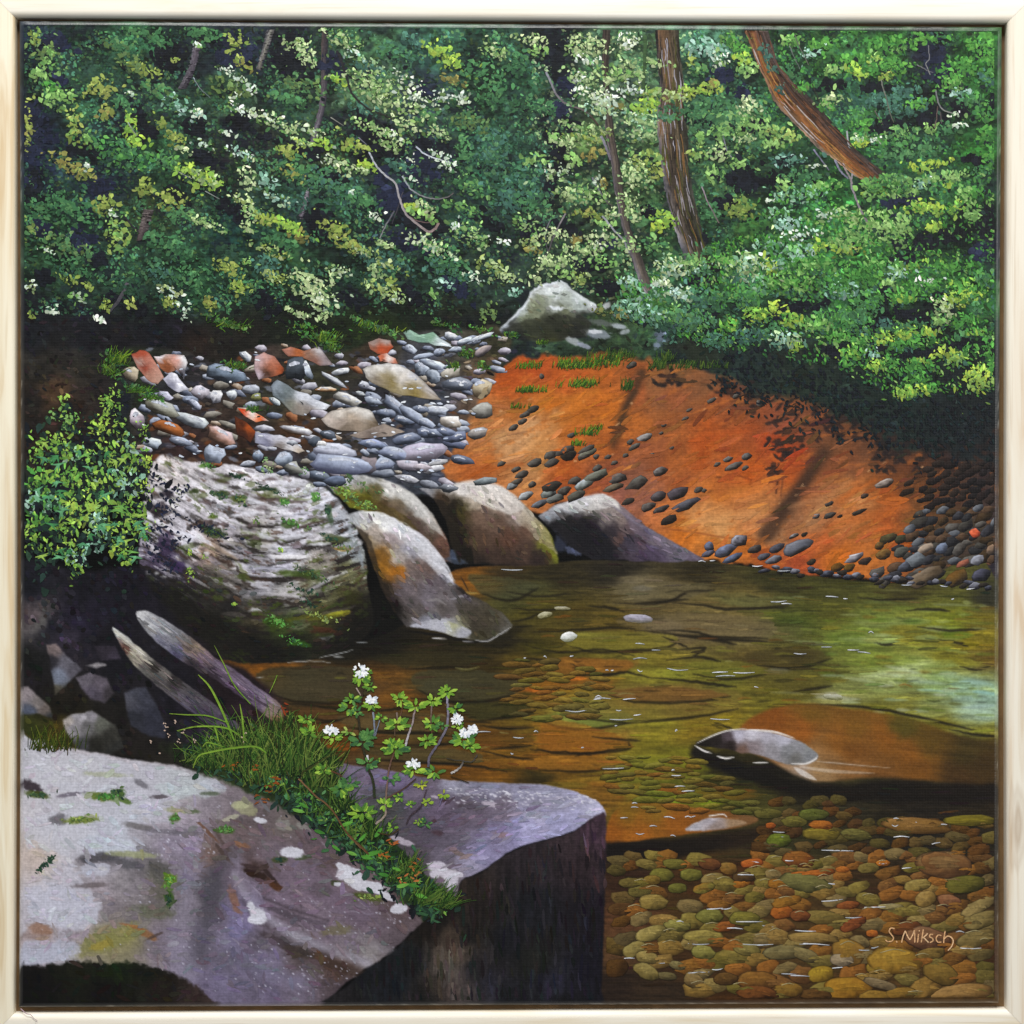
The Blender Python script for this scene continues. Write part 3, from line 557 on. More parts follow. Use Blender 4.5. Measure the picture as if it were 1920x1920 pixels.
# dark seams and gaps on the stream bed
SEAMS = [[(1150, 1130), (1220, 1133), (1260, 1125), (1290, 1110), (1340, 1107)], [(1260, 1130), (1320, 1135), (1360, 1142), (1440, 1140)], [(1000, 1185), (1060, 1182), (1130, 1178), (1190, 1178)], [(1220, 1182), (1300, 1185), (1350, 1198), (1440, 1203)],
         [(1240, 1192), (1270, 1205), (1290, 1215)], [(1265, 1192), (1340, 1200), (1380, 1208)], [(1260, 1220), (1320, 1215), (1300, 1230)], [(1250, 1238), (1310, 1232), (1350, 1240)], [(985, 1210), (1040, 1222), (1080, 1222), (1130, 1218), (1190, 1230)],
         [(1070, 1245), (1100, 1258), (1140, 1266), (1170, 1260), (1215, 1270)], [(1215, 1270), (1280, 1276), (1330, 1282), (1380, 1288)], [(960, 1238), (1000, 1236), (1050, 1240)], [(1110, 1382), (1160, 1386), (1200, 1390)], [(995, 1405), (1050, 1410), (1110, 1412), (1170, 1402)],
         [(1340, 1355), (1360, 1362), (1372, 1366)], [(520, 1318), (580, 1322), (640, 1330), (690, 1332)], [(690, 1334), (740, 1330), (760, 1326)], [(570, 1345), (620, 1352), (650, 1345)], [(640, 1365), (720, 1374), (800, 1376), (850, 1382)], [(700, 1395), (780, 1398), (850, 1395), (900, 1405)],
         [(770, 1308), (830, 1315), (900, 1316), (950, 1312)], [(600, 1375), (650, 1378), (700, 1390)], [(780, 1430), (840, 1432), (900, 1438), (950, 1446)], [(900, 1360), (940, 1366), (1000, 1364)], [(860, 1352), (920, 1356)], [(700, 1425), (760, 1428)],
         [(900, 1408), (960, 1420), (1000, 1424)], [(1610, 1120), (1660, 1125), (1720, 1122)], [(1700, 1145), (1740, 1142), (1780, 1146)], [(1720, 1175), (1780, 1182), (1840, 1180)], [(1760, 1200), (1800, 1206), (1815, 1212)], [(1800, 1250), (1830, 1256), (1855, 1250)], [(1450, 1320), (1520, 1322), (1620, 1326), (1720, 1344), (1830, 1370)],
         [(1780, 1368), (1830, 1378), (1868, 1380)], [(1640, 1205), (1660, 1209), (1680, 1207)], [(950, 1110), (1010, 1118), (1070, 1114)], [(960, 1140), (1020, 1144), (1060, 1138)], [(1100, 1136), (1140, 1140), (1170, 1146)], [(960, 1165), (990, 1160), (1010, 1150)]]
for k in range(110):     # broken reflections of the green wood
    x_, y_ = rng.uniform(1540, 1860), rng.uniform(1125, 1345)
    L = rng.uniform(16, 48); col = rng.choice(['7a8a48', '8a9a58', '5c701c', '8a7a28', '6a5018', '4a4a18', '9aa468', '6a7a2c', '4f6020'])
    if y_ > 1255 and rng.random() < .4: col = rng.choice(['a8b898', '90a890', 'b4bca4'])
    rline([(x_ - L / 2, y_), (x_, y_ + rng.normal(0, 1)), (x_ + L / 2, y_ + 1)], rng.uniform(4, 10), 4, col, .5, 2.4, 3, True)
for p in SEAMS: rline(p, 3, rng.uniform(4, 8), '1a160e', .85, 2.2, 6, True, .5)
for k in range(420):
    x_, y_ = rng.uniform(600, 1860), rng.uniform(1080, 1530)
    i_, j_ = int(gi(x_)), int(gj(y_))
    if REG[j_, i_] != REGN.index('painted_water'): continue
    L = rng.uniform(12, 46); base = img[j_, i_]
    col = base * rng.choice([.35, .5, .7, 1.35, 1.5]) + rng.choice([0, .02])
    if rng.random() < .12: col = H(rng.choice(['8a5018', '7a7a28', '5a3a10', '9a9a60']))
    rline([(x_ - L / 2, y_ + rng.normal(0, 1.2)), (x_, y_ + rng.normal(0, 1.5)), (x_ + L / 2, y_ + rng.normal(0, 1.5))], rng.uniform(2, 5), 2, np.clip(col, 0, 1), .6, 2, 3, True)
for (x_, y_, L, w_, col, al, an) in [(1670, 1265, 110, 14, 'b8c4a0', .5, -4), (1610, 1275, 60, 8, 'a8b490', .5, 8), (1690, 1255, 60, 8, 'c0c8a8', .5, 12), (1740, 1280, 70, 9, 'a8c0b0', .5, 4), (1790, 1270, 70, 8, '90a880', .5, 6), (1830, 1280, 60, 12, '90b4b0', .6, 6), (1850, 1300, 50, 8, '88b8b8', .6, 8),
                                     (1830, 1310, 80, 14, '94b0a4', .5, 0), (1840, 1325, 70, 10, 'a0b8b8', .5, -4), (1745, 1295, 50, 5, '9ac4c4', .5, 3), (1620, 1200, 90, 12, '90a064', .45, 3), (1520, 1205, 100, 6, '8c9a70', .4, 4), (1480, 1122, 60, 5, '7a8450', .5, 4), (1660, 1130, 80, 6, '6a7a40', .4, 2),
                                     (1680, 1108, 50, 6, '7a7a48', .4, 3), (1790, 1135, 80, 5, '8a9480', .4, 2), (1480, 1300, 70, 6, '8a8c68', .4, 3), (1500, 1120, 30, 3, 'b0b890', .4, 5), (990, 1100, 70, 8, '4c4c30', .5, -3), (1050, 1080, 40, 4, '4a4020', .4, 0)]:
    a_ = math.radians(an)
    rline([(x_ - L / 2 * math.cos(a_), y_ - L / 2 * math.sin(a_)), (x_, y_ - 1), (x_ + L / 2 * math.cos(a_), y_ + L / 2 * math.sin(a_))], w_, w_ * .6, col, al, w_ * .45, 4, True)
# submerged ledge, with the grey back of the stone standing out of the water
r = region([(1470, 1322), (1560, 1324), (1700, 1346), (1800, 1380), (1885, 1402), (1885, 1470), (1730, 1462), (1640, 1458), (1540, 1466), (1490, 1452), (1420, 1415), (1385, 1385), (1400, 1350)], 'painted_ledge', soft=5, rough=3, rs=30, seed=91)
c = field(r, [(1450, 1345, '7a4416'), (1520, 1340, '6a4a18'), (1600, 1355, '6f4a18'), (1500, 1370, '8a4e1a'), (1580, 1385, '82501c'), (1660, 1385, '7f4c18'), (1740, 1385, '5a4216'), (1820, 1410, '3c3014'), (1850, 1440, '3a2a12'), (1700, 1410, '7a4a18'),
              (1600, 1410, '6a4016'), (1560, 1430, '7f5a34'), (1540, 1450, '9a7850'), (1600, 1440, '855a30'), (1650, 1455, '704820'), (1720, 1440, '6a4216'), (1800, 1455, '402c14'), (1510, 1455, 'a08a78'), (1700, 1360, '4f4416')], 18, 40, 1.7, 12, 93)
c = tex(r, c, .22, 90, 7, 95, .12)
over(r.sl, r.a * .97, c)
r = region([(1308, 1398), (1350, 1420), (1420, 1440), (1470, 1462), (1560, 1474), (1650, 1466), (1760, 1470), (1885, 1474), (1885, 1500), (1760, 1505), (1560, 1500), (1450, 1480), (1360, 1450), (1300, 1420)], soft=7, rough=5, rs=30, seed=97)
over(r.sl, r.a * .95, tex(r, field(r, [(1350, 1420, '14110f'), (1500, 1475, '15110d'), (1860, 1485, '17120e')], 2), .3, 50, 8, 98))
r = region([(1304, 1396), (1330, 1382), (1365, 1369), (1400, 1368), (1450, 1374), (1500, 1390), (1532, 1412), (1528, 1426), (1500, 1434), (1470, 1432), (1430, 1418), (1405, 1412), (1388, 1412), (1372, 1406), (1340, 1402)], 'painted_wet_stone', soft=2, rough=1.5, rs=12, seed=101)
c = field(r, [(1320, 1393, '1a1613'), (1345, 1388, '221c1a'), (1365, 1380, '4a4046'), (1385, 1375, 'b8b4c4'), (1410, 1374, 'c4c0cc'), (1440, 1380, 'aaa6b2'), (1470, 1388, 'b0aebc'), (1500, 1400, '8f8e94'), (1520, 1415, '77787c'), (1490, 1420, '6a6866'), (1450, 1408, '8a868c'),
              (1410, 1398, '807478'), (1392, 1406, '6a5248'), (1370, 1398, '241c1a'), (1480, 1408, '7c7c80'), (1515, 1400, '8a8c8c')], 6, 14, 1.8, 5, 103)
over(r.sl, r.a, tex(r, c, .15, 30, 5, 104, .25))
for p, w_, al in [([(1306, 1394), (1335, 1380), (1365, 1370), (1400, 1366)], 2.5, .8), ([(1400, 1368), (1450, 1372), (1490, 1384)], 3.5, .8), ([(1303, 1398), (1320, 1408), (1334, 1412)], 3, .9), ([(1345, 1418), (1360, 1422), (1376, 1420)], 3.5, .9), ([(1412, 1430), (1440, 1430)], 2.5, .8),
                 ([(1484, 1432), (1510, 1432), (1528, 1424), (1532, 1418)], 3, .85), ([(1532, 1428), (1560, 1430), (1600, 1434), (1670, 1440)], 2.2, .4), ([(1490, 1440), (1510, 1452), (1530, 1462)], 9, .55), ([(1500, 1438), (1560, 1446), (1640, 1450)], 6, .3)]:
    rline(p, w_ * 1.25, w_ * .9, 'e4e0de', min(1, al * 1.15), 1.4, 5, True)  # pale highlights painted on the stone and its waterline
# second ledge beside the front rock
r = region([(1130, 1580), (1136, 1556), (1148, 1528), (1170, 1510), (1200, 1500), (1250, 1508), (1310, 1516), (1370, 1522), (1420, 1534), (1400, 1548), (1350, 1556), (1290, 1564), (1210, 1574), (1160, 1580)], 'painted_ledge', soft=2.5, rough=2, rs=20, seed=107)
c = field(r, [(1150, 1560, '8a4e16'), (1180, 1520, '7a5a1a'), (1240, 1520, '7a5a1c'), (1260, 1540, '8a5018'), (1200, 1560, '93561a'), (1330, 1530, '7a4c1a'), (1340, 1548, '7f4c24'), (1400, 1536, '6a4a2c'), (1290, 1555, '8a5018')], 10, 25)
over(r.sl, r.a, tex(r, c, .2, 60, 5, 109, .05))
r = region([(1284, 1556), (1305, 1542), (1335, 1533), (1370, 1535), (1400, 1542), (1380, 1550), (1340, 1556), (1310, 1558)], soft=2, rough=1.5, rs=10, seed=111)
over(r.sl, r.a, tex(r, field(r, [(1300, 1550, 'a8a4ac'), (1330, 1540, 'b0a8b0'), (1380, 1544, '94785c'), (1340, 1552, '8a7a74')], 3, 10, 1.7, 4), .2, 20, 4, 112))
rline([(1330, 1530), (1355, 1527), (1362, 1531)], 2.5, 2, 'e8e4e4', .9, 1.4)
r = region([(1128, 1584), (1210, 1578), (1300, 1568), (1400, 1556), (1440, 1548), (1430, 1570), (1380, 1588), (1280, 1604), (1140, 1618)], soft=7, rough=4, rs=20, seed=113)
over(r.sl, r.a * .92, tex(r, field(r, [(1150, 1600, '151110'), (1300, 1585, '17120f'), (1420, 1560, '241a12')], 2), .3, 60, 6, 114))

# --- boulders round the pool
def strata_boulder():
    r = region([(288, 866), (318, 854), (360, 866), (440, 872), (500, 884), (560, 898), (606, 914), (640, 944), (664, 984), (684, 1040), (690, 1100), (700, 1170), (668, 1208), (590, 1234), (500, 1244), (420, 1236), (340, 1180), (282, 1130), (262, 1060), (262, 1000), (270, 930)],
               'painted_mossy_boulder', soft=2.5, rough=3, rs=12, seed=121)
    c = field(r, [(320, 880, 'b8b0b0'), (380, 890, 'b5b0b4'), (450, 890, 'b8b6be'), (540, 905, 'b4b4be'), (600, 930, 'aeb0bc'), (300, 950, '8a868a'), (360, 940, 'a8a4ac'), (430, 950, 'a09ea8'), (500, 950, '989498'), (570, 960, 'a09fac'), (640, 980, '8f929c'),
                  (290, 985, 'a09ea8'), (330, 1000, '8c8890'), (300, 1040, '3a3244'), (350, 1010, 'b0b0bc'), (420, 1000, '8f8a92'), (480, 1000, '8a8680'), (560, 1000, 'a6a4ae'), (600, 1010, '8f8c92'), (660, 1030, '80868c'), (390, 1035, '8a7668'), (450, 1030, '807c84'), (530, 1035, 'b0b0bc'),
                  (600, 1050, '77706c'), (650, 1070, '55553c'), (420, 1070, '5c5650'), (480, 1070, '77747c'), (540, 1060, '9c9aa8'), (580, 1090, '5c5c44'), (350, 1080, '26222a'), (400, 1100, '2a2824'), (480, 1100, '66646a'), (550, 1115, '8a8688'), (600, 1100, '66665c'), (640, 1110, '3c3a22'),
                  (280, 1100, '15141a'), (340, 1120, '1a1916'), (440, 1140, '1e1c1c'), (520, 1140, '2a2824'), (600, 1140, '3a3a20'), (660, 1140, '201c10'), (400, 1170, '1a1812'), (480, 1160, '3a3424'), (530, 1170, '33421a'), (600, 1165, '2c2a14'), (680, 1170, '14120e'), (470, 1210, '17150f'), (560, 1200, '1c2012'), (640, 1200, '14130e'), (500, 1235, '100f0e')], 16, 24, 1.7, 10, 123)
    sv = r.y - 70 * np.clip(np.sin(np.clip((r.x - 270) / 430, 0, 1) * np.pi), 0, 1) ** 1.2 - .12 * (r.x - 270)     # layers bowed like a bowl
    f = fbm(r.x / 46, sv / 9, 125, 5, .62); g = fbm(r.x / 16, sv / 7, 129, 4, .6)
    low = sst(1015, 1085, r.y - .06 * (r.x - 270)); lit = 1 - .55 * low
    c = c * (.86 + .52 * sst(.3, .7, f))[..., None]
    c = mixc(c, H('26211f') * np.ones(3), sst(.55, .66, 1 - f) * (.35 + .55 * sst(930, 1000, r.y)))
    c = mixc(c, H('e2e0ea') * np.ones(3), sst(.60, .70, f) * lit * .8 * sst(1150, 1090, r.y))
    c = mixc(c, H('3c4a18') * np.ones(3), sst(.60, .70, g) * sst(.42, .55, fbm(r.x / 40, r.y / 30, 133, 3)) * .75)
    c = mixc(c, H('4a3428') * np.ones(3), sst(.64, .72, 1 - g) * .6)
    c = mixc(c, H('dcd8e0') * np.ones(3), (1 - sst(900, 1010, r.y)) * .42 * sst(.3, .6, g))
    c = tex(r, c, .22, 7, 5, 135)
    over(r.sl, r.a, c)
strata_boulder()
for p in [[(284, 974), (335, 992), (385, 985), (430, 1005), (480, 1015), (540, 1028), (610, 1025), (655, 1010)], [(370, 1038), (420, 1056), (450, 1078), (500, 1086), (560, 1092), (620, 1075), (672, 1045)], [(440, 1062), (465, 1100), (510, 1122), (570, 1132), (640, 1115), (686, 1078)], [(430, 960), (470, 978), (520, 985), (580, 980), (625, 968)], [(300, 1010), (350, 1040), (400, 1060)], [(400, 900), (470, 925), (540, 935), (600, 940)], [(470, 1150), (540, 1160), (620, 1145), (680, 1120)]]:
    q_ = smooth(p, 5, False); i_ = 0
    while i_ < len(q_) - 4:          # the layers break and step, they do not run through
        L = int(rng.integers(4, 11)); g_ = q_[i_:i_ + L] + np.array([0, rng.normal(0, 4.5)])
        if len(g_) > 2:
            if rng.random() < .7: rline([(a_, b_ + 9 + rng.normal(0, 3)) for a_, b_ in g_[::2]], rng.uniform(5, 14), rng.uniform(4, 10), 'dedde6' if p[0][1] < 1050 else '77706a', rng.uniform(.3, .75), 2.5, 4, True, 1.6)
            rline(list(g_[::2]), rng.uniform(3, 9), rng.uniform(3, 9), rng.choice(['1f1a17', '2c2420', '3a2c26']), rng.uniform(.6, .95), 2.0, 4, True, 1.8)
            if rng.random() < .5: rline([(a_ + 4, b_ - 6) for a_, b_ in g_[::2]], 5, 6, rng.choice(['46521f', '3a4a1c', '55602a']), .6, 2.2, 4, True, 2.2)
        i_ += L + int(rng.integers(0, 4))
for k in range(130):     # pits, lichen and moss
    x_, y_ = rng.uniform(275, 690), rng.uniform(865, 1140)
    if REG[int(gj(y_)), int(gi(x_))] != REGN.index('painted_mossy_boulder'): continue
    lo_ = y_ > 1060
    rblob(x_, y_, rng.uniform(4, 15), rng.uniform(2, 6), rng.uniform(-20, 25), rng.choice(['2c2624', '3f4a1e', '1f1b1a', '55504c'] if lo_ else ['3a3434', 'e4e2ea', 'd0ccd4', '4a5424', '6a5c60', 'dcdae4', '2f2a2a']), rng.uniform(.4, .85), .3, .7, k, 4)
for (x_, y_, L, w_, col, an) in [(545, 1045, 70, 16, 'f0eef4', -2), (520, 1032, 30, 8, 'e8e8f0', 0), (555, 1005, 60, 18, 'dadae6', -6), (500, 1005, 30, 14, 'd0d0dc', 20), (345, 1005, 40, 18, 'dcdce8', 25), (280, 970, 18, 12, 'e4e4ee', 0), (460, 965, 50, 12, 'dcdce8', -10), (480, 940, 30, 12, 'd8d8e4', 15),
                                 (600, 1020, 40, 9, 'dcdce4', -4), (500, 1065, 80, 9, 'b4b4c6', 2), (490, 1100, 40, 12, 'bab8c0', 18), (545, 1118, 60, 9, 'c0bcc0', 10), (600, 1095, 60, 9, 'b0aeb4', -30), (480, 1143, 20, 7, 'd4d4e0', 5), (440, 1152, 40, 6, '77706a', 5), (560, 1175, 40, 5, '8a9070', -10), (612, 1195, 30, 4, 'a0a4a8', -15),
                                 (440, 1020, 50, 7, 'a8a49c', 20), (420, 1035, 60, 10, 'a08c7c', 28), (560, 880 + 30, 60, 10, 'd0d0da', 14), (500, 892, 60, 8, 'd4d2dc', 12), (410, 878, 60, 8, 'ccc8d0', 5), (600, 930, 30, 8, 'd0d0dc', 35), (640, 965, 30, 10, 'b4b8c2', 60), (660, 1000, 30, 9, 'a0a8b0', 70), (676, 1050, 30, 9, '9098a0', 80),
                                 (275, 1075, 7, 7, 'f0f0f4', 0), (295, 1076, 5, 5, 'e8e8f0', 0), (308, 1080, 8, 3, 'd8d8e0', 10), (330, 905, 40, 20, 'c4bcbc', 0), (310, 880, 30, 14, 'ccc4c4', 20), (400, 1050, 30, 8, '8a8494', 30), (424, 1072, 24, 6, '9a94a4', 10)]:
    a_ = math.radians(an)
    for q in range(2):
        rline([(x_ - L / 2 * math.cos(a_) + rng.normal(0, 3), y_ - L / 2 * math.sin(a_) + rng.normal(0, 2)), (x_ + rng.normal(0, 3), y_ + rng.normal(0, 2)), (x_ + L / 2 * math.cos(a_), y_ + L / 2 * math.sin(a_))], w_ * .7, w_ * .4, col, .62, 2.5, 4, True, .8)
r = region([(258, 1085), (330, 1100), (420, 1150), (520, 1195), (620, 1195), (690, 1120), (720, 1110), (770, 1160), (800, 1190), (740, 1215), (600, 1236), (500, 1250), (400, 1230), (300, 1170)], soft=26, rough=12, rs=24, seed=137)
over(r.sl, r.a * .72, H('12110f'))
for (x_, y_, rx_, ry_, col, al) in [(520, 1165, 30, 12, '3f5c1c', .8), (600, 1158, 50, 7, '6a6a20', .7), (640, 1150, 30, 5, '8a8a24', .6), (560, 1205, 26, 6, '2f5218', .8), (620, 1180, 40, 6, '4a2a1c', .6), (590, 1055 + 20, 50, 9, '3f5020', .7), (630, 1010, 40, 8, '40482c', .7), (640, 1030, 20, 5, '8a6a24', .6),
                                    (660, 1130, 20, 20, '2c2a14', .5), (400, 1000, 36, 9, '35421e', .8), (470, 1018, 20, 8, '3a4220', .7), (540, 985, 24, 7, '35481e', .7), (410, 925, 18, 7, '3f5424', .7), (450, 935, 20, 8, '46521c', .7), (500, 918, 40, 5, '2c3c20', .7), (445, 892, 20, 5, '2f4420', .6), (395, 872, 14, 7, '48781f', .8), (365, 922, 12, 6, '35421f', .7),
                                    (535, 940, 9, 7, '5c9030', .8), (592, 930, 10, 8, '4a8030', .8), (400, 966, 14, 5, '4a5a20', .7), (620, 960, 8, 18, '3c5438', .7), (300, 960, 20, 20, '2a2228', .7), (310, 930, 14, 12, '2c2630', .7), (310, 1030, 26, 22, '2a2038', .7), (330, 1060, 20, 16, '35284a', .6)]:
    for q in range(3):
        rblob(x_ + rng.normal(0, rx_ * .35), y_ + rng.normal(0, ry_ * .35), rx_ * .55, ry_ * .6, rng.uniform(-15, 15), np.clip(H(col) * rng.uniform(.7, 1.25), 0, 1), al, .35, .6, int(x_ + q * 7) % 60, 5)

def boulder(poly, pts, name, seed, streak=(30, 7, 0), amp=.25, warp=12, soft=2, rough=2.5, eps=9):
    pw = 1.7 if name == 'painted_lichen_rock' else 2.3
    r = region(poly, name, soft=soft, rough=rough, rs=14, seed=seed, n=3 if name in ('painted_lichen_rock', 'painted_split_log', 'painted_thin_log', 'painted_rock_top') else 1)
    c = field(r, pts, warp, 22, pw, eps, seed + 2)
    c = tex(r, c, amp, streak[0], streak[1], seed + 4, streak[2])
    c = tex(r, c, amp * .6, 6, 5, seed + 6)
    over(r.sl, r.a, c)
    return r
boulder([(612, 908), (640, 896), (680, 890), (730, 902), (775, 926), (812, 965), (838, 1010), (848, 1055), (820, 1050), (780, 1000), (730, 968), (690, 962), (655, 950)],
        [(625, 905, 'bcbcc8'), (650, 898, 'b8b8c2'), (690, 896, 'b4b4b4'), (730, 915, 'c4c2c0'), (760, 935, 'a8a8a4'), (790, 955, '9c9a98'), (812, 985, '80766e'), (830, 1020, '6a4c40'), (842, 1045, '5a4034'), (640, 922, '5c5a1c'), (660, 940, '6a6a20'), (690, 940, '55520f'), (720, 950, '4a3a24'),
         (740, 960, '5a4838'), (770, 980, '54443a'), (800, 1005, '4f4036'), (820, 1035, '4a362c'), (700, 920, '5c5434'), (750, 945, '6a5c4a'), (780, 1000, '40302c')], 'painted_boulder_with_moss_saddle', 141, (26, 7, .6))
boulder([(788, 916), (825, 912), (870, 906), (905, 904), (940, 912), (975, 935), (1000, 965), (1030, 998), (1044, 1030), (1046, 1056), (1000, 1062), (920, 1060), (862, 1058), (845, 1020), (836, 975), (815, 935)],
        [(800, 915, '8a8a90'), (835, 912, 'c4c0bc'), (870, 908, 'd4d0d0'), (905, 910, 'd0cac8'), (935, 925, 'c8c0ba'), (920, 945, '9a8c80'), (890, 935, 'a89c90'), (950, 945, 'b0a49c'), (970, 970, '9c9088'), (940, 980, '6a5448'), (905, 970, '806858'), (985, 995, '5c4438'), (1000, 980, 'a89c8c'), (1025, 1015, '77762c'), (1035, 1035, '66681f'),
         (960, 1010, '5a3a2c'), (900, 1010, '4a382c'), (850, 950, '201a12'), (830, 930, '3a2c20'), (860, 1000, '1e1a10'), (880, 1040, '17140f'), (950, 1045, '2a201c'), (1010, 1045, '2a201e'), (870, 960, '3a3318'), (890, 1055, '121010'), (980, 1030, '40302a')], 'painted_boulder_by_pool', 149, (24, 8, .7))
rblob(1052, 1015, 12, 22, 20, '2c3040', .9, .3, .4, 7); rblob(1075, 1032, 16, 8, 20, '4a5068', .9, .3, .4, 9); rblob(1045, 990, 8, 8, 0, '5c647c', .9, .3, .4, 11); rblob(855, 1052, 20, 6, 10, '3f4858', .8, .3, .4, 12); rblob(850, 1040, 8, 10, 0, '4a546a', .8, .3, .4, 13)
boulder([(1010, 968), (1040, 948), (1080, 934), (1130, 926), (1155, 938), (1180, 962), (1210, 985), (1260, 1015), (1325, 1050), (1260, 1054), (1180, 1052), (1110, 1048), (1075, 1030), (1050, 1000), (1025, 985)],
        [(1030, 962, '8a8c94'), (1060, 945, '9a9ca4'), (1100, 936, 'b0b0b8'), (1130, 930, 'd4d0d0'), (1150, 942, 'bcb4b0'), (1110, 950, '8a8480'), (1140, 960, '8a7f7c'), (1165, 965, '80706c'), (1190, 985, '5c4c50'), (1230, 1005, '66606c'), (1280, 1035, '605a68'), (1060, 975, '2a2624'), (1040, 985, '201e20'), (1090, 1000, '17161a'), (1120, 1020, '15151a'),
         (1100, 975, '241f22'), (1150, 1000, '302a30'), (1140, 1035, '17171c'), (1180, 1020, '3a3440'), (1220, 1040, '443a4c'), (1160, 1010, '55403c'), (1200, 1015, '4a3c48'), (1300, 1048, '5a5060')], 'painted_slab_boulder', 157, (30, 6, .58))
boulder([(645, 966), (680, 956), (705, 960), (745, 974), (790, 1005), (825, 1042), (850, 1090), (875, 1112), (910, 1130), (945, 1152), (962, 1172), (950, 1186), (920, 1198), (896, 1204), (850, 1188), (800, 1178), (762, 1176), (740, 1150), (718, 1110), (700, 1060), (684, 1015), (665, 985)],
        [(660, 968, 'a8aab0'), (690, 968, 'd0d0d0'), (720, 978, 'dadad8'), (750, 990, 'cfcfd6'), (790, 1018, 'c0c0ca'), (820, 1055, 'b8b8c4'), (840, 1082, 'a4a4b0'), (700, 995, 'a89c94'), (735, 1010, '94888a'), (770, 1030, '9a98a4'), (690, 1010, '8a7a60'), (705, 1040, '7a5420'), (720, 1060, '8a5c1c'), (745, 1070, '9a601c'), (750, 1045, 'a09894'),
         (775, 1060, '6a5c58'), (800, 1070, '5c4c48'), (830, 1095, '5a5058'), (690, 1060, '3a3224'), (700, 1090, '1f1a14'), (720, 1110, '241d18'), (760, 1100, '645a60'), (770, 1125, '585052'), (800, 1120, '77707c'), (840, 1120, '7a7478'), (860, 1110, '2a2422'), (740, 1140, '14110f'), (780, 1150, '4a4440'), (830, 1145, '4c4642'), (880, 1145, '423c34'),
         (920, 1160, '453e30'), (945, 1175, '55524c'), (800, 1168, '80808c'), (830, 1170, 'a4a4b0'), (860, 1185, '9a9aa6'), (870, 1172, '858468'), (900, 1190, '3c3828'), (925, 1190, '4a4636'), (890, 1170, '3a342c')], 'painted_pointed_boulder', 165, (28, 7, .75), .28, 11)
r = region([(768, 1174), (800, 1164), (830, 1160), (850, 1168), (880, 1180), (882, 1190), (860, 1196), (830, 1186), (795, 1178)], soft=1.6, rough=1.5, rs=9, seed=171)
over(r.sl, r.a, tex(r, field(r, [(790, 1173, 'a4a4b0'), (830, 1170, 'b0b0bc'), (870, 1186, 'a0a0aa'), (850, 1168, 'a4a484')], 3, 9, 1.7, 4), .15, 14, 4, 172))
for p, w_, col in [([(720, 966), (760, 985), (800, 1015), (830, 1050), (850, 1085)], 9, 'd8d8e2'), ([(690, 962), (720, 968), (745, 985)], 14, 'e2e2e2'), ([(770, 1000), (800, 1030), (825, 1062)], 7, 'c8c8d4'), ([(845, 1124), (870, 1118), (884, 1124)], 5, 'c0c0cc'), ([(798, 1126), (820, 1124), (838, 1134)], 5, 'a8a4a4'),
                  ([(858, 1105), (876, 1120), (886, 1132)], 4, '1a1614'), ([(865, 1082), (880, 1110)], 3, '1a1614'), ([(760, 1182), (830, 1192), (890, 1204), (940, 1190)], 7, '0f0d0c'), ([(810, 1196), (838, 1198)], 3, 'e8e8f0'), ([(890, 1200), (915, 1202), (935, 1190), (960, 1176)], 3, 'd4d4d8'), ([(868, 1202), (888, 1204)], 2, 'd0d0d8'),
                  ([(540, 1243), (580, 1239), (620, 1242)], 2, 'b8bcc0'), ([(600, 1233), (640, 1224), (662, 1218)], 2, 'c0c4c8'), ([(625, 1231), (645, 1232)], 3, 'd0d4d8'), ([(668, 1205), (690, 1204)], 2, 'a8acb0'), ([(480, 1270), (495, 1268)], 2, 'c0c0c0')]:
    rline(p, w_, w_ * .6, col, .8, 1.6, 5, True, .6)
for p, w_, col in [([(835, 914), (870, 908), (905, 908), (938, 918), (960, 934)], 14, 'e0dcda'), ([(880, 918), (920, 926), (945, 945)], 12, 'd0c8c4'), ([(945, 925), (970, 945), (992, 970)], 9, 'ccc4bc'), ([(640, 898), (670, 893)], 10, 'd0d0d8'), ([(715, 903), (750, 918), (785, 946), (808, 975)], 11, 'd4d2d2'), ([(735, 915), (770, 938)], 8, 'e0dedc'),
                  ([(1030, 958), (1070, 942), (1115, 932), (1145, 934)], 8, 'c4c4cc'), ([(1100, 936), (1130, 932), (1155, 946), (1165, 958)], 11, 'dcd8d6'), ([(1150, 950), (1200, 985), (1260, 1022), (1300, 1042)], 6, '7c7484'), ([(1000, 975), (1022, 1000), (1036, 1030)], 8, '7c7a34')]:
    for q in range(2): rline([(a_ + rng.normal(0, 2), b_ + rng.normal(0, 2)) for a_, b_ in p], w_, w_ * .6, col, .55, 3, 5, True, .8)  # painted highlights along the boulder tops
# boulder at the back under the trees
boulder([(936, 618), (960, 596), (985, 572), (998, 545), (1020, 532), (1055, 527), (1075, 545), (1100, 562), (1128, 580), (1090, 590), (1110, 606), (1100, 632), (1050, 640), (1000, 640), (950, 634)],
        [(945, 612, 'b8c0cc'), (975, 580, 'b0b8c0'), (1000, 548, 'c0c4cc'), (1030, 535, 'c8ccd4'), (1055, 530, 'd0d4d8'), (1085, 555, 'b4bcc0'), (1115, 575, 'c4c8cc'), (1010, 560, '7c846c'), (1030, 555, 'b4bab8'), (1060, 555, '90988c'), (1090, 572, '8a9490'), (1000, 580, '6c7054'), (1040, 578, '9aa098'), (1060, 580, '5c604c'), (990, 600, '555a44'), (1040, 595, '2a2c20'),
         (960, 610, '3a3c38'), (950, 625, '1c1e22'), (1000, 620, '3a3f2e'), (1050, 620, '24261c'), (1090, 595, '2a2c26'), (1090, 620, '1a1c1c'), (1030, 632, '33361f'), (975, 630, '1c1f20')], 'painted_grey_boulder', 175, (20, 8, .5), .25, 9, 2, 3, 7)
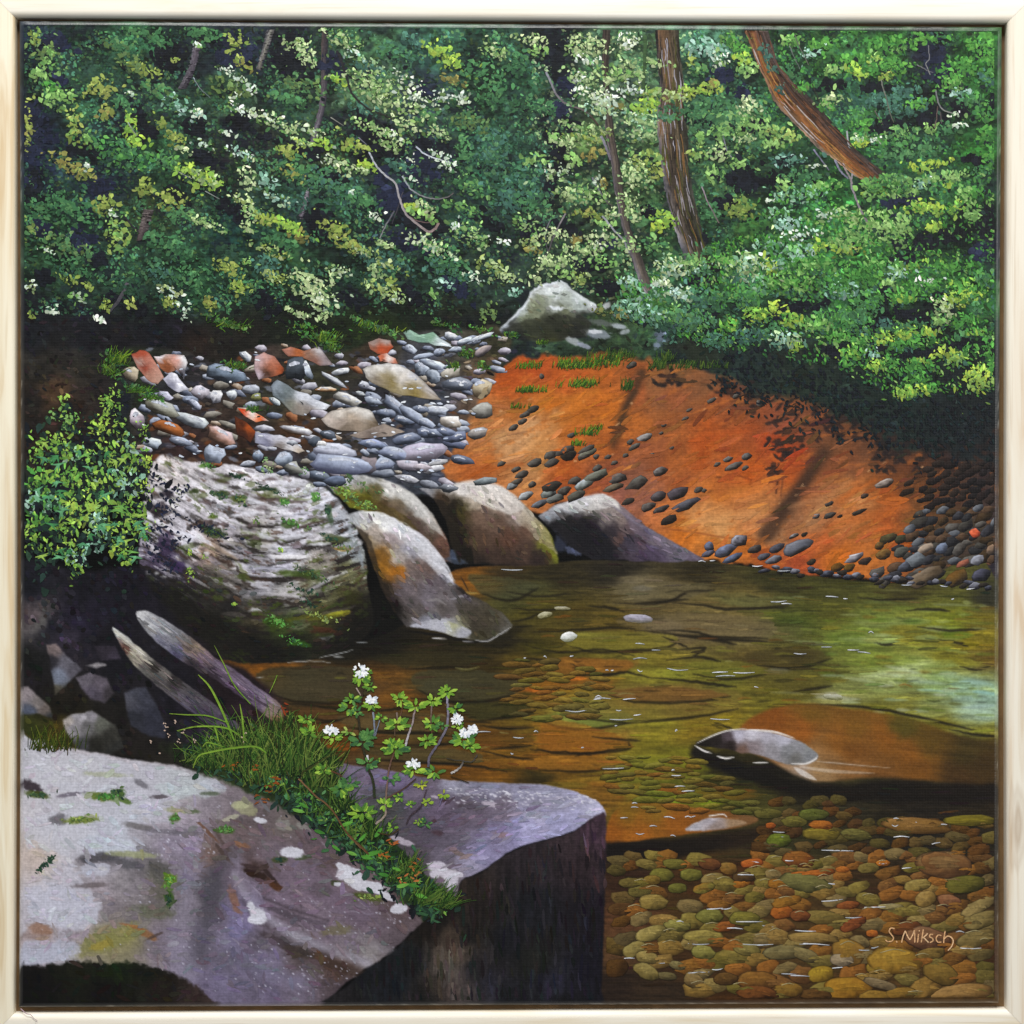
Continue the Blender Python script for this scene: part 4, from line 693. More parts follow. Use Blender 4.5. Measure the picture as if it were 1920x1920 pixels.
for p, w_ in [([(940, 614), (965, 592), (988, 568), (1000, 545), (1020, 534), (1052, 528), (1070, 540)], 4), ([(1050, 532), (1080, 552), (1110, 570), (1124, 578)], 5), ([(1020, 540), (1035, 555), (1050, 560)], 6), ([(1030, 575), (1045, 580), (1060, 576)], 5)]:
    rline(p, w_ * 1.4, w_, 'dce2ea', .9, 1.6, 5, True, 1.0)  # highlights painted along the ridge
for (x_, y_, rx_, ry_, an, col) in [(1120, 626, 26, 8, 10, '7a828c'), (1115, 622, 14, 4, 0, 'c8ccd4'), (1075, 640, 18, 6, 20, '9aa0a4'), (1095, 648, 14, 4, 20, '8a90a0'), (1130, 606, 22, 6, 10, '555c58'), (1160, 612, 14, 5, 10, 'a0a8b0'), (1172, 622, 10, 4, -20, '90989c'), (1135, 574, 12, 5, -30, 'b0b4b8'), (1240, 630, 12, 14, 40, '5c6678'), (1250, 625, 6, 8, 30, '8c98b0'), (1232, 648, 7, 5, 0, '707c90'), (1262, 605, 8, 14, 20, '4a5664'), (1160, 590, 10, 4, 0, '808890')]:
    rblob(x_, y_, rx_, ry_, an, col, .9, .3, .4, int(x_) % 40, 6)

# broken planes of the boulders, lit and shaded facets painted in
for p, col, al in [([(815, 935), (850, 945), (868, 1000), (862, 1056), (845, 1020), (836, 975)], '1c1712', .75), ([(825, 913), (905, 905), (945, 915), (985, 950), (960, 966), (915, 950), (870, 930)], 'd8d2ce', .6), ([(985, 950), (1030, 998), (1044, 1038), (1010, 1012), (970, 976)], 'a89c88', .5), ([(870, 960), (915, 952), (958, 968), (1000, 1020), (990, 1056), (890, 1056)], '4a382e', .45),
                   ([(700, 963), (745, 976), (792, 1007), (828, 1047), (852, 1090), (820, 1076), (780, 1036), (735, 1000)], 'dadae0', .55), ([(668, 988), (690, 1000), (706, 1050), (724, 1110), (742, 1150), (720, 1112), (702, 1062)], '2a221a', .7), ([(735, 1080), (790, 1068), (850, 1098), (900, 1135), (850, 1160), (770, 1150)], '5c5456', .4), ([(850, 1130), (905, 1134), (955, 1170), (920, 1194), (880, 1180)], '3c362c', .5),
                   ([(1040, 949), (1130, 927), (1160, 945), (1120, 956), (1070, 960)], 'd2d0d0', .6), ([(1025, 985), (1070, 966), (1120, 985), (1160, 1030), (1110, 1046), (1060, 1020)], '17161a', .7), ([(1156, 940), (1210, 986), (1262, 1016), (1320, 1049), (1256, 1048), (1190, 1002)], '6c6272', .5), ([(700, 897), (775, 927), (812, 966), (835, 1010), (800, 982), (760, 946)], 'd4d2d0', .5), ([(640, 925), (700, 935), (760, 965), (790, 1000), (720, 962), (660, 946)], '4c4018', .5)]:
    q_ = region(p, soft=2, rough=3, rs=9, seed=int(p[0][0]) % 50, n=1)
    over(q_.sl, q_.a * al, tex(q_, np.ones(q_.x.shape + (3,), np.float32) * H(col), .3, 12, 6, 86, .7))
for p, col, al in [([(985, 574), (1000, 546), (1052, 530), (1040, 560), (1010, 598), (962, 606)], '868c7a', .45), ([(1055, 530), (1124, 579), (1070, 584), (1040, 560)], 'b4bcba', .55), ([(942, 618), (985, 600), (1060, 590), (1108, 606), (1098, 630), (1000, 638)], '26281f', .6), ([(1000, 548), (1050, 530), (1060, 545), (1020, 556)], 'd8dee4', .6)]:
    q_ = region(p, soft=2, rough=3, rs=8, seed=int(p[0][0]) % 50, n=1)
    over(q_.sl, q_.a * al, tex(q_, np.ones(q_.x.shape + (3,), np.float32) * H(col), .3, 10, 6, 88, .5))

# --- bank at the left: dim stones, roots and two weathered logs
r = region([(30, 1060), (150, 1070), (260, 1060), (290, 1110), (330, 1160), (420, 1235), (470, 1260), (540, 1330), (560, 1400), (460, 1480), (330, 1440), (200, 1420), (30, 1410), (30, 1250)], 'painted_shaded_bank', soft=8, rough=8, rs=30, seed=181)
c = field(r, [(60, 1100, '14151c'), (150, 1110, '15141b'), (230, 1120, '15131b'), (90, 1180, '1a1922'), (150, 1160, '1f1b2a'), (60, 1155, '4a4044'), (70, 1165, '5c5a58'), (130, 1200, '2a2630'), (200, 1200, '17151b'), (180, 1160, '1d1a26'), (60, 1240, '141414'), (60, 1280, '181518'), (220, 1250, '15141a'),
              (120, 1320, '17140f'), (230, 1330, '161412'), (250, 1300, '201d22'), (320, 1290, '14131a'), (350, 1330, '1a171f'), (380, 1370, '26202c'), (330, 1380, '1a181c'), (280, 1390, '1a1715'), (300, 1420, '1f1c17'), (220, 1410, '1d1a17'), (60, 1380, '2f3414'), (110, 1370, '3a3012'), (90, 1395, '3c4418'), (420, 1300, '1c1418'), (460, 1330, '251a20'), (480, 1360, '2a1d20'), (400, 1420, '1d2014'), (500, 1400, '3a2c18')], 14, 30, 1.7, 10, 183)
over(r.sl, r.a, tex(r, c, .4, 14, 16, 185))
DIM = [([(88, 1210), (104, 1206), (124, 1228), (152, 1254), (130, 1278), (104, 1302), (98, 1262), (94, 1240)], [(100, 1215, '7a6c6c'), (125, 1240, '5c5a64'), (110, 1270, '6a7080'), (140, 1258, '55525c'), (104, 1296, '4a463c'), (96, 1240, '2a282e')]),
       ([(142, 1270, ), (170, 1261), (200, 1270), (214, 1300), (196, 1318), (170, 1310), (152, 1292)], [(160, 1270, '625c66'), (190, 1280, '57505a'), (175, 1300, '4c4652'), (208, 1300, '3a353a')]),
       ([(40, 1288), (52, 1288), (75, 1308), (92, 1325), (98, 1345), (70, 1338), (40, 1340)], [(50, 1300, '857c80'), (70, 1318, '77706f'), (85, 1332, '6a605c'), (55, 1332, '4a5060'), (92, 1342, '2f3032')]),
       ([(118, 1350), (136, 1340), (172, 1333), (186, 1340), (215, 1358), (234, 1400), (200, 1420), (150, 1412), (134, 1385), (122, 1372)], [(128, 1355, 'a49c98'), (150, 1345, 'a4a0a8'), (172, 1340, '8c8890'), (140, 1368, '8a868c'), (160, 1362, '605e60'), (190, 1355, '55564f'), (210, 1380, '2f2e2a'), (180, 1395, '23221e'), (150, 1395, '3c3c40'), (225, 1400, '2a2a28')]),
       ([(234, 1300), (255, 1288), (275, 1288), (292, 1320), (312, 1360), (310, 1384), (280, 1380), (246, 1362), (236, 1330)], [(250, 1300, '3d3e48'), (275, 1310, '363742'), (290, 1350, '2c2d38'), (250, 1350, '2a2b33'), (240, 1310, '4a4a54')]),
       ([(160, 1248), (185, 1242), (198, 1247), (180, 1252)], [(175, 1246, '8a868a')]),
       ([(175, 1210), (215, 1212), (225, 1235), (190, 1240)], [(200, 1220, '2c2730'), (215, 1230, '38323e')])]
for k, (p, q) in enumerate(DIM): boulder(p, q, 'painted_shaded_stone#%d' % k, 190 + k * 3, (14, 8, .8), .22, 5, 3, 3, 6)
boulder([(256, 1152), (268, 1144), (292, 1154), (330, 1176), (372, 1206), (402, 1232), (440, 1256), (480, 1286), (515, 1312), (533, 1332), (524, 1356), (500, 1344), (460, 1312), (415, 1282), (370, 1256), (330, 1232), (296, 1206), (270, 1180)],
        [(264, 1152, 'b8b8bc'), (285, 1168, 'a8a8ae'), (310, 1180, '94949c'), (330, 1190, '7a7a80'), (305, 1200, '6a6a78'), (350, 1215, '6c6058'), (335, 1222, '54526a'), (380, 1235, '6f5f6a'), (365, 1248, '3c343c'), (420, 1258, '66586a'), (400, 1270, '2f272f'), (455, 1285, '6f6276'), (440, 1298, '4a3e50'), (490, 1310, '75687a'), (475, 1318, '5a4c60'), (515, 1335, '7a6a64'), (520, 1350, '8a6a50'), (375, 1215, '807066'), (270, 1172, '77777c')],
        'painted_split_log', 215, (40, 4, .65), .3, 6, 1.8, 2, 5)
boulder([(211, 1180), (222, 1182), (245, 1200), (280, 1230), (330, 1268), (380, 1304), (420, 1336), (446, 1356), (440, 1372), (400, 1362), (350, 1330), (300, 1290), (262, 1258), (232, 1220)],
        [(216, 1183, 'b8bab8'), (240, 1200, 'b4b4b0'), (260, 1216, 'c0bcb0'), (280, 1232, '8a8680'), (235, 1214, '5c4038'), (255, 1235, '8a8478'), (275, 1255, '5c5a58'), (310, 1260, '66625f'), (300, 1280, '4a4648'), (350, 1290, '4c484c'), (340, 1310, '55505a'), (390, 1318, '504a54'), (380, 1340, '403848'), (430, 1352, '4f4656'), (330, 1275, '2f2b2c'), (290, 1250, '3a3634')],
        'painted_thin_log', 221, (40, 4, .65), .3, 5, 1.8, 2, 5)
rline([(258, 1150), (270, 1160), (285, 1170), (300, 1176)], 6, 3, 'c8c8cc', .6, 2); rline([(216, 1184), (240, 1204), (262, 1226)], 5, 3, 'd0ccc0', .7, 1.6)

# --- front rock, two faces and the split with grass growing from it
FR = boulder([(30, 1396), (60, 1394), (150, 1406), (230, 1421), (300, 1430), (350, 1440), (420, 1460), (500, 1490), (600, 1550), (700, 1625), (780, 1690), (800, 1720), (770, 1750), (720, 1795), (690, 1812), (640, 1850), (600, 1890), (560, 1900), (30, 1900)],
        [(60, 1410, 'a8a8b2'), (60, 1440, 'b0b0ba'), (150, 1430, 'bdbdc8'), (220, 1450, 'b4b4c0'), (290, 1455, 'b0b0ba'), (340, 1480, 'aeb2ba'), (60, 1530, 'c2c2ce'), (150, 1550, 'c0c0cc'), (250, 1520, 'b8b8c6'), (300, 1500, 'b4b4c2'), (330, 1530, 'a8a4b4'), (390, 1510, '85808c'), (440, 1510, '77717a'),
         (70, 1600, 'b8a8a0'), (70, 1575, 'bcb0ac'), (130, 1620, 'bcbcc8'), (170, 1590, 'a8aab8'), (220, 1575, 'b8bccc'), (240, 1590, 'b4b8c8'), (190, 1632, 'b6b6c4'), (230, 1650, '8a8890'), (160, 1606, '56535a'), (210, 1608, '55525a'), (260, 1620, '646168'), (290, 1640, '5f6058'), (260, 1660, '807c88'), (330, 1640, '7c7688'), (320, 1590, '8f8aa0'), (360, 1580, '8e88a0'),
         (90, 1690, 'bcbcca'), (150, 1710, 'b8b8cc'), (120, 1730, 'b4b4c6'), (190, 1680, '9a94a0'), (210, 1710, '77727c'), (250, 1720, '706c74'), (300, 1700, '6f6a70'), (310, 1670, '5f6052'), (360, 1640, '7a7488'), (370, 1700, '86808f'), (60, 1740, '9a8c8c'), (80, 1745, '957c70'), (110, 1760, 'a8a8b8'), (60, 1790, 'a8a8ba'), (120, 1790, 'b0b2c2'), (140, 1755, '8f8894'),
         (200, 1765, '828058'), (240, 1750, '86845a'), (160, 1780, '8a8470'), (300, 1760, '7c7586'), (340, 1790, '837d94'), (390, 1750, '7c7690'), (400, 1700, '55515a'), (400, 1650, '524f58'), (385, 1680, '4c4a50'), (430, 1690, '6c6680'), (450, 1740, '76729a'), (470, 1700, '7a749a'), (440, 1640, '6f6478'), (430, 1580, '706468'), (400, 1600, '6f5c54'), (450, 1560, '685c60'),
         (480, 1630, '3a2c28'), (500, 1600, '6f6570'), (500, 1660, '665c6c'), (560, 1640, '6e6272'), (520, 1690, '7d7186'), (590, 1690, '6f6274'), (540, 1720, '5c525e'), (600, 1720, '7a7080'), (680, 1720, '645868'), (640, 1690, '66586a'), (490, 1770, '5c5664'), (520, 1745, '8a8296'), (560, 1770, '84808e'), (500, 1800, '736f8c'), (640, 1770, '77707c'), (690, 1795, '8a888c'), (740, 1770, '544c54'),
         (610, 1750, '6f6676'), (560, 1790, '4a4040'), (620, 1810, '4f4240'), (640, 1820, '54443f'), (560, 1850, '6a6478'), (500, 1860, '66607a'), (420, 1840, '736f8c'), (450, 1800, '6c6884'), (640, 1850, '463e46'), (360, 1810, '746f84'), (380, 1850, '6a6480'), (620, 1610, '5c5058'), (470, 1540, '5c5458'), (540, 1545, '66605f'), (740, 1700, '55494c'), (670, 1660, '6a5e60'), (580, 1590, '5f545c')],
        'painted_lichen_rock', 231, (24, 12, .35), .12, 14, 2.5, 3, 15)
img[FR.sl] = np.where((FR.a > .02)[..., None], tex(FR, img[FR.sl] * np.array([1.03, 1.0, .985], np.float32), .13, 9, 6, 263, .3), img[FR.sl])
for k in range(170):      # chips and cracks
    x_, y_ = rng.uniform(300, 740), rng.uniform(1560, 1850)
    if REG[int(gj(y_)), int(gi(x_))] != REGN.index('painted_lichen_rock'): continue
    a_ = rng.normal(.55, .35); L = rng.uniform(8, 34)
    rline([(x_, y_), (x_ + L * .5 * math.cos(a_) + rng.normal(0, 2), y_ + L * .5 * math.sin(a_) + rng.normal(0, 2)), (x_ + L * math.cos(a_), y_ + L * math.sin(a_))], rng.uniform(1.5, 4), 1.5, rng.choice(['463c42', '574a50', 'a49cac', '8f8698', '5c4a44']), rng.uniform(.35, .7), 1.6, 4, True, .6)
sl = FR.sl
# ridges of the rock, modelled with painted crease shadows and light edges
for p, w0, w1, col, al, so in [([(430, 1600), (405, 1650), (390, 1710), (372, 1790)], 34, 44, '4b4852', .62, 18), ([(362, 1610), (345, 1690), (335, 1770), (350, 1830)], 34, 50, '8d879c', .5, 18), ([(440, 1640), (470, 1690), (520, 1735), (600, 1775), (690, 1806)], 14, 18, 'a29eae', .6, 8), ([(455, 1690), (510, 1745), (570, 1785), (610, 1795)], 10, 20, '3d3539', .6, 9),
                               ([(495, 1684), (550, 1706), (615, 1726)], 6, 4, '453c44', .75, 4), ([(590, 1790), (630, 1808), (680, 1828)], 16, 18, '40322c', .7, 6), ([(395, 1545), (425, 1590), (440, 1606)], 4, 8, '4a3c38', .7, 4), ([(440, 1610), (470, 1660), (490, 1720), (480, 1700)], 22, 10, '9089a0', .45, 10), ([(560, 1840), (480, 1815), (420, 1760)], 26, 14, '7f7a96', .45, 14), ([(400, 1790), (440, 1830), (480, 1868)], 20, 10, '56515e', .5, 12),
                               ([(520, 1600), (580, 1640), (640, 1690), (720, 1730)], 40, 30, '75697b', .4, 20), ([(330, 1560), (400, 1556), (440, 1556)], 10, 6, '615c66', .6, 6), ([(640, 1740), (700, 1770), (735, 1785)], 12, 16, '8a858c', .5, 8)]:
    rline(p, w0, w1, col, al, so, 8)
q_ = region([(30, 1402), (120, 1408), (220, 1425), (300, 1436), (360, 1452), (425, 1478), (400, 1492), (345, 1494), (322, 1520), (318, 1542), (262, 1546), (236, 1556), (246, 1578), (240, 1592), (196, 1598), (150, 1602), (136, 1618), (150, 1648), (178, 1680), (186, 1706), (176, 1728), (148, 1742), (110, 1734), (70, 1724), (30, 1730)], soft=4, rough=9, rs=16, seed=233)
over(q_.sl, q_.a * .8, tex(q_, field(q_, [(60, 1430, 'bcbcc6'), (160, 1440, 'c2c2cc'), (260, 1470, 'bcbcc8'), (350, 1474, 'b8bec4'), (100, 1560, 'c6c6d2'), (70, 1600, 'c4b6b0'), (200, 1570, 'bec2d0'), (250, 1520, 'bebfcc'), (110, 1690, 'c0c0d0'), (150, 1640, 'bcbac8'), (300, 1515, 'b4b2c0')], 10, 30), .09, 18, 9, 234, .2))
q_ = region([(30, 1766), (80, 1768), (130, 1764), (150, 1776), (130, 1794), (80, 1804), (30, 1808)], soft=5, rough=8, rs=14, seed=236)
over(q_.sl, q_.a * .75, H('b2b4c6'))
# lichen crust with ragged rims
for (x_, y_, rx_, ry_, an, col) in [(90, 1450, 50, 30, 10, 'c6c6d0'), (160, 1480, 60, 12, 5, 'c2c2ce'), (110, 1560, 70, 40, 0, 'c4c4d0'), (210, 1585, 50, 16, 8, 'c2c8d6'), (180, 1632, 32, 13, -5, 'bfc0d0'), (110, 1700, 70, 36, 10, 'c0c0d0'), (80, 1790, 50, 18, -8, 'b4b6c8'), (330, 1480, 40, 10, 5, 'bcc4ca'), (260, 1520, 50, 20, -10, 'bebfcc'),
                                    (390, 1470, 20, 9, -10, 'c0c4d0'), (460, 1515, 24, 14, 20, '9c9c78'), (450, 1510, 14, 8, 0, 'b4b690'), (430, 1535, 18, 5, -20, 'b8b8a0')]:
    rblob(x_, y_, rx_, ry_, an, col, .72, .14, .55, int(x_ + y_) % 60, 14)
for (x_, y_, rx_, ry_, an, col, al) in [(60, 1475, 28, 9, 30, '2f262c', .9), (70, 1490, 25, 6, 10, '3f4c1a', .8), (130, 1490, 28, 4, -8, '5a5260', .7), (190, 1494, 26, 8, 8, '566a20', .85), (220, 1488, 14, 10, 0, '3c5a1c', .85), (235, 1502, 12, 5, 20, '44601c', .8), (200, 1452, 40, 5, 2, '9aa078', .5), (110, 1536, 16, 10, 0, '5f5c62', .8), (150, 1537, 32, 7, -5, '66761f', .8),
                                       (265, 1470, 14, 6, 30, '6a6870', .8), (300, 1494, 16, 4, 0, '4c444a', .8), (395, 1488, 18, 4, 0, '4a5440', .8), (328, 1534, 10, 8, 0, '3f6018', .85), (330, 1520, 20, 5, 10, '9a9c74', .7), (360, 1522, 14, 4, 0, '4c5c38', .7), (425, 1556, 16, 8, 0, '3f6020', .85), (260, 1550, 26, 6, 12, '6a6668', .8), (320, 1560, 50, 5, 4, '6a6670', .7), (190, 1608, 40, 9, -6, '4c4a50', .85),
                                       (240, 1620, 30, 9, 10, '55545a', .8), (300, 1630, 20, 16, 10, '504e4c', .7), (250, 1602, 44, 6, 3, '9a9e78', .8), (318, 1650, 12, 14, 0, '5c7c20', .9), (316, 1685, 9, 16, 0, '33521c', .85), (290, 1710, 36, 12, 5, '5c6048', .6), (170, 1660, 34, 5, -4, '5f5658', .7),
                                       (205, 1762, 62, 17, -22, '84824e', .8), (190, 1772, 20, 8, -15, 'a08c38', .6), (275, 1752, 20, 7, 30, '8a5a30', .7), (250, 1738, 26, 3, 15, 'a0643c', .7), (290, 1755, 18, 3, -25, '4a3c38', .8), (75, 1742, 24, 10, 10, '8f6c58', .6), (390, 1560, 30, 3, 45, '6a4a38', .8), (418, 1600, 26, 4, 50, '4a3c38', .8), (455, 1585, 14, 6, 20, '8a5c3c', .6),
                                       (480, 1640, 24, 8, 22, '2c1f1a', .95), (515, 1660, 16, 8, 40, '4a2c18', .9), (470, 1625, 20, 4, 15, '3a2c2c', .9), (505, 1640, 24, 4, 50, '2f2322', .85), (440, 1690, 8, 26, -20, '8a5c3c', .6), (400, 1660, 12, 36, 12, '4c4852', .6), (395, 1700, 14, 50, 8, '514e58', .5), (540, 1715, 46, 6, 20, '4f4650', .8), (590, 1728, 26, 4, 12, '5a505c', .7), (530, 1770, 44, 8, 28, '3c3236', .75), (560, 1785, 30, 9, 20, '40362f', .6),
                                       (625, 1810, 34, 9, 24, '3f302a', .85), (600, 1795, 12, 6, 20, '5a4030', .7), (600, 1668, 20, 12, 10, '544a50', .6), (630, 1745, 30, 8, -8, '6a6444', .6), (525, 1612, 14, 6, 0, '3c4824', .8), (570, 1608, 16, 4, -10, '3a4a28', .7), (690, 1682, 26, 6, 15, '46521f', .8), (630, 1655, 10, 5, 0, '333c20', .8), (450, 1800, 44, 10, 30, '5c5868', .5), (490, 1840, 40, 6, 30, '5a5566', .5)]:
    rblob(x_, y_, rx_, ry_, an, col, al, .35, .5, int(x_ * 3 + y_) % 60, 8)
for (x_, y_, rx_, ry_, an) in [(548, 1598, 22, 11, 5), (640, 1625, 12, 6, 30), (650, 1635, 10, 14, -20), (655, 1640, 26, 14, 5), (690, 1662, 40, 11, 10), (725, 1680, 20, 6, 25), (748, 1704, 15, 10, -10), (485, 1718, 18, 14, 30), (470, 1700, 8, 10, 0), (475, 1725, 12, 7, 10), (530, 1545, 14, 12, 0), (488, 1538, 12, 5, 10), (570, 1552, 16, 6, 30), (633, 1658, 8, 4, 0)]:
    rblob(x_, y_, rx_, ry_, an, 'd2d2de' if x_ not in (530, 570) else '8a8884', .92 if x_ not in (530, 570) else .7, .15, .3, int(x_) % 50, 7)
for k in range(420):
    x_, y_ = rng.uniform(60, 780), rng.uniform(1480, 1860)
    if rng.random() < .5: x_, y_ = rng.normal(*[(490, 60), (660, 60), (590, 40), (340, 50)][k % 4]), rng.normal(*[(1800, 40), (1730, 25), (1830, 25), (1585, 20)][k % 4])
    if not (42 < x_ < 1865 and 1400 < y_ < 1870): continue
    i_, j_ = int(gi(x_)), int(gj(y_))
    if REG[j_, i_] == REGN.index('painted_lichen_rock'): rblob(x_, y_, rng.uniform(1, 2.6), rng.uniform(.8, 1.6), rng.uniform(0, 60), 'c8c6d8', rng.uniform(.3, .85), .4, .2, k)
r = region([(300, 1395), (420, 1390), (540, 1350), (640, 1430), (700, 1500), (780, 1590), (850, 1660), (850, 1730), (805, 1735), (750, 1680), (660, 1600), (580, 1545), (500, 1500), (420, 1466), (340, 1432)], 'painted_grassy_split', soft=6, rough=8, rs=14, seed=238)
over(r.sl, r.a, tex(r, field(r, [(340, 1420, '22261a'), (420, 1430, '2c3a1c'), (500, 1480, '26331a'), (560, 1500, '1f2e1a'), (640, 1560, '1a2a18'), (700, 1590, '1c3018'), (760, 1650, '1e3018'), (820, 1700, '2a3a1c'), (520, 1400, '3a3a1a'), (600, 1440, '2f421f')], 8, 20), .5, 8, 14, 239))
# black hollow under the rock
r = region([(30, 1812), (70, 1812), (110, 1806), (160, 1802), (210, 1806), (250, 1804), (300, 1818), (340, 1832), (370, 1850), (392, 1868), (400, 1900), (30, 1900)], soft=4, rough=7, rs=9, seed=241)
over(r.sl, r.a, tex(r, field(r, [(60, 1850, '0e0c0c'), (150, 1820, '17180f'), (220, 1815, '16200f'), (200, 1860, '0f0d0c'), (300, 1850, '1f1815'), (370, 1870, '332826'), (280, 1830, '14160f')], 6, 15), .35, 8, 20, 243))
# the second face: pale top, black side
boulder([(630, 1436), (700, 1440), (790, 1456), (860, 1464), (950, 1468), (1040, 1474), (1100, 1492), (1130, 1512), (1136, 1530), (1124, 1530), (1108, 1536), (1080, 1556), (1040, 1570), (990, 1582), (950, 1600), (900, 1635), (865, 1650), (854, 1680), (820, 1660), (740, 1580), (660, 1500)],
        [(680, 1450, '6d6378'), (740, 1452, '75698a'), (800, 1470, '6a6070'), (860, 1472, '8a889a'), (920, 1474, '8f8da4'), (980, 1482, '8e8ca4'), (1040, 1488, '9694ac'), (1090, 1502, 'a8a6c0'), (1120, 1522, 'b8b6d2'), (1070, 1530, 'a4a2c4'), (1050, 1550, '9c9abe'), (1000, 1520, '9490a8'), (960, 1560, '8c86ac'), (900, 1600, '8680a2'), (880, 1630, '9a94ae'),
         (850, 1570, '6f6678'), (800, 1560, '5a5260'), (900, 1530, '665c6c'), (940, 1520, '706676'), (870, 1510, '5f5462'), (820, 1520, '62566a'), (900, 1490, '787488'), (850, 1540, '5c5060'), (930, 1560, '7f7896'), (830, 1600, '6a6272'), (780, 1600, '4f4850'), (720, 1520, '4a4a4c'), (840, 1640, '6a6064'), (990, 1560, 'a09cc0')], 'painted_rock_top', 247, (30, 8, -.2), .2, 14, 2, 2, 10)
for (x_, y_, rx_, ry_, an, col, al) in [(835, 1502, 8, 4, 10, '3c2428', .8), (820, 1562, 10, 5, 10, '3f2024', .8), (815, 1540, 8, 4, 40, '402a2e', .7), (880, 1512, 26, 5, 5, '453c44', .6), (940, 1565, 16, 6, 15, '8a6658', .5), (860, 1600, 20, 4, 30, '7f6250', .5), (820, 1570, 60, 16, 5, '4f4854', .5), (880, 1495, 40, 6, 0, '565060', .5), (1030, 1510, 40, 8, 15, '8a869c', .5)]:
    rblob(x_, y_, rx_, ry_, an, col, al, .4, .5, int(x_) % 50, 8)
for (x_, y_, rx_, ry_) in [(822, 1628, 18, 12), (815, 1640, 10, 6), (845, 1650, 14, 20), (838, 1640, 14, 8), (862, 1640, 7, 5), (760, 1580, 16, 5), (745, 1572, 14, 4), (920, 1508, 16, 5), (815, 1494, 7, 3)]:
    rblob(x_, y_, rx_, ry_, 10, 'cfcad8' if y_ > 1600 else 'b4aab8', .88, .2, .3, int(x_) % 50, 8)
for k in range(170):
    x_ = rng.uniform(840, 1120); y_ = 1476 + (x_ - 840) * .06 + abs(rng.normal(0, 16))
    rblob(x_, y_, rng.uniform(1.5, 5), rng.uniform(.8, 1.6), rng.uniform(0, 25), 'dcdae6', rng.uniform(.3, .8), .4, .3, k)
DK = [(1136, 1528), (1122, 1528), (1106, 1536), (1080, 1556), (1040, 1571), (990, 1584), (950, 1602), (900, 1637), (866, 1652), (852, 1690), (820, 1720), (800, 1722), (770, 1752), (722, 1797), (690, 1816), (650, 1850), (600, 1900), (900, 1900), (1122, 1905), (1128, 1860), (1131, 1780), (1134, 1680), (1136, 1590)]
r = region(DK, 'painted_rock_side', soft=2.5, rough=2, rs=12, seed=255)
c = field(r, [(900, 1700, '1d1817'), (870, 1680, '2a221e'), (1000, 1620, '262024'), (1060, 1580, '30262a'), (1110, 1560, '3a2a34'), (1100, 1620, '2a2024'), (1000, 1700, '17171c'), (1110, 1720, '17131a'), (1110, 1820, '15131c'), (950, 1760, '17171c'), (1000, 1800, '1a1a18'), (760, 1800, '15171a'), (800, 1740, '17120f'), (830, 1720, '14110f'), (740, 1840, '15171c'),
              (850, 1750, '3f342c'), (852, 1790, '5a4e44'), (845, 1830, '5c534e'), (850, 1860, '504440'), (870, 1860, '3a3434'), (820, 1850, '2c2622'), (890, 1820, '201d20'), (920, 1850, '23222a'), (1040, 1850, '201f2a'), (700, 1860, '191a1f'), (660, 1870, '1c1a1c'), (800, 1870, '1a1817'), (700, 1830, '14161a'), (880, 1750, '1a1816'), (1060, 1880, '121114'), (960, 1870, '141418')], 8, 20, 1.8, 9, 257)
c = tex(r, c, .45, 7, 70, 259, .04); c = tex(r, c, .3, 6, 6, 261)
over(r.sl, r.a, c)

# ------------------------------------------------------------------ canvas and lay-in as relief: one mesh for each painted passage
lum = img.mean(-1)
bl = sum(np.roll(np.roll(lum, a, 0), b, 1) for a in (-2, 0, 2) for b in (-2, 0, 2)) / 9
relief = 0.00005 * fbm(X / 5, Y / 4, 301, 3) + 0.0004 * np.clip(lum - bl, -.08, .14) + .00002
relief = np.clip(relief, 0, .0001)
WX = (X - 960) * S; WZ = (960 - Y) * S; WY = -(D_CANVAS + relief)
PV = np.stack([WX, WY, WZ], -1).reshape(-1, 3)
PC = np.clip(img, .01, 1).reshape(-1, 3)
idx = np.arange(NX * NY).reshape(NY, NX)
Q = np.stack([idx[:-1, :-1], idx[1:, :-1], idx[1:, 1:], idx[:-1, 1:]], -1).reshape(-1, 4)
QR = REG[:-1, :-1].reshape(-1)
PLABEL = {'painted_forest': 'dark leafy forest painted across the top of the canvas', 'painted_creek_bed': 'painted dry creek bed of grey and rust stones',
          'painted_clay_bank': 'painted bank of bare orange clay', 'painted_water': 'painted clear olive and amber creek pool', 'painted_ledge': 'painted orange ledges under the water',
          'painted_wet_stone': 'painted grey stone breaking the water surface', 'painted_mossy_boulder': 'painted pale boulder with curved mossy layers', 'painted_boulder_with_moss_saddle': 'painted boulder with bright moss on its saddle',
          'painted_boulder_by_pool': 'painted brown boulder with white top', 'painted_slab_boulder': 'painted sloping purple grey slab', 'painted_pointed_boulder': 'painted pale boulder sloping to a point in the pool',
          'painted_grey_boulder': 'painted grey boulder under the trees', 'painted_shaded_bank': 'painted bank in deep shade', 'painted_split_log': 'painted thick weathered log', 'painted_thin_log': 'painted thin weathered log',
          'painted_lichen_rock': 'painted lilac grey rock with white lichen', 'painted_rock_top': 'painted pale purple top of the split rock', 'painted_rock_side': 'painted black side of the split rock'}
PART = {}
for k, nm in enumerate(REGN):
    q = Q[QR == k]
    if not len(q): continue
    vs, inv = np.unique(q, return_inverse=True)
    inv = inv.reshape(-1)
    PART[nm] = fast_mesh(nm.split('#')[0], PV[vs], inv, np.arange(len(q)) * 4, np.full(len(q), 4), PC[vs], root, PLABEL.get(nm), None, True)
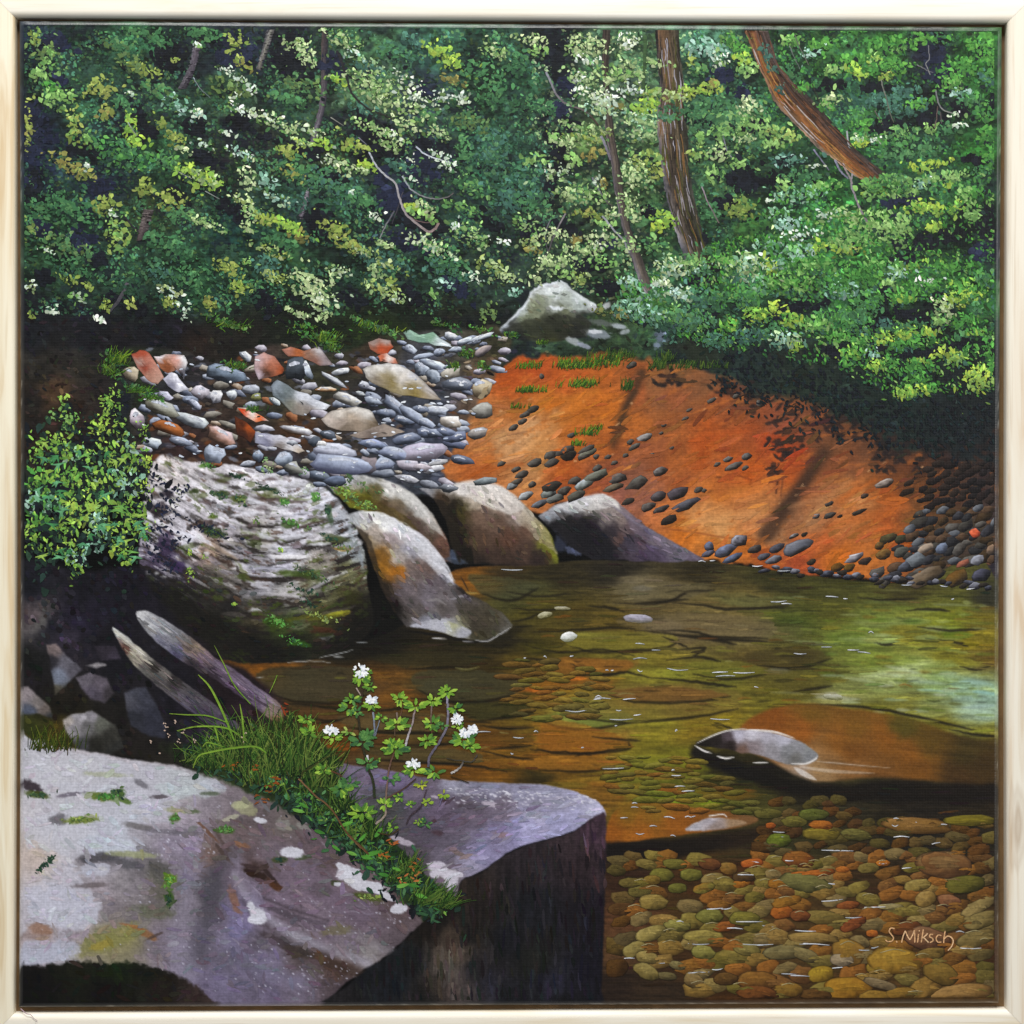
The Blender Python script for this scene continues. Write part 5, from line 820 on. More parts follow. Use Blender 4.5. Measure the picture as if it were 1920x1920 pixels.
# wrapped edge of the canvas
rings = [(BEV, D_CANVAS + .00004), (BEV * .55, D_CANVAS - .0003), (BEV * .2, D_CANVAS - .0010), (0, D_CANVAS - .0022), (0, .0095)]
nS = 160
tt = np.concatenate([np.stack([np.linspace(0, 1, nS, endpoint=False), np.zeros(nS)], 1), np.stack([np.ones(nS), np.linspace(0, 1, nS, endpoint=False)], 1),
                     np.stack([np.linspace(1, 0, nS, endpoint=False), np.ones(nS)], 1), np.stack([np.zeros(nS), np.linspace(1, 0, nS, endpoint=False)], 1)])
vs, cs, fs = [], [], []
for q, (ins, d) in enumerate(rings):
    ex, ey = quad(tt[:, 0], tt[:, 1], ins)
    ci = img[np.clip((tt[:, 1] * (NY - 1)).astype(int), 0, NY - 1), np.clip((tt[:, 0] * (NX - 1)).astype(int), 0, NX - 1)]
    raw = H('c9c4b8')
    w = np.clip(.10 * q + .35 * (rng.random(len(tt)) > .86) * (q > 1), 0, .8)[:, None] * np.ones((len(tt), 3))
    vs += [wpt(a, b, d) for a, b in zip(ex, ey)]
    cs.append(ci * (1 - w) + raw * w)
nn = len(tt)
for q in range(len(rings) - 1):
    for i in range(nn):
        j = (i + 1) % nn
        fs.append((q * nn + i, q * nn + j, (q + 1) * nn + j, (q + 1) * nn + i))
fs = [f[::-1] for f in fs]
EDGE = PAINT.copy(); EDGE.name = 'varnished_canvas_edge'
EDGE.node_tree.nodes['Principled BSDF'].inputs['Specular IOR Level'].default_value = .6
EDGE.node_tree.nodes['Principled BSDF'].inputs['Roughness'].default_value = .36
mesh_obj('canvas', vs, fs, EDGE, root, np.vstack(cs), True, 'stretched canvas with paint wrapped round its edge')

# ================================================================== PAINTING, stones laid one by one
XMIN = {'pebble': 1137}
def stone(parent, name, cx, cy, rx_, ry_, rot, light, mid, dark, z, shape=2.2, k=14, lit=(-.25, -1), hl=None, rough=.10, edge=.45):
    a = np.arange(k) / k * 2 * np.pi + rng.uniform(0, .4)
    ca, sa = np.cos(a), np.sin(a)
    R = 1 / (np.abs(ca) ** shape + np.abs(sa) ** shape) ** (1 / shape) * (1 + rng.uniform(-rough, rough, k))
    c, s = math.cos(math.radians(rot)), math.sin(math.radians(rot))
    L, M, Dk = H(light), H(mid), H(dark)
    vs, cs = [], []
    for ri, rr in enumerate((1.0, .86, .5)):
        for i in range(k):
            x, y = ca[i] * R[i] * rx_ * rr, sa[i] * R[i] * ry_ * rr
            X_, Y_ = cx + x * c - y * s, cy + x * s + y * c
            nx_, ny_ = ca[i] * rr, sa[i] * rr
            t = -(nx_ * -lit[0] + ny_ * -lit[1]); t = .5 + .55 * t + rng.normal(0, .07)
            col = Dk + (M - Dk) * min(1, max(0, t * 2)) if t < .5 else M + (L - M) * min(1, (t - .5) * 2)
            if ri == 0: col = col * (1 - edge) + Dk * edge
            vs.append(wpt(min(max(X_, XMIN.get(name, 46)), 1864), min(max(Y_, 48), 1878 - X_ * .0042), D_CANVAS + ZS * (z + (.00002, .00012, .0002)[ri]))); cs.append(np.clip(col * (1 + rng.normal(0, .04)), 0, 1))
    vs.append(wpt(min(cx, 1862), min(cy, 1870), D_CANVAS + ZS * (z + .00023))); cs.append(M * .6 + L * .4)
    fs = []
    for q in range(2):
        for i in range(k):
            j = (i + 1) % k
            fs.append((q * k + j, q * k + i, (q + 1) * k + i, (q + 1) * k + j))
    for i in range(k): fs.append((2 * k + (i + 1) % k, 2 * k + i, 3 * k))
    return mesh_obj(name, vs, fs, PAINT, parent, np.array(cs), True)
def slab(parent, name, pts, dabs, z, soft_n=1):
    """an angular stone: outline plus colours at dabs"""
    p = np.array(pts, float); p = np.stack([p, p * .55 + np.roll(p, -1, 0) * .45 + rng.normal(0, 1.2, p.shape)], 1).reshape(-1, 2); n = len(p); cen = p.mean(0)
    vs, cs = [], []
    def colat(q, f):
        w = np.array([1 / ((q[0] - d[0]) ** 2 + (q[1] - d[1]) ** 2 + 9) ** 1.6 for d in dabs])
        return (w[:, None] * np.array([H(d[2]) for d in dabs])).sum(0) / w.sum() * f
    for ri, rr in enumerate((1, .9, .72, .5, .25)):
        for q in p:
            x = cen + (q - cen) * rr
            if ri: x = x + rng.normal(0, .7, 2)
            vs.append(wpt(*x, D_CANVAS + ZS * (z + .00005 * ri))); cs.append(colat(x, .75 if ri == 0 else 1 + rng.normal(0, .05)))
    vs.append(wpt(*cen, D_CANVAS + ZS * (z + .00024))); cs.append(colat(cen, 1))
    fs = []
    for q in range(4):
        for i in range(n):
            j = (i + 1) % n; fs.append((q * n + i, q * n + j, (q + 1) * n + j, (q + 1) * n + i))
    for i in range(n): fs.append((4 * n + i, 4 * n + (i + 1) % n, 5 * n))
    a = np.sum(p[:, 0] * np.roll(p[:, 1], -1) - p[:, 1] * np.roll(p[:, 0], -1))
    if a > 0: fs = [f[::-1] for f in fs]
    return mesh_obj(name, vs, fs, PAINT, parent, np.clip(np.array(cs), 0, 1), True)

# creek stones: small blue-grey cobbles first, then the larger named ones
CR = PART['painted_creek_bed']
taken = []
GREY = [('c8cedc', '7f879a', '262a34'), ('b8c0d2', '6c748a', '20242e'), ('dcdee8', '9a9cac', '33343e'), ('a4aec4', '5c6478', '1c2028'), ('d4d0dc', '948e9c', '302c34'), ('ccc6be', '8a8176', '2c2620'), ('9aa0b4', '4f5668', '1a1d26')]
WARM = [('c8bcb0', '8a7460', '352820'), ('b07a58', '7a4a2c', '301c12'), ('a8a49c', '6a645c', '262220'), ('d0d0da', '8a8a98', '2c2a30')]
def free(x, y, r, k=.8):
    for (a, b, c_) in taken:
        if (x - a) ** 2 + ((y - b) * 1.5) ** 2 < ((r + c_) * k) ** 2: return False
    taken.append((x, y, r)); return True
cnt = 0
for q in range(5000):
    if cnt > 205: break
    x_, y_ = rng.uniform(255, 950), rng.uniform(628, 915)
    if REG[int(gj(y_)), int(gi(x_))] != REGN.index('painted_creek_bed'): continue
    blue = x_ > 660 - (y_ - 760) * .3
    r_ = rng.uniform(7, 14) if blue else rng.uniform(7, 16)
    if y_ < 690: r_ *= .75
    if not free(x_, y_, r_, .66): continue
    g_ = GREY[rng.integers(len(GREY))] if (blue and rng.random() < .88) or rng.random() < .5 else WARM[rng.integers(len(WARM))]
    stone(CR, 'stone', x_, y_, r_ * rng.uniform(1.0, 1.5), r_ * rng.uniform(.5, .72), rng.uniform(-10, 24), *g_, .00035 + rng.uniform(0, .00005), shape=rng.choice([1.4, 2.0, 3.0]), lit=(.25, -1.3), k=int(rng.integers(7, 10)), rough=.24)
    cnt += 1
BIG = [(625, 845, 42, 14, 4, 'c4c6d2', 'a4a8b8', '4a4c5c'), (642, 871, 62, 17, 4, 'a8b0c2', '747c92', '3a3c50'), (690, 872, 22, 17, 10, '8a8084', '5c5860', '2c2a30'), (716, 871, 23, 14, -12, 'a4acbe', '6c748a', '2a2e3c'), (794, 846, 46, 17, -8, 'bcb8cc', '948e9e', '4a464e'), (700, 832, 26, 11, 5, 'a4accc', '707a92', '2a2f3c'),
       (738, 850, 30, 12, 10, 'b4bac8', '78809a', '2a2e3a'), (763, 822, 26, 10, -10, '9098ac', '5c6478', '22262f'), (772, 778, 26, 12, 30, 'b4bccc', '6c7488', '262a34'), (740, 760, 24, 11, 35, 'b4bac8', '6a7286', '262a34'), (760, 788, 24, 9, 10, 'a0a8b8', '5a6276', '20242c'), (725, 775, 18, 8, 5, '8a92a4', '4c5466', '1c2028'),
       (797, 792, 24, 8, 25, 'b0b8c8', '6c7488', '262a34'), (820, 770, 20, 9, 3, 'd0d4dc', '8c92a2', '33363f'), (790, 768, 18, 8, 5, '8a92a4', '525a6c', '20242c'), (845, 790, 22, 12, 10, 'd4d2d2', 'a8a098', '4a443e'), (905, 770, 18, 14, -15, 'a8a8a4', '6f6c68', '2c2a28'), (858, 720, 26, 13, 8, '8a8f9c', '585e6c', '24272e'),
       (812, 705, 16, 14, 30, 'a8b0bc', '646c7a', '262a32'), (845, 700, 20, 12, -20, 'bcb8b0', '8a857c', '3a3630'), (905, 728, 19, 18, -10, 'c4b8a0', '8f8470', '3a3024'), (865, 722, 22, 10, 0, '8088a0', '505870', '20242c'), (835, 810, 20, 9, 10, '8a92a8', '4c546a', '1f232c'), (818, 812, 22, 9, 5, '9aa2b4', '5a6276', '22262f'), (800, 812, 18, 9, 5, '8a92a4', '505870', '20242c'),
       (855, 820, 24, 9, -10, '8088a0', '4a5066', '1c2028'), (895, 812, 22, 12, -10, 'a8a4a0', '75706e', '2c2a2a'), (850, 832, 26, 9, 8, '7a829a', '4a5066', '1c2028'), (865, 862, 24, 9, 8, '6c7488', '424858', '1c2028'), (790, 876, 24, 9, 5, 'c8c0c8', '8f8890', '3a363c'), (765, 872, 22, 10, 3, 'c4c0cc', '948e9a', '3f3b44'),
       (820, 868, 24, 8, -12, 'c8c8cc', '8c8c90', '3a3a3c'), (812, 880, 20, 7, -10, 'd4d4dc', '94949c', '3f3f44'), (765, 898, 24, 9, 15, 'd0d0d4', '8a8a94', '35363c'), (720, 888, 24, 8, 0, '8a8f9c', '565c6a', '24272e'), (805, 908, 20, 8, 15, 'a0a4b0', '60646e', '282a30'), (840, 915, 20, 8, 5, '8a8e98', '50545c', '222428'), (910, 902, 26, 7, -8, '8a9498', '5c6468', '2a2e30'),
       (598, 892, 20, 10, 10, '7a8494', '464e5c', '1c2028'), (628, 902, 22, 10, 0, '6c7890', '3f4656', '1a1d24'), (548, 830, 12, 6, 0, 'c4c8d0', '80848e', '30323a'), (602, 832, 10, 6, 0, 'e4e4e8', 'a8a8ac', '4a4a4c'), (555, 806, 30, 7, 12, 'd8d8e0', '8f8f9a', '3a2c20'), (615, 815, 16, 8, 10, '6a7280', '3f4550', '1c2026'), (590, 828, 14, 9, 0, '5a626e', '3c424c', '1c2026'),
       (533, 862, 18, 17, -20, 'b0b8c8', '7a8494', '353a44'), (548, 876, 22, 12, 20, 'a8a8a4', '6c6c68', '2a2a2a'), (484, 855, 12, 12, 0, 'a4b0c4', '5c6678', '262a34'), (420, 700, 42, 20, 12, '8a98ac', '4f5a68', '1c2028'), (245, 700, 17, 14, 25, 'b8ae98', '8a8070', '3a342c'), (375, 735, 16, 13, 10, 'd0ccd8', '9c96a0', '3a363c'), (405, 743, 12, 13, 0, 'f0f0f4', 'b4b4bc', '44444c'),
       (435, 740, 10, 10, 0, 'd4d8e0', '9a9ea8', '3a3c42'), (470, 730, 16, 9, 0, 'c0c4d0', '80848e', '30323a'), (310, 743, 15, 9, 25, 'c8c8d8', '8a8a9c', '2f2f38'), (364, 757, 20, 8, 38, 'c4c8d8', '7a7e90', '2a2c36'), (300, 764, 36, 13, 22, 'b4b8b4', '757468', '2a2822'), (360, 788, 34, 12, 18, 'd4dce4', '8a909a', '33363c'), (315, 802, 30, 12, 20, 'a8683c', '7a4622', '2a180c'),
       (258, 788, 14, 22, -20, 'd8d0dc', '857c84', '302a2e'), (417, 818, 26, 14, 28, 'd4c4cc', 'a07a6c', '3a2c24'), (285, 830, 18, 11, 10, 'd4dce8', '8a94a4', '33383f'), (340, 828, 26, 9, 12, 'b0b8cc', '666c7c', '262830'), (400, 852, 22, 16, 20, 'bcc4d4', '828a9c', '3a3e48'), (465, 870, 16, 6, -10, 'b8bcc8', '6a6e7a', '26282e'), (460, 668, 12, 8, 35, 'd8dce4', '8a909c', '2c2f36'),
       (555, 692, 22, 20, -15, '4a525c', '2c3238', '15181c'), (576, 694, 7, 17, -22, 'd4dce8', '9aa4b4', '4a525e'), (640, 696, 18, 6, -8, 'e4e8ec', 'a8acb4', '3f4248'), (625, 712, 30, 5, 28, 'd0d4dc', '8a8e98', '2c2e34'), (610, 730, 24, 5, 0, 'd8d4cc', 'a07a54', '3a2a1c'), (650, 748, 28, 9, 22, 'd8d8dc', '8f8c88', '33312f'), (515, 752, 12, 6, 30, 'd4dce0', '8a949c', '30363c'),
       (700, 752, 16, 8, 10, 'c0c8d4', '747c8c', '2a2e36'), (676, 738, 10, 5, 15, 'd4d8dc', '8a8e94', '303236'), (770, 655, 12, 8, 30, 'c8d0dc', '8a90a0', '303440'), (795, 668, 20, 6, -10, 'b8c0d0', '7c8496', '2a2e38'), (825, 660, 12, 7, -15, 'b4bccc', '70788a', '262a34'), (845, 630, 12, 7, 10, 'e0e4ec', '9aa0ac', '363a42'), (870, 640, 16, 6, -15, 'd0d8e0', '8890a0', '2c3038'),
       (905, 632, 22, 5, -20, 'dce4ec', '98a0ac', '30343c'), (905, 658, 18, 8, -30, 'a89c98', '6c6468', '2a2628'), (810, 682, 26, 8, 18, 'd0d8e8', '8a94a8', '30343e'), (855, 655, 14, 6, -10, 'c4ccd8', '7c8494', '2a2e36'), (480, 745, 10, 8, 0, '8a9060', '5c5c38', '26281a'), (890, 640, 16, 6, -15, 'c4ccd8', '80889a', '2a2e36'), (790, 690, 14, 14, 25, 'c4ccd8', '707888', '262a32')]
up = lambda h_, f_: '%02x%02x%02x' % tuple(int(255 * min(.97, q_ * f_)) for q_ in H(h_))
for b in BIG: stone(CR, 'stone', *b[:5], up(b[5], 1.14), up(b[6], 1.16), b[7], .00062 + rng.uniform(0, .0002), shape=rng.choice([1.4, 2.0, 2.8]), lit=(.25, -1.3), k=11, rough=.2)
SL = [([(680, 692), (700, 684), (735, 679), (765, 692), (795, 715), (815, 735), (828, 750), (800, 748), (770, 742), (735, 736), (705, 722), (686, 708)], [(690, 695, 'd0ccc8'), (715, 688, 'dcdad8'), (745, 688, 'e0dede'), (775, 705, 'd0d0d8'), (805, 730, 'b4b0b4'), (820, 745, 'a89c90'), (720, 705, '94876c'), (735, 718, '7a6c44'), (755, 712, 'c4beb8'), (770, 725, '8a7a54'), (780, 738, '857440'), (705, 715, '7d7264'), (795, 742, '9a8a70')]),
      ([(602, 786), (612, 776), (635, 768), (668, 762), (692, 768), (704, 785), (712, 800), (680, 812), (640, 808), (615, 800)], [(612, 785, 'b8aca4'), (635, 775, 'c8c0b8'), (665, 768, 'd8d4d0'), (690, 775, 'd0ccc8'), (640, 792, 'a09288'), (670, 795, '8f7f70'), (700, 795, '6a5c4c'), (650, 804, '5c5044'), (660, 780, 'b0a090')]),
      ([(655, 816), (700, 800), (720, 794), (745, 804), (760, 810), (735, 818), (700, 822), (675, 822)], [(670, 818, '94867c'), (710, 806, '8f827a'), (735, 808, 'a09288'), (700, 818, '6a5e58')]),
      ([(508, 724), (520, 712), (540, 722), (560, 734), (590, 748), (620, 760), (612, 768), (585, 768), (570, 780), (550, 776), (530, 756), (512, 742)], [(515, 725, '8a94a0'), (540, 735, '6a7478'), (565, 742, 'ccd0dc'), (590, 752, 'c4c8d4'), (612, 762, 'd8dce4'), (560, 765, '8a8078'), (545, 760, '7a7a70'), (580, 772, '857a74'), (525, 745, '5c666c')]),
      ([(478, 668), (495, 660), (515, 668), (532, 690), (530, 700), (505, 708), (485, 712), (476, 690)], [(482, 675, 'c0a4a8'), (500, 668, 'c49890'), (515, 680, 'b47058'), (530, 695, '9a4a28'), (500, 700, '4a3024'), (484, 705, 'b8a8b4'), (510, 690, 'a06048')]),
      ([(528, 655), (545, 650), (570, 658), (598, 650), (610, 665), (625, 684), (600, 686), (570, 672), (540, 668)], [(540, 658, 'a47060'), (560, 662, 'a45a30'), (580, 664, '8a6858'), (598, 656, 'b0acb0'), (612, 676, '9a8c90'), (590, 680, '7a5448')]),
      ([(690, 642), (710, 634), (732, 638), (738, 650), (728, 662), (708, 664), (694, 655)], [(700, 642, '9c8a84'), (725, 640, 'a49490'), (715, 655, 'b04a28'), (730, 655, 'a0401e'), (700, 655, '8a5440')]),
      ([(708, 668), (725, 662), (742, 672), (746, 682), (728, 680), (712, 678)], [(715, 670, 'b86448'), (730, 672, 'e4d8d4'), (742, 680, 'b87058')]),
      ([(756, 624), (768, 618), (785, 628), (812, 622), (825, 634), (845, 646), (850, 652), (815, 648), (785, 642), (764, 636)], [(765, 626, '86a496'), (785, 632, '7fa08c'), (808, 630, '80a48c'), (825, 640, 'c8d4d8'), (840, 648, 'dce4ec'), (790, 640, '6a8a7c')]),
      ([(246, 664), (262, 656), (280, 662), (295, 685), (308, 708), (296, 720), (276, 712), (258, 690)], [(255, 665, '9c4c38'), (268, 662, 'a84c34'), (280, 675, 'b07464'), (295, 695, 'b88878'), (300, 712, 'bc9484'), (270, 690, '8a4030'), (278, 706, 'a47868'), (262, 680, 'a89088')]),
      ([(288, 668), (310, 664), (345, 666), (352, 680), (345, 712), (338, 690), (315, 700), (300, 690)], [(300, 668, 'e0dce4'), (330, 674, 'c89488'), (346, 672, 'e8e8ec'), (315, 690, '7a4428'), (305, 680, '8a5030'), (348, 700, '6a6c78')]),
      ([(305, 710), (320, 698), (332, 702), (345, 720), (356, 730), (335, 736), (315, 724)], [(315, 712, 'a8a8b8'), (328, 705, 'e4e4f0'), (340, 722, 'dcdce8'), (350, 730, 'c4c4d0'), (320, 724, '77778a')]),
      ([(478, 808), (500, 812), (525, 815), (550, 828), (572, 846), (560, 850), (530, 842), (500, 838), (478, 830)], [(490, 815, '9a9cb0'), (520, 820, 'c4c4d0'), (545, 832, 'd8d8e0'), (565, 846, 'c8b8a8'), (500, 832, '74748a'), (525, 838, '7d7470')]),
      ([(445, 765), (465, 768), (490, 780), (505, 790), (480, 792), (460, 782)], [(455, 768, 'd04820'), (475, 775, 'e8d8d0'), (490, 784, 'd86028'), (500, 790, 'b0a4a0')]),
      ([(440, 780), (460, 790), (480, 810), (470, 830), (445, 815)], [(455, 795, '4a2414'), (465, 800, 'a04a1c'), (455, 815, '3a2018')]),
      ([(895, 745), (905, 720), (920, 718), (915, 740), (905, 748)], [(910, 725, 'a08c6c'), (905, 742, '8a7c64')])]
for p, d in SL: slab(CR, 'stone', p, d, .00072)
for (x_, y_, rx_, ry_, an, col) in [(515, 722, 16, 5, 30, 'c4d0d8')]: pass

# dark cobbles strewn over the clay
hx2 = lambda h_, f_: '%02x%02x%02x' % tuple(int(255 * q_ * f_) for q_ in H(h_))
CL = PART['painted_clay_bank']
def peb(x, y, rx_, ry_, an=-24, l='6a6862', m='3a3430', d='17120f', z=.0004):
    stone(CL, 'stone', x, y, rx_, ry_, an, l, m, d, z + rng.uniform(0, .0001), shape=rng.choice([1.6, 2.0, 2.6]), lit=(-.3, -1.1), k=9, rough=.2)
for t in [(1003, 868, 16, 8), (1033, 853, 14, 8), (1058, 845, 22, 8), (1095, 855, 15, 6), (1100, 843, 17, 6), (1035, 868, 14, 8), (967, 880, 11, 5), (978, 890, 14, 7), (970, 903, 14, 6), (1118, 856, 6, 5), (1140, 857, 7, 4), (1182, 829, 7, 5), (1190, 838, 13, 5),
          (1173, 854, 6, 4), (1120, 878, 10, 6), (1078, 901, 13, 7), (1195, 906, 25, 12), (1058, 920, 13, 9), (1320, 920, 6, 4), (1310, 918, 10, 6), (1335, 751, 11, 4), (1380, 743, 7, 4), (1425, 756, 7, 9), (1285, 785, 9, 3), (1292, 769, 7, 3),
          (1245, 797, 7, 4), (1345, 871, 7, 4), (1397, 878, 7, 4), (1072, 816, 9, 5), (985, 777, 11, 5), (963, 802, 9, 5), (980, 790, 9, 5), (1016, 706, 5, 6), (1185, 684, 12, 6), (998, 908, 9, 6), (1223, 852, 5, 4), (1260, 840, 5, 3), (1152, 868, 8, 4), (1240, 812, 5, 3), (940, 870, 10, 5)]:
    peb(*t, -24 if t[0] != 1425 else -60)
for t in [(1210, 820, 17, 7, 'b0acac', '6a6664'), (1068, 854, 17, 9, '3a342c', '1f1a17'), (1095, 909, 19, 9, 'c8d0d8', '5c625c'), (1115, 893, 30, 9, '86887c', '55564c'), (1158, 898, 18, 9, '7c7874', '3a3634'), (1237, 884, 15, 8, '8a8684', '3c3634'), (1035, 912, 21, 11, '4a4640', '26221e'), (1030, 925, 15, 9, '9aa09c', '5c6260'),
          (1270, 926, 21, 11, '605860', '2f2a2e'), (1233, 931, 15, 9, '6a6468', '322c2e'), (1285, 947, 30, 9, '6a6a74', '35343c'), (1365, 861, 10, 5, '8a8682', '4a4642'), (1400, 856, 11, 7, '807c7a', '3f3a38'), (1376, 874, 19, 6, '86827e', '443e3a'), (1000, 767, 13, 6, '55524a', '2c2824'), (1100, 850, 18, 6, '8a8a7c', '585648'),
          (1150, 915, 22, 7, '7a7060', '4c4234'), (1080, 930, 20, 8, '66655c', '3c3a34'), (960, 912, 14, 7, '9aa0a4', '5c6064'), (985, 930, 18, 8, 'c0c4c8', '7c8084'), (1040, 935, 20, 8, '8a8c88', '50524e'), (1215, 950, 16, 7, '7a7470', '3c3634'), (1180, 940, 14, 7, '4a443e', '24201c'), (1240, 955, 18, 6, '5c5654', '2c2828'),
          (1010, 945, 18, 7, '8a8f98', '4c5058'), (1255, 975, 18, 8, '3a3430', '201c1a'), (1330, 1025, 9, 9, '7a84a0', '3a3c4a'), (1328, 1038, 16, 7, '7c7c90', '44424e'), (1360, 1032, 22, 11, '808aa8', '4a4c5c'), (1386, 1014, 15, 11, 'a8a8b4', '3f3c44'), (1414, 1030, 16, 8, '5c5450', '2c2624'), (1375, 1046, 20, 7, '7480a0', '3c4254'), (1432, 1044, 14, 6, '6a6c78', '34343c'),
          (1495, 1027, 30, 12, '80828c', '4c4e58'), (1457, 1028, 16, 8, '5c5c66', '34323a'), (1488, 1005, 11, 4, 'a0a0a4', '2c2826'), (1508, 1002, 7, 4, '40382f', '241f1a'), (1531, 968, 8, 5, '9a9aa0', '2f2c2c'), (1556, 966, 14, 5, '6a645f', '2a2522'), (1575, 968, 6, 3, '2f2a24', '1c1814'), (1610, 960, 16, 4, '4a443c', '261f1a'),
          (1660, 906, 20, 8, 'c8bcb4', '5a4c44'), (1705, 905, 12, 5, '3a2c24', '221a15'), (1700, 923, 16, 6, '33261c', '1e1712'), (1742, 921, 15, 6, '33261c', '1e1712'), (1720, 890, 9, 4, '33261f', '1e1814'), (1665, 1010, 18, 8, '5c5434', '332c1c'), (1690, 1011, 13, 8, '4a4a34', '2a281c'), (1602, 1046, 20, 8, 'dcd8dc', '6a6670'), (1655, 1040, 15, 10, '8a6a38', '5a4020'),
          (1622, 1052, 13, 7, '4a3a30', '2a2220'), (1522, 1054, 9, 6, '4a3f30', '29241e'), (1570, 1064, 14, 8, '7a5420', '4a3214'), (1593, 1064, 12, 8, '7a5a24', '4a3618'), (1650, 1022, 12, 8, '7a6038', '4a3418'), (1450, 1050, 20, 7, '8a8c94', '4a4a54'), (1555, 945, 9, 4, '5a5450', '2c2624'), (1620, 930, 8, 4, '5c4a40', '33261f')]:
    peb(t[0], t[1], t[2], t[3], -22, t[4], t[5])
taken = []
cnt = 0
for q in range(6000):
    if cnt > 110: break
    y_ = rng.uniform(868, 1092); x_ = rng.uniform(1640, 1868)
    edge_ = 1760 - (y_ - 880) * .42 + (0 if y_ > 940 else 0)
    if y_ > 1060: edge_ = 1560 + (1092 - y_) * 3
    if x_ < edge_ + rng.normal(0, 12): continue
    if REG[int(gj(y_)), int(gi(x_))] != REGN.index('painted_clay_bank'): continue
    r_ = rng.uniform(9, 15) * (1 if y_ > 960 else .8)
    if not free(x_, y_, r_, .74): continue
    if y_ < 950: g_ = [('3a2c28', '241c1c', '14100f'), ('332a2c', '1f1a1c', '120f10'), ('4a3830', '2c221f', '171210')][q % 3]
    else: g_ = [('66625a', '3c3834', '17151a'), ('8f8a84', '5c5650', '221e1c'), ('a0a4ac', '5f646e', '22242c'), ('6a5034', '40301c', '1a140e'), ('4a4a4c', '2a2a2e', '121216'), ('8a6a50', '5c4430', '201812'), ('5c5c64', '33333a', '15151a')][rng.integers(7)]
    g_ = [hx2(h_, .74) for h_ in g_]
    peb(x_, y_, r_ * 1.25, r_ * .72, rng.uniform(-40, -5), *g_)
    cnt += 1
for t in [(1716, 1050, 22, 14, '8c929a', '60666c', '2a2c30'), (1736, 1081, 32, 17, '8a7a68', '5c4c38', '1f1a16'), (1728, 1078, 14, 9, '8a5420', '6a4018', '3a2410'), (1792, 1084, 24, 14, '7a5420', '54401f', '1e1812'), (1828, 1000, 10, 9, 'e0704c', 'c05030', '5a2418'), (1806, 1056, 14, 6, 'b06a50', '8a5040', '33201c'),
          (1765, 1028, 15, 11, '8a98b4', '5a6274', '22242c'), (1735, 1028, 18, 8, 'bca894', '8a7a6c', '332c28'), (1840, 1078, 20, 12, '5c5c70', '24242e', '101014'), (1832, 1050, 16, 10, 'b0b4c4', '74747c', '2a2a30'), (1698, 1062, 16, 10, '6a7080', '32343c', '14151a'), (1860, 1030, 14, 9, '9a7c64', '5c4c40', '221c18'), (1690, 1035, 16, 10, '66665c', '3c3c38', '181816')]:
    peb(t[0], t[1], t[2], t[3], -25, *t[4:], z=.0006)
for k in range(34):      # wet cobbles along the waterline
    x_ = 1440 + k * 12.6 + rng.normal(0, 3); y_ = 1068 + (x_ - 1440) * .072 + rng.normal(0, 3)
    if x_ < 1868: peb(x_, y_, rng.uniform(7, 13), rng.uniform(4, 7), rng.uniform(-20, 10), *[('5c6070', '22222a', '0e0e12'), ('9a9ca8', '3c3c46', '15151a'), ('40382f', '1f1b18', '0e0c0b')][k % 3], z=.0006)

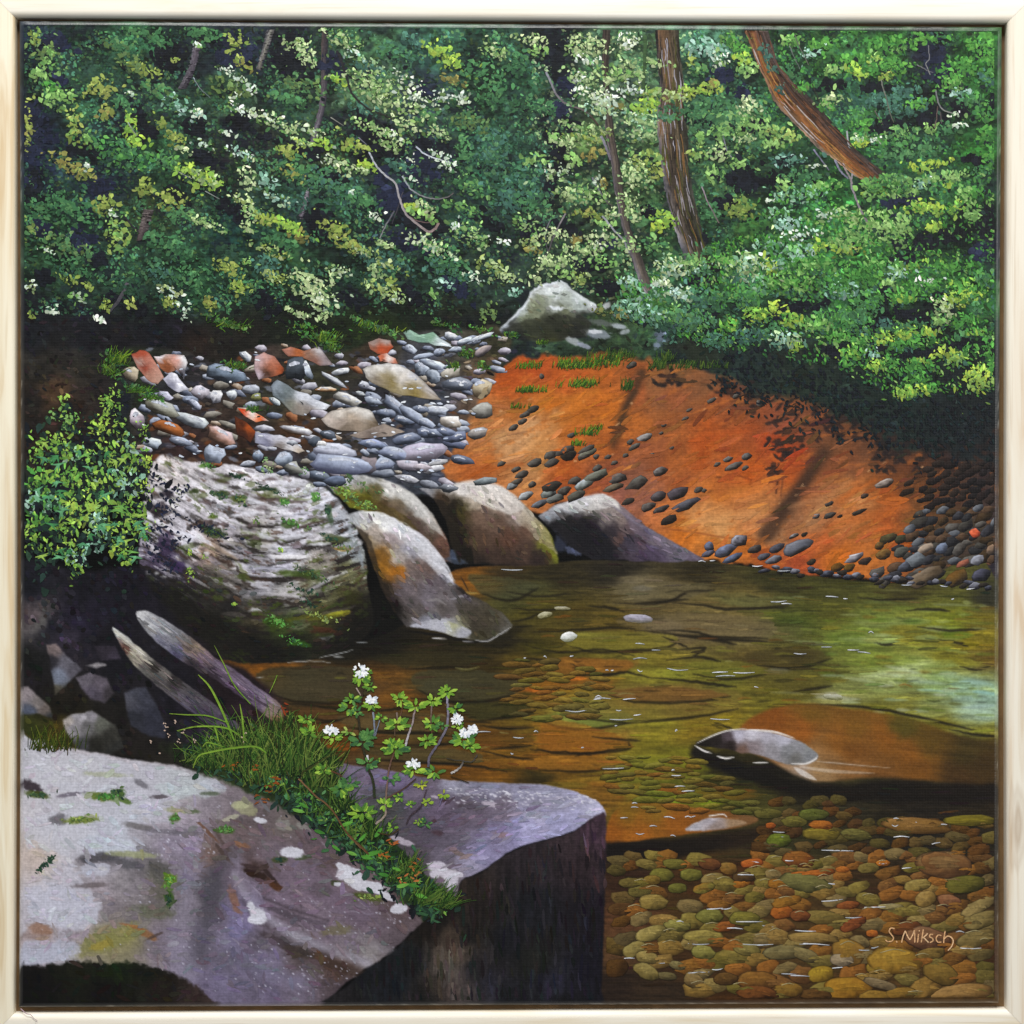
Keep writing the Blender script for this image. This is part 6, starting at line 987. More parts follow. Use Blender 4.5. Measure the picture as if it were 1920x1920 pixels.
# pebbles under the clear shallows
WA = PART['painted_water']
PEB = [('8a9050', '6a6a30', '2a2410'), ('a08a50', '7a6430', '2c2010'), ('9a6428', '7a4818', '2c1a0a'), ('a8602a', '84481c', '33200c'), ('7a7a48', '585a30', '24240f'), ('9a9468', '7a744c', '2c2818'), ('7a5030', '5a3420', '22140c'), ('6a7030', '4a5420', '1c200c'), ('a89060', '86703f', '302414'), ('8a8468', '66624a', '28261a'), ('74481f', '522f14', '1e1208')]
OR = [3, 2, 3, 6, 10]
taken = []
named = [(1772, 1621, 54, 25, 5, '8a7a58', '6f4a30', '2a1a12'), (1676, 1801, 52, 26, 3, 'b09038', '9a7626', '4a3410'), (1590, 1853, 45, 22, 2, 'b88a24', '9a6c1c', '40280c'), (1590, 1785, 33, 26, 20, 'a8842c', '80602a', '33240f'), (1578, 1800, 22, 12, 3, 'bcb4a4', '90867a', '3a342c'), (1718, 1548, 66, 16, 4, '9a7048', '755426', '2a1c10'), (1820, 1538, 50, 11, 0, '6f7018', '5c5a14', '2a2a0c'),
         (1539, 1826, 26, 15, -10, 'b09a24', '947820', '3c2e0c'), (1800, 1862, 62, 18, -6, 'b48f60', '94703f', '3a2a18'), (1735, 1855, 36, 22, -30, '9a7c3c', '7a5c2c', '302310'), (1524, 1759, 50, 11, 2, 'a48a50', '867040', '33280f'), (1497, 1611, 32, 16, 5, '8a5a24', '7a3c18', '2c160a'), (1480, 1855, 28, 14, 3, 'a08038', '7a5a20', '30200c'), (1545, 1720, 40, 14, 5, '8a8048', '6a6030', '2a2412'),
         (1510, 1655, 50, 18, 10, '7a8450', '545c38', '242814'), (1460, 1658, 22, 10, 4, 'b07020', '8a5418', '3a2410'), (1525, 1640, 40, 9, -10, 'c86a24', 'a04a18', '3a1a0a'), (1540, 1547, 24, 9, 4, 'c06a20', '9a4e18', '3a1c0a'), (1540, 1563, 36, 13, 2, '8a8428', '6a6420', '2a280c'), (1605, 1565, 30, 11, 5, '66703c', '4a5028', '1e2210'), (1460, 1575, 24, 13, 0, '5c8a20', '45601c', '1c260c'),
         (1490, 1540, 26, 11, 2, '6a7030', '505424', '20220e'), (1525, 1527, 30, 11, 0, '50702c', '3c5020', '182010'), (1440, 1525, 28, 10, 0, '5c6830', '444c20', '1c200e'), (1445, 1548, 10, 6, 0, 'c05a1c', '983f14', '3a180a'), (1720, 1660, 26, 12, -8, 'a89c60', '86783c', '302a14'), (1780, 1690, 24, 13, 15, '9a6a54', '7a4a3a', '2a1814'), (1735, 1685, 20, 16, -10, 'b49a60', '8f7640', '33280f'),
         (1835, 1700, 36, 12, -28, 'a89868', '867a50', '30291a'), (1840, 1725, 36, 16, -20, '948a5c', '706840', '28240f'), (1830, 1760, 38, 16, -15, '8a8058', '665c38', '26210f'), (1810, 1658, 40, 17, -6, '66702c', '4a521c', '1c200c'), (1738, 1760, 44, 22, 10, '8a6858', '664034', '261814'), (1700, 1740, 30, 14, -10, '7a3c20', '5c2a18', '22100a'), (1745, 1788, 28, 12, -10, '8a7440', '665428', '28200f'),
         (1765, 1825, 36, 20, 20, '8a7030', '6a5424', '28200c'), (1760, 1615, 34, 18, 0, '7d5438', '68422a', '2a1a12'), (1640, 1815, 16, 12, 0, '9a8428', '7a6420', '30280c'), (1320, 1757, 40, 14, 3, 'a8a05c', '86803f', '302c16'), (1220, 1750, 30, 14, -18, 'b4ac70', '8f884c', '34301a'), (1270, 1735, 26, 12, 3, 'a0a860', '7a7c40', '2c2e16'), (1225, 1692, 28, 15, 2, 'a8985c', '7f7038', '2c2612'),
         (1190, 1780, 24, 14, -20, 'aaa468', '867e48', '302c16'), (1213, 1795, 24, 12, 12, 'a8a068', '867a48', '302a16'), (1212, 1821, 26, 14, 25, 'a8a068', '7f7644', '2c2814'), (1318, 1785, 24, 14, 15, '9aa05c', '747a3c', '2a2c14'), (1400, 1780, 26, 12, 10, '9a9a60', '74703c', '2a2814'), (1330, 1717, 26, 14, 0, '84904a', '606a30', '24280f'), (1395, 1722, 30, 14, 0, '7a8034', '5c6024', '22240e'),
         (1358, 1737, 22, 10, -10, 'a85c28', '84431a', '30180a'), (1240, 1640, 24, 13, 0, '7a8438', '565c24', '22240e'), (1296, 1640, 22, 12, 0, '76843a', '545c24', '20240e'), (1320, 1665, 22, 10, -15, 'b06420', '6f7030', '28200e'), (1390, 1656, 18, 9, -10, 'c07828', 'a05a18', '3a240c'), (1410, 1618, 22, 9, -8, 'd06a28', 'b04c1c', '3a1a0a'), (1330, 1620, 22, 11, 5, '6a3a20', '50281a', '20100a'),
         (1365, 1628, 18, 12, 10, '8a7440', '7a5424', '2c200e'), (1395, 1644, 22, 10, 0, '4a3a28', '33241a', '160f0a'), (1265, 1620, 24, 10, 4, '707a34', '4f5422', '1e200c'), (1270, 1665, 18, 10, 0, '6a7a34', '4c5822', '1e220e'), (1222, 1650, 18, 9, 0, '8a7a38', '6a5820', '28200e'), (1182, 1655, 22, 10, 0, '6a6838', '4c4824', '1e1c10'), (1200, 1672, 24, 11, 0, '6a6c38', '4f4e26', '1e1e10'),
         (1465, 1710, 22, 13, -5, 'c86c24', 'a04c18', '3a1c0a'), (1500, 1717, 20, 11, 5, '8a4424', '66301a', '24100a'), (1475, 1690, 30, 10, -12, 'b07c2c', '8a5a1c', '33220c'), (1600, 1733, 26, 11, -25, '9a4428', '70301a', '28120a'), (1590, 1697, 22, 8, -5, 'a0502c', '7a381a', '2c160a'), (1635, 1750, 12, 7, 0, 'd07024', 'a8501a', '3a1c0a'), (1655, 1618, 14, 7, 0, 'd8842c', 'b0601c', '3a220c'),
         (1580, 1630, 14, 6, 0, 'd07428', 'a8541c', '3a1e0a'), (1670, 1700, 26, 6, 0, 'c4c094', '908a60', '34301c'), (1360, 1780 + 55, 24, 12, 0, '5c4020', '3f2a16', '180f08'), (1420, 1838, 40, 18, 3, '8a6028', '66401a', '24160a'), (1420, 1862, 40, 15, 5, '7a3f1a', '582c14', '1f0f08'), (1530, 1868, 30, 16, 5, '4a3018', '35200f', '170e08'), (1300, 1838, 20, 15, 35, '9a8a60', '6f6040', '28200f'),
         (1270, 1810, 16, 8, 15, '8a8a64', '5f5e44', '24221a'), (1250, 1830, 20, 8, 5, '6f7054', '4c4c38', '1e1e16'), (1470, 1785, 40, 14, -3, '868868', '605e40', '24241a'), (1510, 1790, 28, 12, 20, '94906a', '6a6444', '28261a'), (1640, 1870, 30, 14, 0, 'a07c30', '7a5c20', '2c200c'), (1690, 1862, 30, 12, -5, '9a7a30', '74561f', '2a1e0c'), (1650, 1845, 34, 9, 15, '8a8070', '665c4c', '28241c')]
for t in named: taken.append((t[0], t[1], (t[2] + t[3]) * .48))
cnt = 0
for q in range(14000):
    if cnt > 215: break
    y_ = rng.uniform(1500, 1872); x_ = rng.uniform(1140, 1866)
    if y_ < 1600 and x_ < 1420 + (1600 - y_) * .3: continue
    if y_ < 1540 and x_ > 1600: continue
    if x_ < 1152: continue
    if y_ > 1815 and x_ < 1250 + (y_ - 1815): continue
    r_ = rng.uniform(11, 17) + (y_ - 1500) / 380 * 10
    if not free(x_, y_, r_, .57): continue
    k_ = rng.integers(len(PEB)) if rng.random() < .86 else OR[rng.integers(len(OR))]
    p_ = ['%02x%02x%02x' % tuple(int(255 * q_) for q_ in (H(h_) * .5 + H(t_) * .5)) for h_, t_ in zip(PEB[k_], ('9a7634', '7c5a26', '1f140a'))]
    dim = 1.0
    if y_ < 1600: dim = .66
    if x_ < 1190: dim = .72
    if x_ > 1840: dim = .8
    sc_ = ['%02x%02x%02x' % tuple(int(min(255, v_ * 255 * dim)) for v_ in H(h_)) for h_ in p_]
    stone(WA, 'pebble', x_, y_, r_ * rng.uniform(1.1, 1.45), r_ * rng.uniform(.55, .78), rng.uniform(-18, 14), *sc_, .0004 + rng.uniform(0, .00012), shape=rng.choice([1.8, 2.2, 2.8]), lit=(-.35, -.45), k=12, rough=.15)
    cnt += 1
def tone(h_, t_): return '%02x%02x%02x' % tuple(int(255 * q_) for q_ in (H(h_) * .66 + H(t_) * .34))
for t in named: stone(WA, 'pebble', *t[:5], tone(t[5], '9a7634'), tone(t[6], '7c5a26'), tone(t[7], '1c120a'), .0007 + rng.uniform(0, .0003), lit=(-.35, -.5), k=16, rough=.08, edge=.75)
# flat stones on the bed further out
XMIN['pebble'] = 46
taken = []; cnt = 0
FLAT = [('86823c', '6a6228', '2c2612'), ('8e7c38', '705c24', '2c2410'), ('84602a', '6a4c1e', '2a1e0e'), ('767830', '5a5a20', '26260e'), ('6a6034', '524a24', '241f10'), ('906028', '744a1c', '2c1c0c')]
basec = lambda x_, y_: img[int(gj(y_)), int(gi(x_))]
hx = lambda c_: '%02x%02x%02x' % tuple(int(255 * min(1, max(0, q_))) for q_ in c_)
for q in range(5000):
    if cnt > 110: break
    if q % 3: x_, y_ = rng.uniform(1140, 1440), rng.uniform(1418, 1524)
    else: x_, y_ = rng.uniform(950, 1130), rng.uniform(1236, 1350)
    if 1418 < y_ and x_ > 1300 + (y_ - 1418) * 1.4: continue
    if y_ > 1488 and x_ < 1200: continue
    if 1418 < y_ and x_ < 1120 + (y_ - 1418) * .4: continue
    r_ = rng.uniform(9, 17)
    if not free(x_, y_ * 1.9, r_ * 1.2, .72): continue
    p_ = [hx(H(h_) * .6 + basec(x_, y_) * f_) for h_, f_ in zip(FLAT[rng.integers(len(FLAT))], (.5, .4, .22))]
    stone(WA, 'pebble', x_, y_, r_ * rng.uniform(1.2, 1.9), r_ * rng.uniform(.34, .48), rng.uniform(-6, 8), *p_, .0004 + rng.uniform(0, .0001), k=11, rough=.16, edge=.6)
    cnt += 1
# painted lights dabbed on the pebbles
pd = Daubs()
for o_ in [o_ for o_ in WA.children if o_.name.startswith('pebble')]:
    v_ = np.array([q_.co for q_ in o_.data.vertices]); x0, x1 = v_[:, 0].min() / S + 960, v_[:, 0].max() / S + 960; y0, y1 = 960 - v_[:, 2].max() / S, 960 - v_[:, 2].min() / S
    cx, cy, w_, h_ = (x0 + x1) / 2, (y0 + y1) / 2, (x1 - x0) / 2, (y1 - y0) / 2
    bc = np.array(o_.data.color_attributes['Col'].data[len(v_) - 1].color[:3]); bc = np.where(bc < .0031308, bc * 12.92, 1.055 * bc ** (1 / 2.4) - .055)
    for q in range(1 if w_ < 24 else 3):
        a_ = rng.normal(.05, .12); L = w_ * rng.uniform(.6, 1.1); ox, oy = rng.normal(0, w_ * .2), rng.uniform(-.5, .2) * h_
        f_ = 1.1 - .3 * (oy / h_ + .45) + rng.normal(0, .06)
        pd.ribbon([(cx + ox - L / 2, cy + oy + 1.2), (cx + ox, cy + oy - .8), (cx + ox + L / 2, cy + oy + 1.2 + a_ * L / 2)], h_ * .34, h_ * .24, np.clip(bc * f_, 0, 1), np.clip(bc * f_ * .95, 0, 1), .00125, 3, True)
    if rng.random() < .22 and y0 > 1600: pd.ribbon([(cx - w_ * .5, cy - h_ * .55), (cx, cy - h_ * .8), (cx + w_ * .4, cy - h_ * .6)], 1.8, 1.2, 'b4a880', '8a7c54', .0016, 4, True)
pd.build('pebble_dabs', WA, 'brush dabs on the pebbles')
# stones breaking the surface
for t in [(1197, 1160, 30, 8, 4, 'b8b4c4', '9490a0', '5a5444'), (1066, 1194, 16, 9, -8, 'f0f0f0', 'c8ccc8', '6a6a50'), (1022, 1153, 14, 6, -12, 'c8c4a8', '949070', '4a4420'), (1054, 1141, 16, 4, 2, 'b8b4a0', '8a8468', '3c381c'), (1562, 1306, 20, 6, 6, 'c0bfae', 'a0a088', '6a6a40')]:
    stone(WA, 'wet_stone', *t[:5], *t[5:], .0006, k=14)
# glints on the water
gl = Daubs()
GL = [(1200, 1207, 18), (1230, 1219, 16), (1200, 1235, 26), (1138, 1256, 6), (1148, 1257, 5), (1200, 1257, 10), (1022, 1232, 5), (1072, 1230, 7), (984, 1233, 5), (1120, 1310, 14), (1160, 1332, 10), (1180, 1312, 24), (1195, 1340, 14), (1270, 1255, 40), (1350, 1260, 30), (1395, 1262, 40), (1360, 1268, 36), (1418, 1288, 8), (1130, 1309, 30), (1122, 1306, 12), (1165, 1348, 44), (1350, 1348, 36), (1080, 1333, 40), (1155, 1360, 5), (1092, 1402, 5),
      (1268, 1370, 4), (1005, 1370, 8), (972, 1382, 20), (1150, 1440, 40), (960, 1413, 5), (905, 1372, 30), (1560, 1118, 24), (1585, 1122, 8), (1460, 1128, 30), (1475, 1132, 20), (1633, 1186, 10), (1620, 1222, 24), (1600, 1218, 22), (1550, 1213, 20), (1786, 1123, 5), (1700, 1096, 20), (1770, 1099, 14), (1820, 1103, 16), (1500, 1226, 24), (1570, 1594, 60), (1460, 1560, 22), (1462, 1568, 14), (1262, 1444, 6), (1268, 1453, 18), (1275, 1474, 20), (1290, 1482, 24), (1290, 1531, 12), (1255, 1532, 20), (1300, 1530, 8),
      (1170, 1533, 14), (1225, 1548, 14), (1200, 1562, 16), (1190, 1514, 14), (1190, 1506, 10), (1262, 1566, 10), (1710, 1540, 18), (1680, 1535, 10), (1678, 1548, 12), (1770, 1545, 12), (1690, 1570, 30), (1755, 1581, 16), (1655, 1598 + 20, 14), (1480, 1615, 16), (1700, 1628, 18), (1415, 1617, 16), (1398, 1640, 30), (1340, 1703, 30), (1362, 1703, 20), (1405, 1728, 50), (1430, 1736, 40), (1378, 1740, 30), (1310, 1770, 40), (1275, 1728, 14), (1560, 1655, 14), (1510, 1745, 40),
      (1525, 1770, 60), (1500, 1768, 30), (1620, 1780, 20), (1640, 1776, 14), (1820, 1778, 40), (1800, 1748, 16), (1500, 1830, 36), (1480, 1826, 30), (1570, 1815, 20), (1240, 1805, 14), (1180, 1797, 20), (1310, 1825, 40), (1345, 1818, 20), (1560, 1688, 40), (1640, 1700, 40), (1420, 1770, 60), (1600, 1720, 30), (1316, 1050 + 2, 14), (1336, 1052, 10), (1420, 1060, 20), (960, 1068, 40), (1470, 1070, 24)]
for (x_, y_, L) in GL:
    m_ = 2.6 if L < 8 else 2.2
    gl.ribbon([(x_ - L / 2, y_ + rng.normal(0, .8)), (x_, y_ + rng.normal(0, 1.2)), (x_ + L / 2, y_ + rng.normal(0, 1.2))], m_, m_ * .7, rng.choice(['e0e4ec', 'c8ccd4', 'f0f0f4', 'b4bac0']), rng.choice(['b0b4bc', 'd0d4dc']), .0012, 3, True)
gl.build('water_glints', WA, 'small white glints on the painted water')

# ================================================================== PAINTING, trees
def trunk(name, left, right, cols, z, label=None, seed=1, m=9, streak=.35, hi=None):
    """bark laid in long strokes between a left and a right edge"""
    a = smooth(left, 8, False); b = smooth(right, 8, False)
    n = 90; m = m * 2
    def rs(p):
        d = np.concatenate([[0], np.cumsum(np.hypot(*np.diff(p, axis=0).T))]); t = np.linspace(0, d[-1], n)
        return np.stack([np.interp(t, d, p[:, 0]), np.interp(t, d, p[:, 1])], 1)
    a, b = rs(a), rs(b)
    a = a + rng.normal(0, .6, a.shape); b = b + rng.normal(0, .6, b.shape)
    F = np.linspace(0, 1, n)[:, None]; G = np.linspace(0, 1, m)[None]
    P = a[:, None] * (1 - G[..., None]) + b[:, None] * G[..., None]
    N1 = fbm(G * 11 + 2.2 * (fbm(F * 5 + 0 * G, G * 2 + 0 * F, seed + 3, 3) - .5) * 3, F * 5 + 0 * G, seed, 4, .7)
    N1 = np.clip(.5 + 1.5 * (N1 - .5), 0, 1)
    K = np.array([H(c_) for c_ in cols[0]]); K2 = np.array([H(c_) for c_ in cols[1]])
    def ramp(K, t):
        t = np.clip(t, 0, .999) * (len(K) - 1); i = t.astype(int); f = (t - i)[..., None]
        return K[i] * (1 - f) + K[i + 1] * f
    gg = np.clip(G + .25 * (N1 - .5), 0, 1) + 0 * F
    C = ramp(K, gg) * (1 - F[..., None]) + ramp(K2, gg) * F[..., None]
    C = C * .86 * (1 + streak * 2 * (N1 - .5))[..., None]
    z_ = z + .0004 * np.sin(np.pi * G) + 0 * F + .0002 * N1
    V = np.stack([(P[..., 0] - 960) * S, -(D_CANVAS + ZS * z_), (960 - np.maximum(P[..., 1], 48 + P[..., 0] * .0066)) * S], -1).reshape(-1, 3)
    fs = [(i * m + j, i * m + j + 1, (i + 1) * m + j + 1, (i + 1) * m + j) for i in range(n - 1) for j in range(m - 1)]
    fs = [f[::-1] for f in fs]
    return mesh_obj(name, V.tolist(), fs, PAINT, root, np.clip(C.reshape(-1, 3), 0, 1), True, label)
TRK = trunk('painted_tree_trunk', [(1228, 56), (1232, 110), (1238, 170), (1232, 220), (1234, 260), (1240, 310), (1248, 360), (1262, 420), (1275, 460), (1285, 492)],
      [(1272, 56), (1276, 110), (1283, 160), (1282, 210), (1290, 250), (1290, 300), (1296, 340), (1308, 400), (1322, 450), (1342, 500)],
      (['3a3436', '70543c', '5f4a36', '544838', '3c3a30'], ['8c8c9a', '58524e', '48423a', '3a3a2c', '2a2b28']), .0010, 'painted thick brown trunk standing upright', 5, 11, .8)
trunk('painted_tree_trunk', [(1129, 56), (1130, 90), (1128, 125), (1132, 160), (1134, 200), (1136, 250), (1143, 290), (1150, 340), (1158, 390), (1168, 430), (1182, 480), (1200, 530), (1212, 552)],
      [(1145, 56), (1143, 90), (1142, 125), (1142, 160), (1146, 200), (1150, 240), (1157, 280), (1166, 330), (1172, 380), (1184, 430), (1202, 480), (1220, 530), (1232, 550)],
      (['33292a', '4a4038', '2c2826'], ['8c8894', '74695f', '403a38']), .0010, 'painted slender trunk with grey bark', 9, 7, .6)
trunk('painted_leaning_trunk', [(1394, 52), (1408, 90), (1420, 120), (1434, 150), (1452, 190), (1482, 225), (1512, 255), (1535, 280), (1565, 300), (1600, 328), (1640, 350)],
      [(1438, 52), (1450, 90), (1458, 118), (1474, 142), (1505, 170), (1540, 205), (1568, 238), (1592, 268), (1622, 295), (1660, 325), (1696, 354)],
      (['8a6448', '76482c', '583a2a', '4a362c', '3c3432'], ['a49c98', '846030', '8e5630', '523c2e', '363230']), .0010, 'painted leaning trunk with rust orange bark', 13, 11, .8)
for (L_, R_, c0, c1, sd) in [([(362, 88), (352, 130), (333, 168)], [(376, 90), (366, 130), (350, 166)], ['77747f', '6a606c', '4c4854'], ['55505a', '4a464e', '38343c'], 21),
                             ([(270, 392), (262, 425), (256, 452)], [(288, 394), (281, 425), (272, 452)], ['5c5454', '6a5e5c', '3c383a'], ['5a4c4c', '4a4244', '2c2a2c'], 23),
                             ([(500, 56), (492, 90), (480, 130)], [(515, 56), (504, 90), (489, 132)], ['4a4a54', '9a9890', '4c4a4e'], ['5c5a60', '7a766c', '33323a'], 25),
                             ([(604, 56), (602, 110), (602, 160), (598, 200), (588, 240), (578, 275)], [(616, 56), (614, 110), (614, 160), (610, 200), (598, 245), (586, 280)], ['5a4e48', '3c3438', '2a2830'], ['4c4a58', '8a8490', '34323c'], 27),
                             ([(576, 352), (568, 380), (558, 410)], [(580, 352), (578, 382), (568, 412)], ['8a848c', '9a94a0', '4a464c'], ['4a4450', '6a6470', '35323c'], 29)]:
    trunk('painted_tree_trunk', L_, R_, (c0, c1), .0007, 'painted distant grey trunk among the leaves', sd, 5, .3)

FO = PART['painted_forest']
def branch(pts, w0, w1, c0, c1, z=.0013, name='branch', parent=FO):
    d = Daubs(); d.ribbon(pts, w0, w1, c0, c1, z, 6, False, .35); return d.build(name, parent, None, None)
for t in [([(632, 95), (642, 120), (650, 145), (660, 175), (682, 198), (700, 208), (725, 218), (755, 235), (775, 262)], 5, 2, '26262a', '33332c'), ([(650, 140), (668, 150), (684, 143), (694, 155), (708, 165)], 3, 1.5, '1c1c20', '2a2c28'), ([(692, 155), (695, 168), (710, 178)], 2, 1.2, '20201f', '2a2c28'),
          ([(690, 212), (715, 232), (735, 255), (748, 280)], 2.5, 1.3, '23252a', '30332c'), ([(716, 240), (730, 262), (745, 282)], 2.5, 1.2, '20241f', '2c3020'), ([(692, 285), (705, 310), (722, 328), (742, 345), (750, 375), (762, 402), (785, 422), (802, 434), (815, 430), (822, 418)], 3, 5, 'b0b8c0', '8a7470'),
          ([(765, 405), (785, 415), (806, 417), (812, 410)], 2, 1.5, '7a6060', '5c4c4c'), ([(755, 330), (768, 352), (788, 366), (815, 373), (838, 370), (850, 362)], 3, 2, '9aa4ac', '5c5454'), ([(780, 275), (795, 288), (815, 296), (845, 306)], 3, 2, 'b4bcc8', 'd0d4dc'), ([(740, 395), (725, 420), (712, 446)], 3, 2, '5a5a64', '8a8a8c'),
          ([(672, 258), (688, 272)], 2, 1.5, '8a8a98', '5c5c68'), ([(620, 220), (645, 236)], 2, 1.5, '8a8a84', '5c5c58'), ([(755, 360), (748, 385), (735, 420)], 2, 1.5, '4c4850', '3c3a40'), ([(1024, 135), (1035, 160), (1045, 180), (1062, 195), (1090, 205), (1105, 215), (1122, 235)], 4, 3, '8a8c98', '4a3c34'),
          ([(1127, 255), (1136, 275), (1145, 300)], 5, 4, '8c8c98', '6a6470'), ([(1110, 332), (1125, 360), (1140, 380), (1152, 390)], 3, 2, '7a7c88', '4a4a40'), ([(1130, 405), (1150, 430), (1168, 450), (1180, 475)], 3.5, 3, 'a0a4ac', '7a7a80'), ([(1172, 355), (1180, 375), (1192, 398), (1200, 404)], 2.5, 1.6, '33362c', '3c4030'),
          ([(1032, 412), (1022, 440), (1028, 475)], 2, 1.5, '7a7a80', '4a4a50'), ([(1060, 400), (1040, 440), (1025, 480)], 3, 2, '8a8488', '4a444a'), ([(1316, 350), (1325, 375), (1338, 400), (1348, 418)], 2.5, 2, '9a9098', '6a5c5c'), ([(1355, 250), (1362, 280), (1372, 295)], 2.5, 1.8, '6a6a78', '8a8a94'),
          ([(1588, 245), (1592, 280), (1598, 320), (1596, 345), (1604, 370), (1614, 395), (1628, 420)], 3, 4, 'a0a4a8', '7c7078'), ([(1580, 280), (1582, 310), (1592, 330), (1598, 345)], 3, 3, '9a8c8c', '8a8084'), ([(1565, 300), (1575, 320), (1590, 335)], 4, 3, '8a8ca0', '77788a'), ([(1525, 280), (1540, 300), (1555, 320)], 3, 2, '7c7c94', '5c5c68'),
          ([(1652, 150), (1660, 180), (1668, 210), (1676, 230)], 2.2, 1.8, '7a7d74', '55584c'), ([(1755, 170), (1760, 195), (1772, 208), (1795, 214)], 3, 2, '6a6c70', '8a8c84'), ([(1720, 122), (1738, 132), (1750, 136)], 2, 1.5, '77777a', '55555c'), ([(1741, 85), (1742, 110), (1736, 120), (1744, 140)], 2, 1.6, '6a6a70', '8a8a88'),
          ([(1758, 200), (1756, 220), (1752, 240)], 2, 2, '5c4c48', '6a5c58'), ([(1764, 210), (1765, 232)], 2, 1.5, '4c4444', '5c5454'), ([(1640, 208), (1648, 222), (1656, 235)], 2, 1.5, '6a6460', '4c4a44'), ([(1490, 65), (1500, 90), (1516, 122)], 2, 1.6, '5c5c58', '6a6c64'), ([(1480, 85), (1488, 105), (1500, 130)], 2, 1.5, '77807a', '55605a'),
          ([(1523, 158), (1534, 185), (1541, 200)], 2, 1.6, '33382c', '3c4034'), ([(1210, 65), (1209, 110), (1207, 150), (1208, 175)], 7, 5, '3f5a38', '35492f'), ([(1075, 90), (1095, 110), (1115, 135), (1125, 145)], 3, 2, '3a4a34', '33402c'), ([(1165, 105), (1180, 128), (1190, 125)], 2.5, 2, '35452f', '33402c'), ([(1160, 175), (1180, 192), (1195, 202)], 3, 2.5, '2c3428', '33402c'),
          ([(240, 230), (250, 245), (258, 255)], 2, 1.5, '9aa4a0', '6a746c'), ([(330, 320), (360, 335)], 1.6, 1.4, '8a9088', '77807c'), ([(385, 358), (412, 373)], 2, 1.5, '8a928c', '6a726c'), ([(362, 145), (375, 165), (395, 185)], 2, 1.3, '8a949a', '5c6868'), ([(232, 405), (245, 420), (260, 435)], 3, 2.5, '2f2c33', '3a363c'), ([(240, 530), (225, 560), (205, 585)], 8, 5, '5c5860', '3c3c42')]:
    branch(*t)

# ------------------------------------------------------------------ leaves
PAL = {'K': ['12141b', '171a24', '151a1d', '1a1f28', '0f1117'], 'D': ['22402e', '2b4a35', '1d3529', '27443a', '2f5238'], 'G': ['3c6e43', '457c49', '2f5a3a', '41744a', '35663e', '56864f'], 'Y': ['7e923c', '94a44a', '68843a', 'a2ac58', '869a44', '70843a'],
       'L': ['a8bc80', 'b8c890', '94b072', 'c4d2a4', '9ab478', '80a062', '6c8c5a'], 'W': ['d4e0cc', 'bccfc8', 'e4ecd8', 'c8d8b4', 'a4bca8', '94b090'], 'B': ['3c6a5a', '4a7d6b', '35584f', '416f58', '2f5048'], 'T': ['6fa088', '86b49c', '5a8c74', '9ac4b0', 'b8d4cc'],
       'V': ['4a9038', '569e3e', '3a7832', '64a642', '438438', '326a2e'], 'P': ['74a250', '86b260', '649448', '94be6c', '588a46'], 'O': ['80803e', '8e8a48', '84783c', '6c6c38'], 'S': ['7cac3e', '98ba40', 'aac040', '6c9c3a', '8ab048'], 'N': ['1c2138', '20263c', '252b44', '1a1e2c'], 'M': ['55703a', '657d3c', '48623a', '5a7848'],
       'R': ['7aa83c', '94bc44', '62963a', 'a8c850', '4f8434']}
PAL = {k: np.array([H(h) for h in v]) for k, v in PAL.items()}
def clump(d, cx, cy, rx_, ry_, pals, n, z, size=10, ang=.6, spread=.8, shade=.22, thin=.62, dist='d', rough=.34, rot=None):
    if size < 12.5: n = int(n * 1.35); size = size * .88
    a = rng.uniform(0, 2 * np.pi, n); r = np.where(rng.random(n) < .6, rng.random(n) ** .55, np.abs(rng.normal(0, .75, n)))
    ex, ey = np.cos(a) * r * rx_, np.sin(a) * r * ry_
    if rot is None: rot = .38 if cx < 960 else (.12 if cx < 1400 else -.1)
    if rx_ < ry_ * 1.4: rot = 0
    x = cx + ex * math.cos(rot) - ey * math.sin(rot); y = cy + ex * math.sin(rot) + ey * math.cos(rot)
    P = np.vstack([PAL[p] for p in pals])
    main = P[rng.integers(len(P))]
    col = P[rng.integers(len(P), size=n)] * .7 + main * .3
    f = 1 - shade * np.clip(ey / max(ry_, 1), -1, 1) * .8
    col = col * (f * (1 + rng.normal(0, .1, n)))[:, None]
    g_ = col.mean(1, keepdims=True); col = g_ + (col - g_) * .88
    L = size * rng.choice([.5, .7, .9, 1.1, 1.4], n) * rng.uniform(.85, 1.15, n); an = rng.normal(ang, spread, n)
    d.leaves(x, y, L, L * thin * rng.uniform(.6, 1.25, n), an, np.clip(col, 0, 1), z, z + .00035, 7, rough)
def inside(x, y, key):
    i = np.clip(gi(x).astype(int), 0, NX - 1); j = np.clip(gj(y).astype(int), 0, NY - 1)
    return REG[j, i] == REGN.index(key)
lv = Daubs()
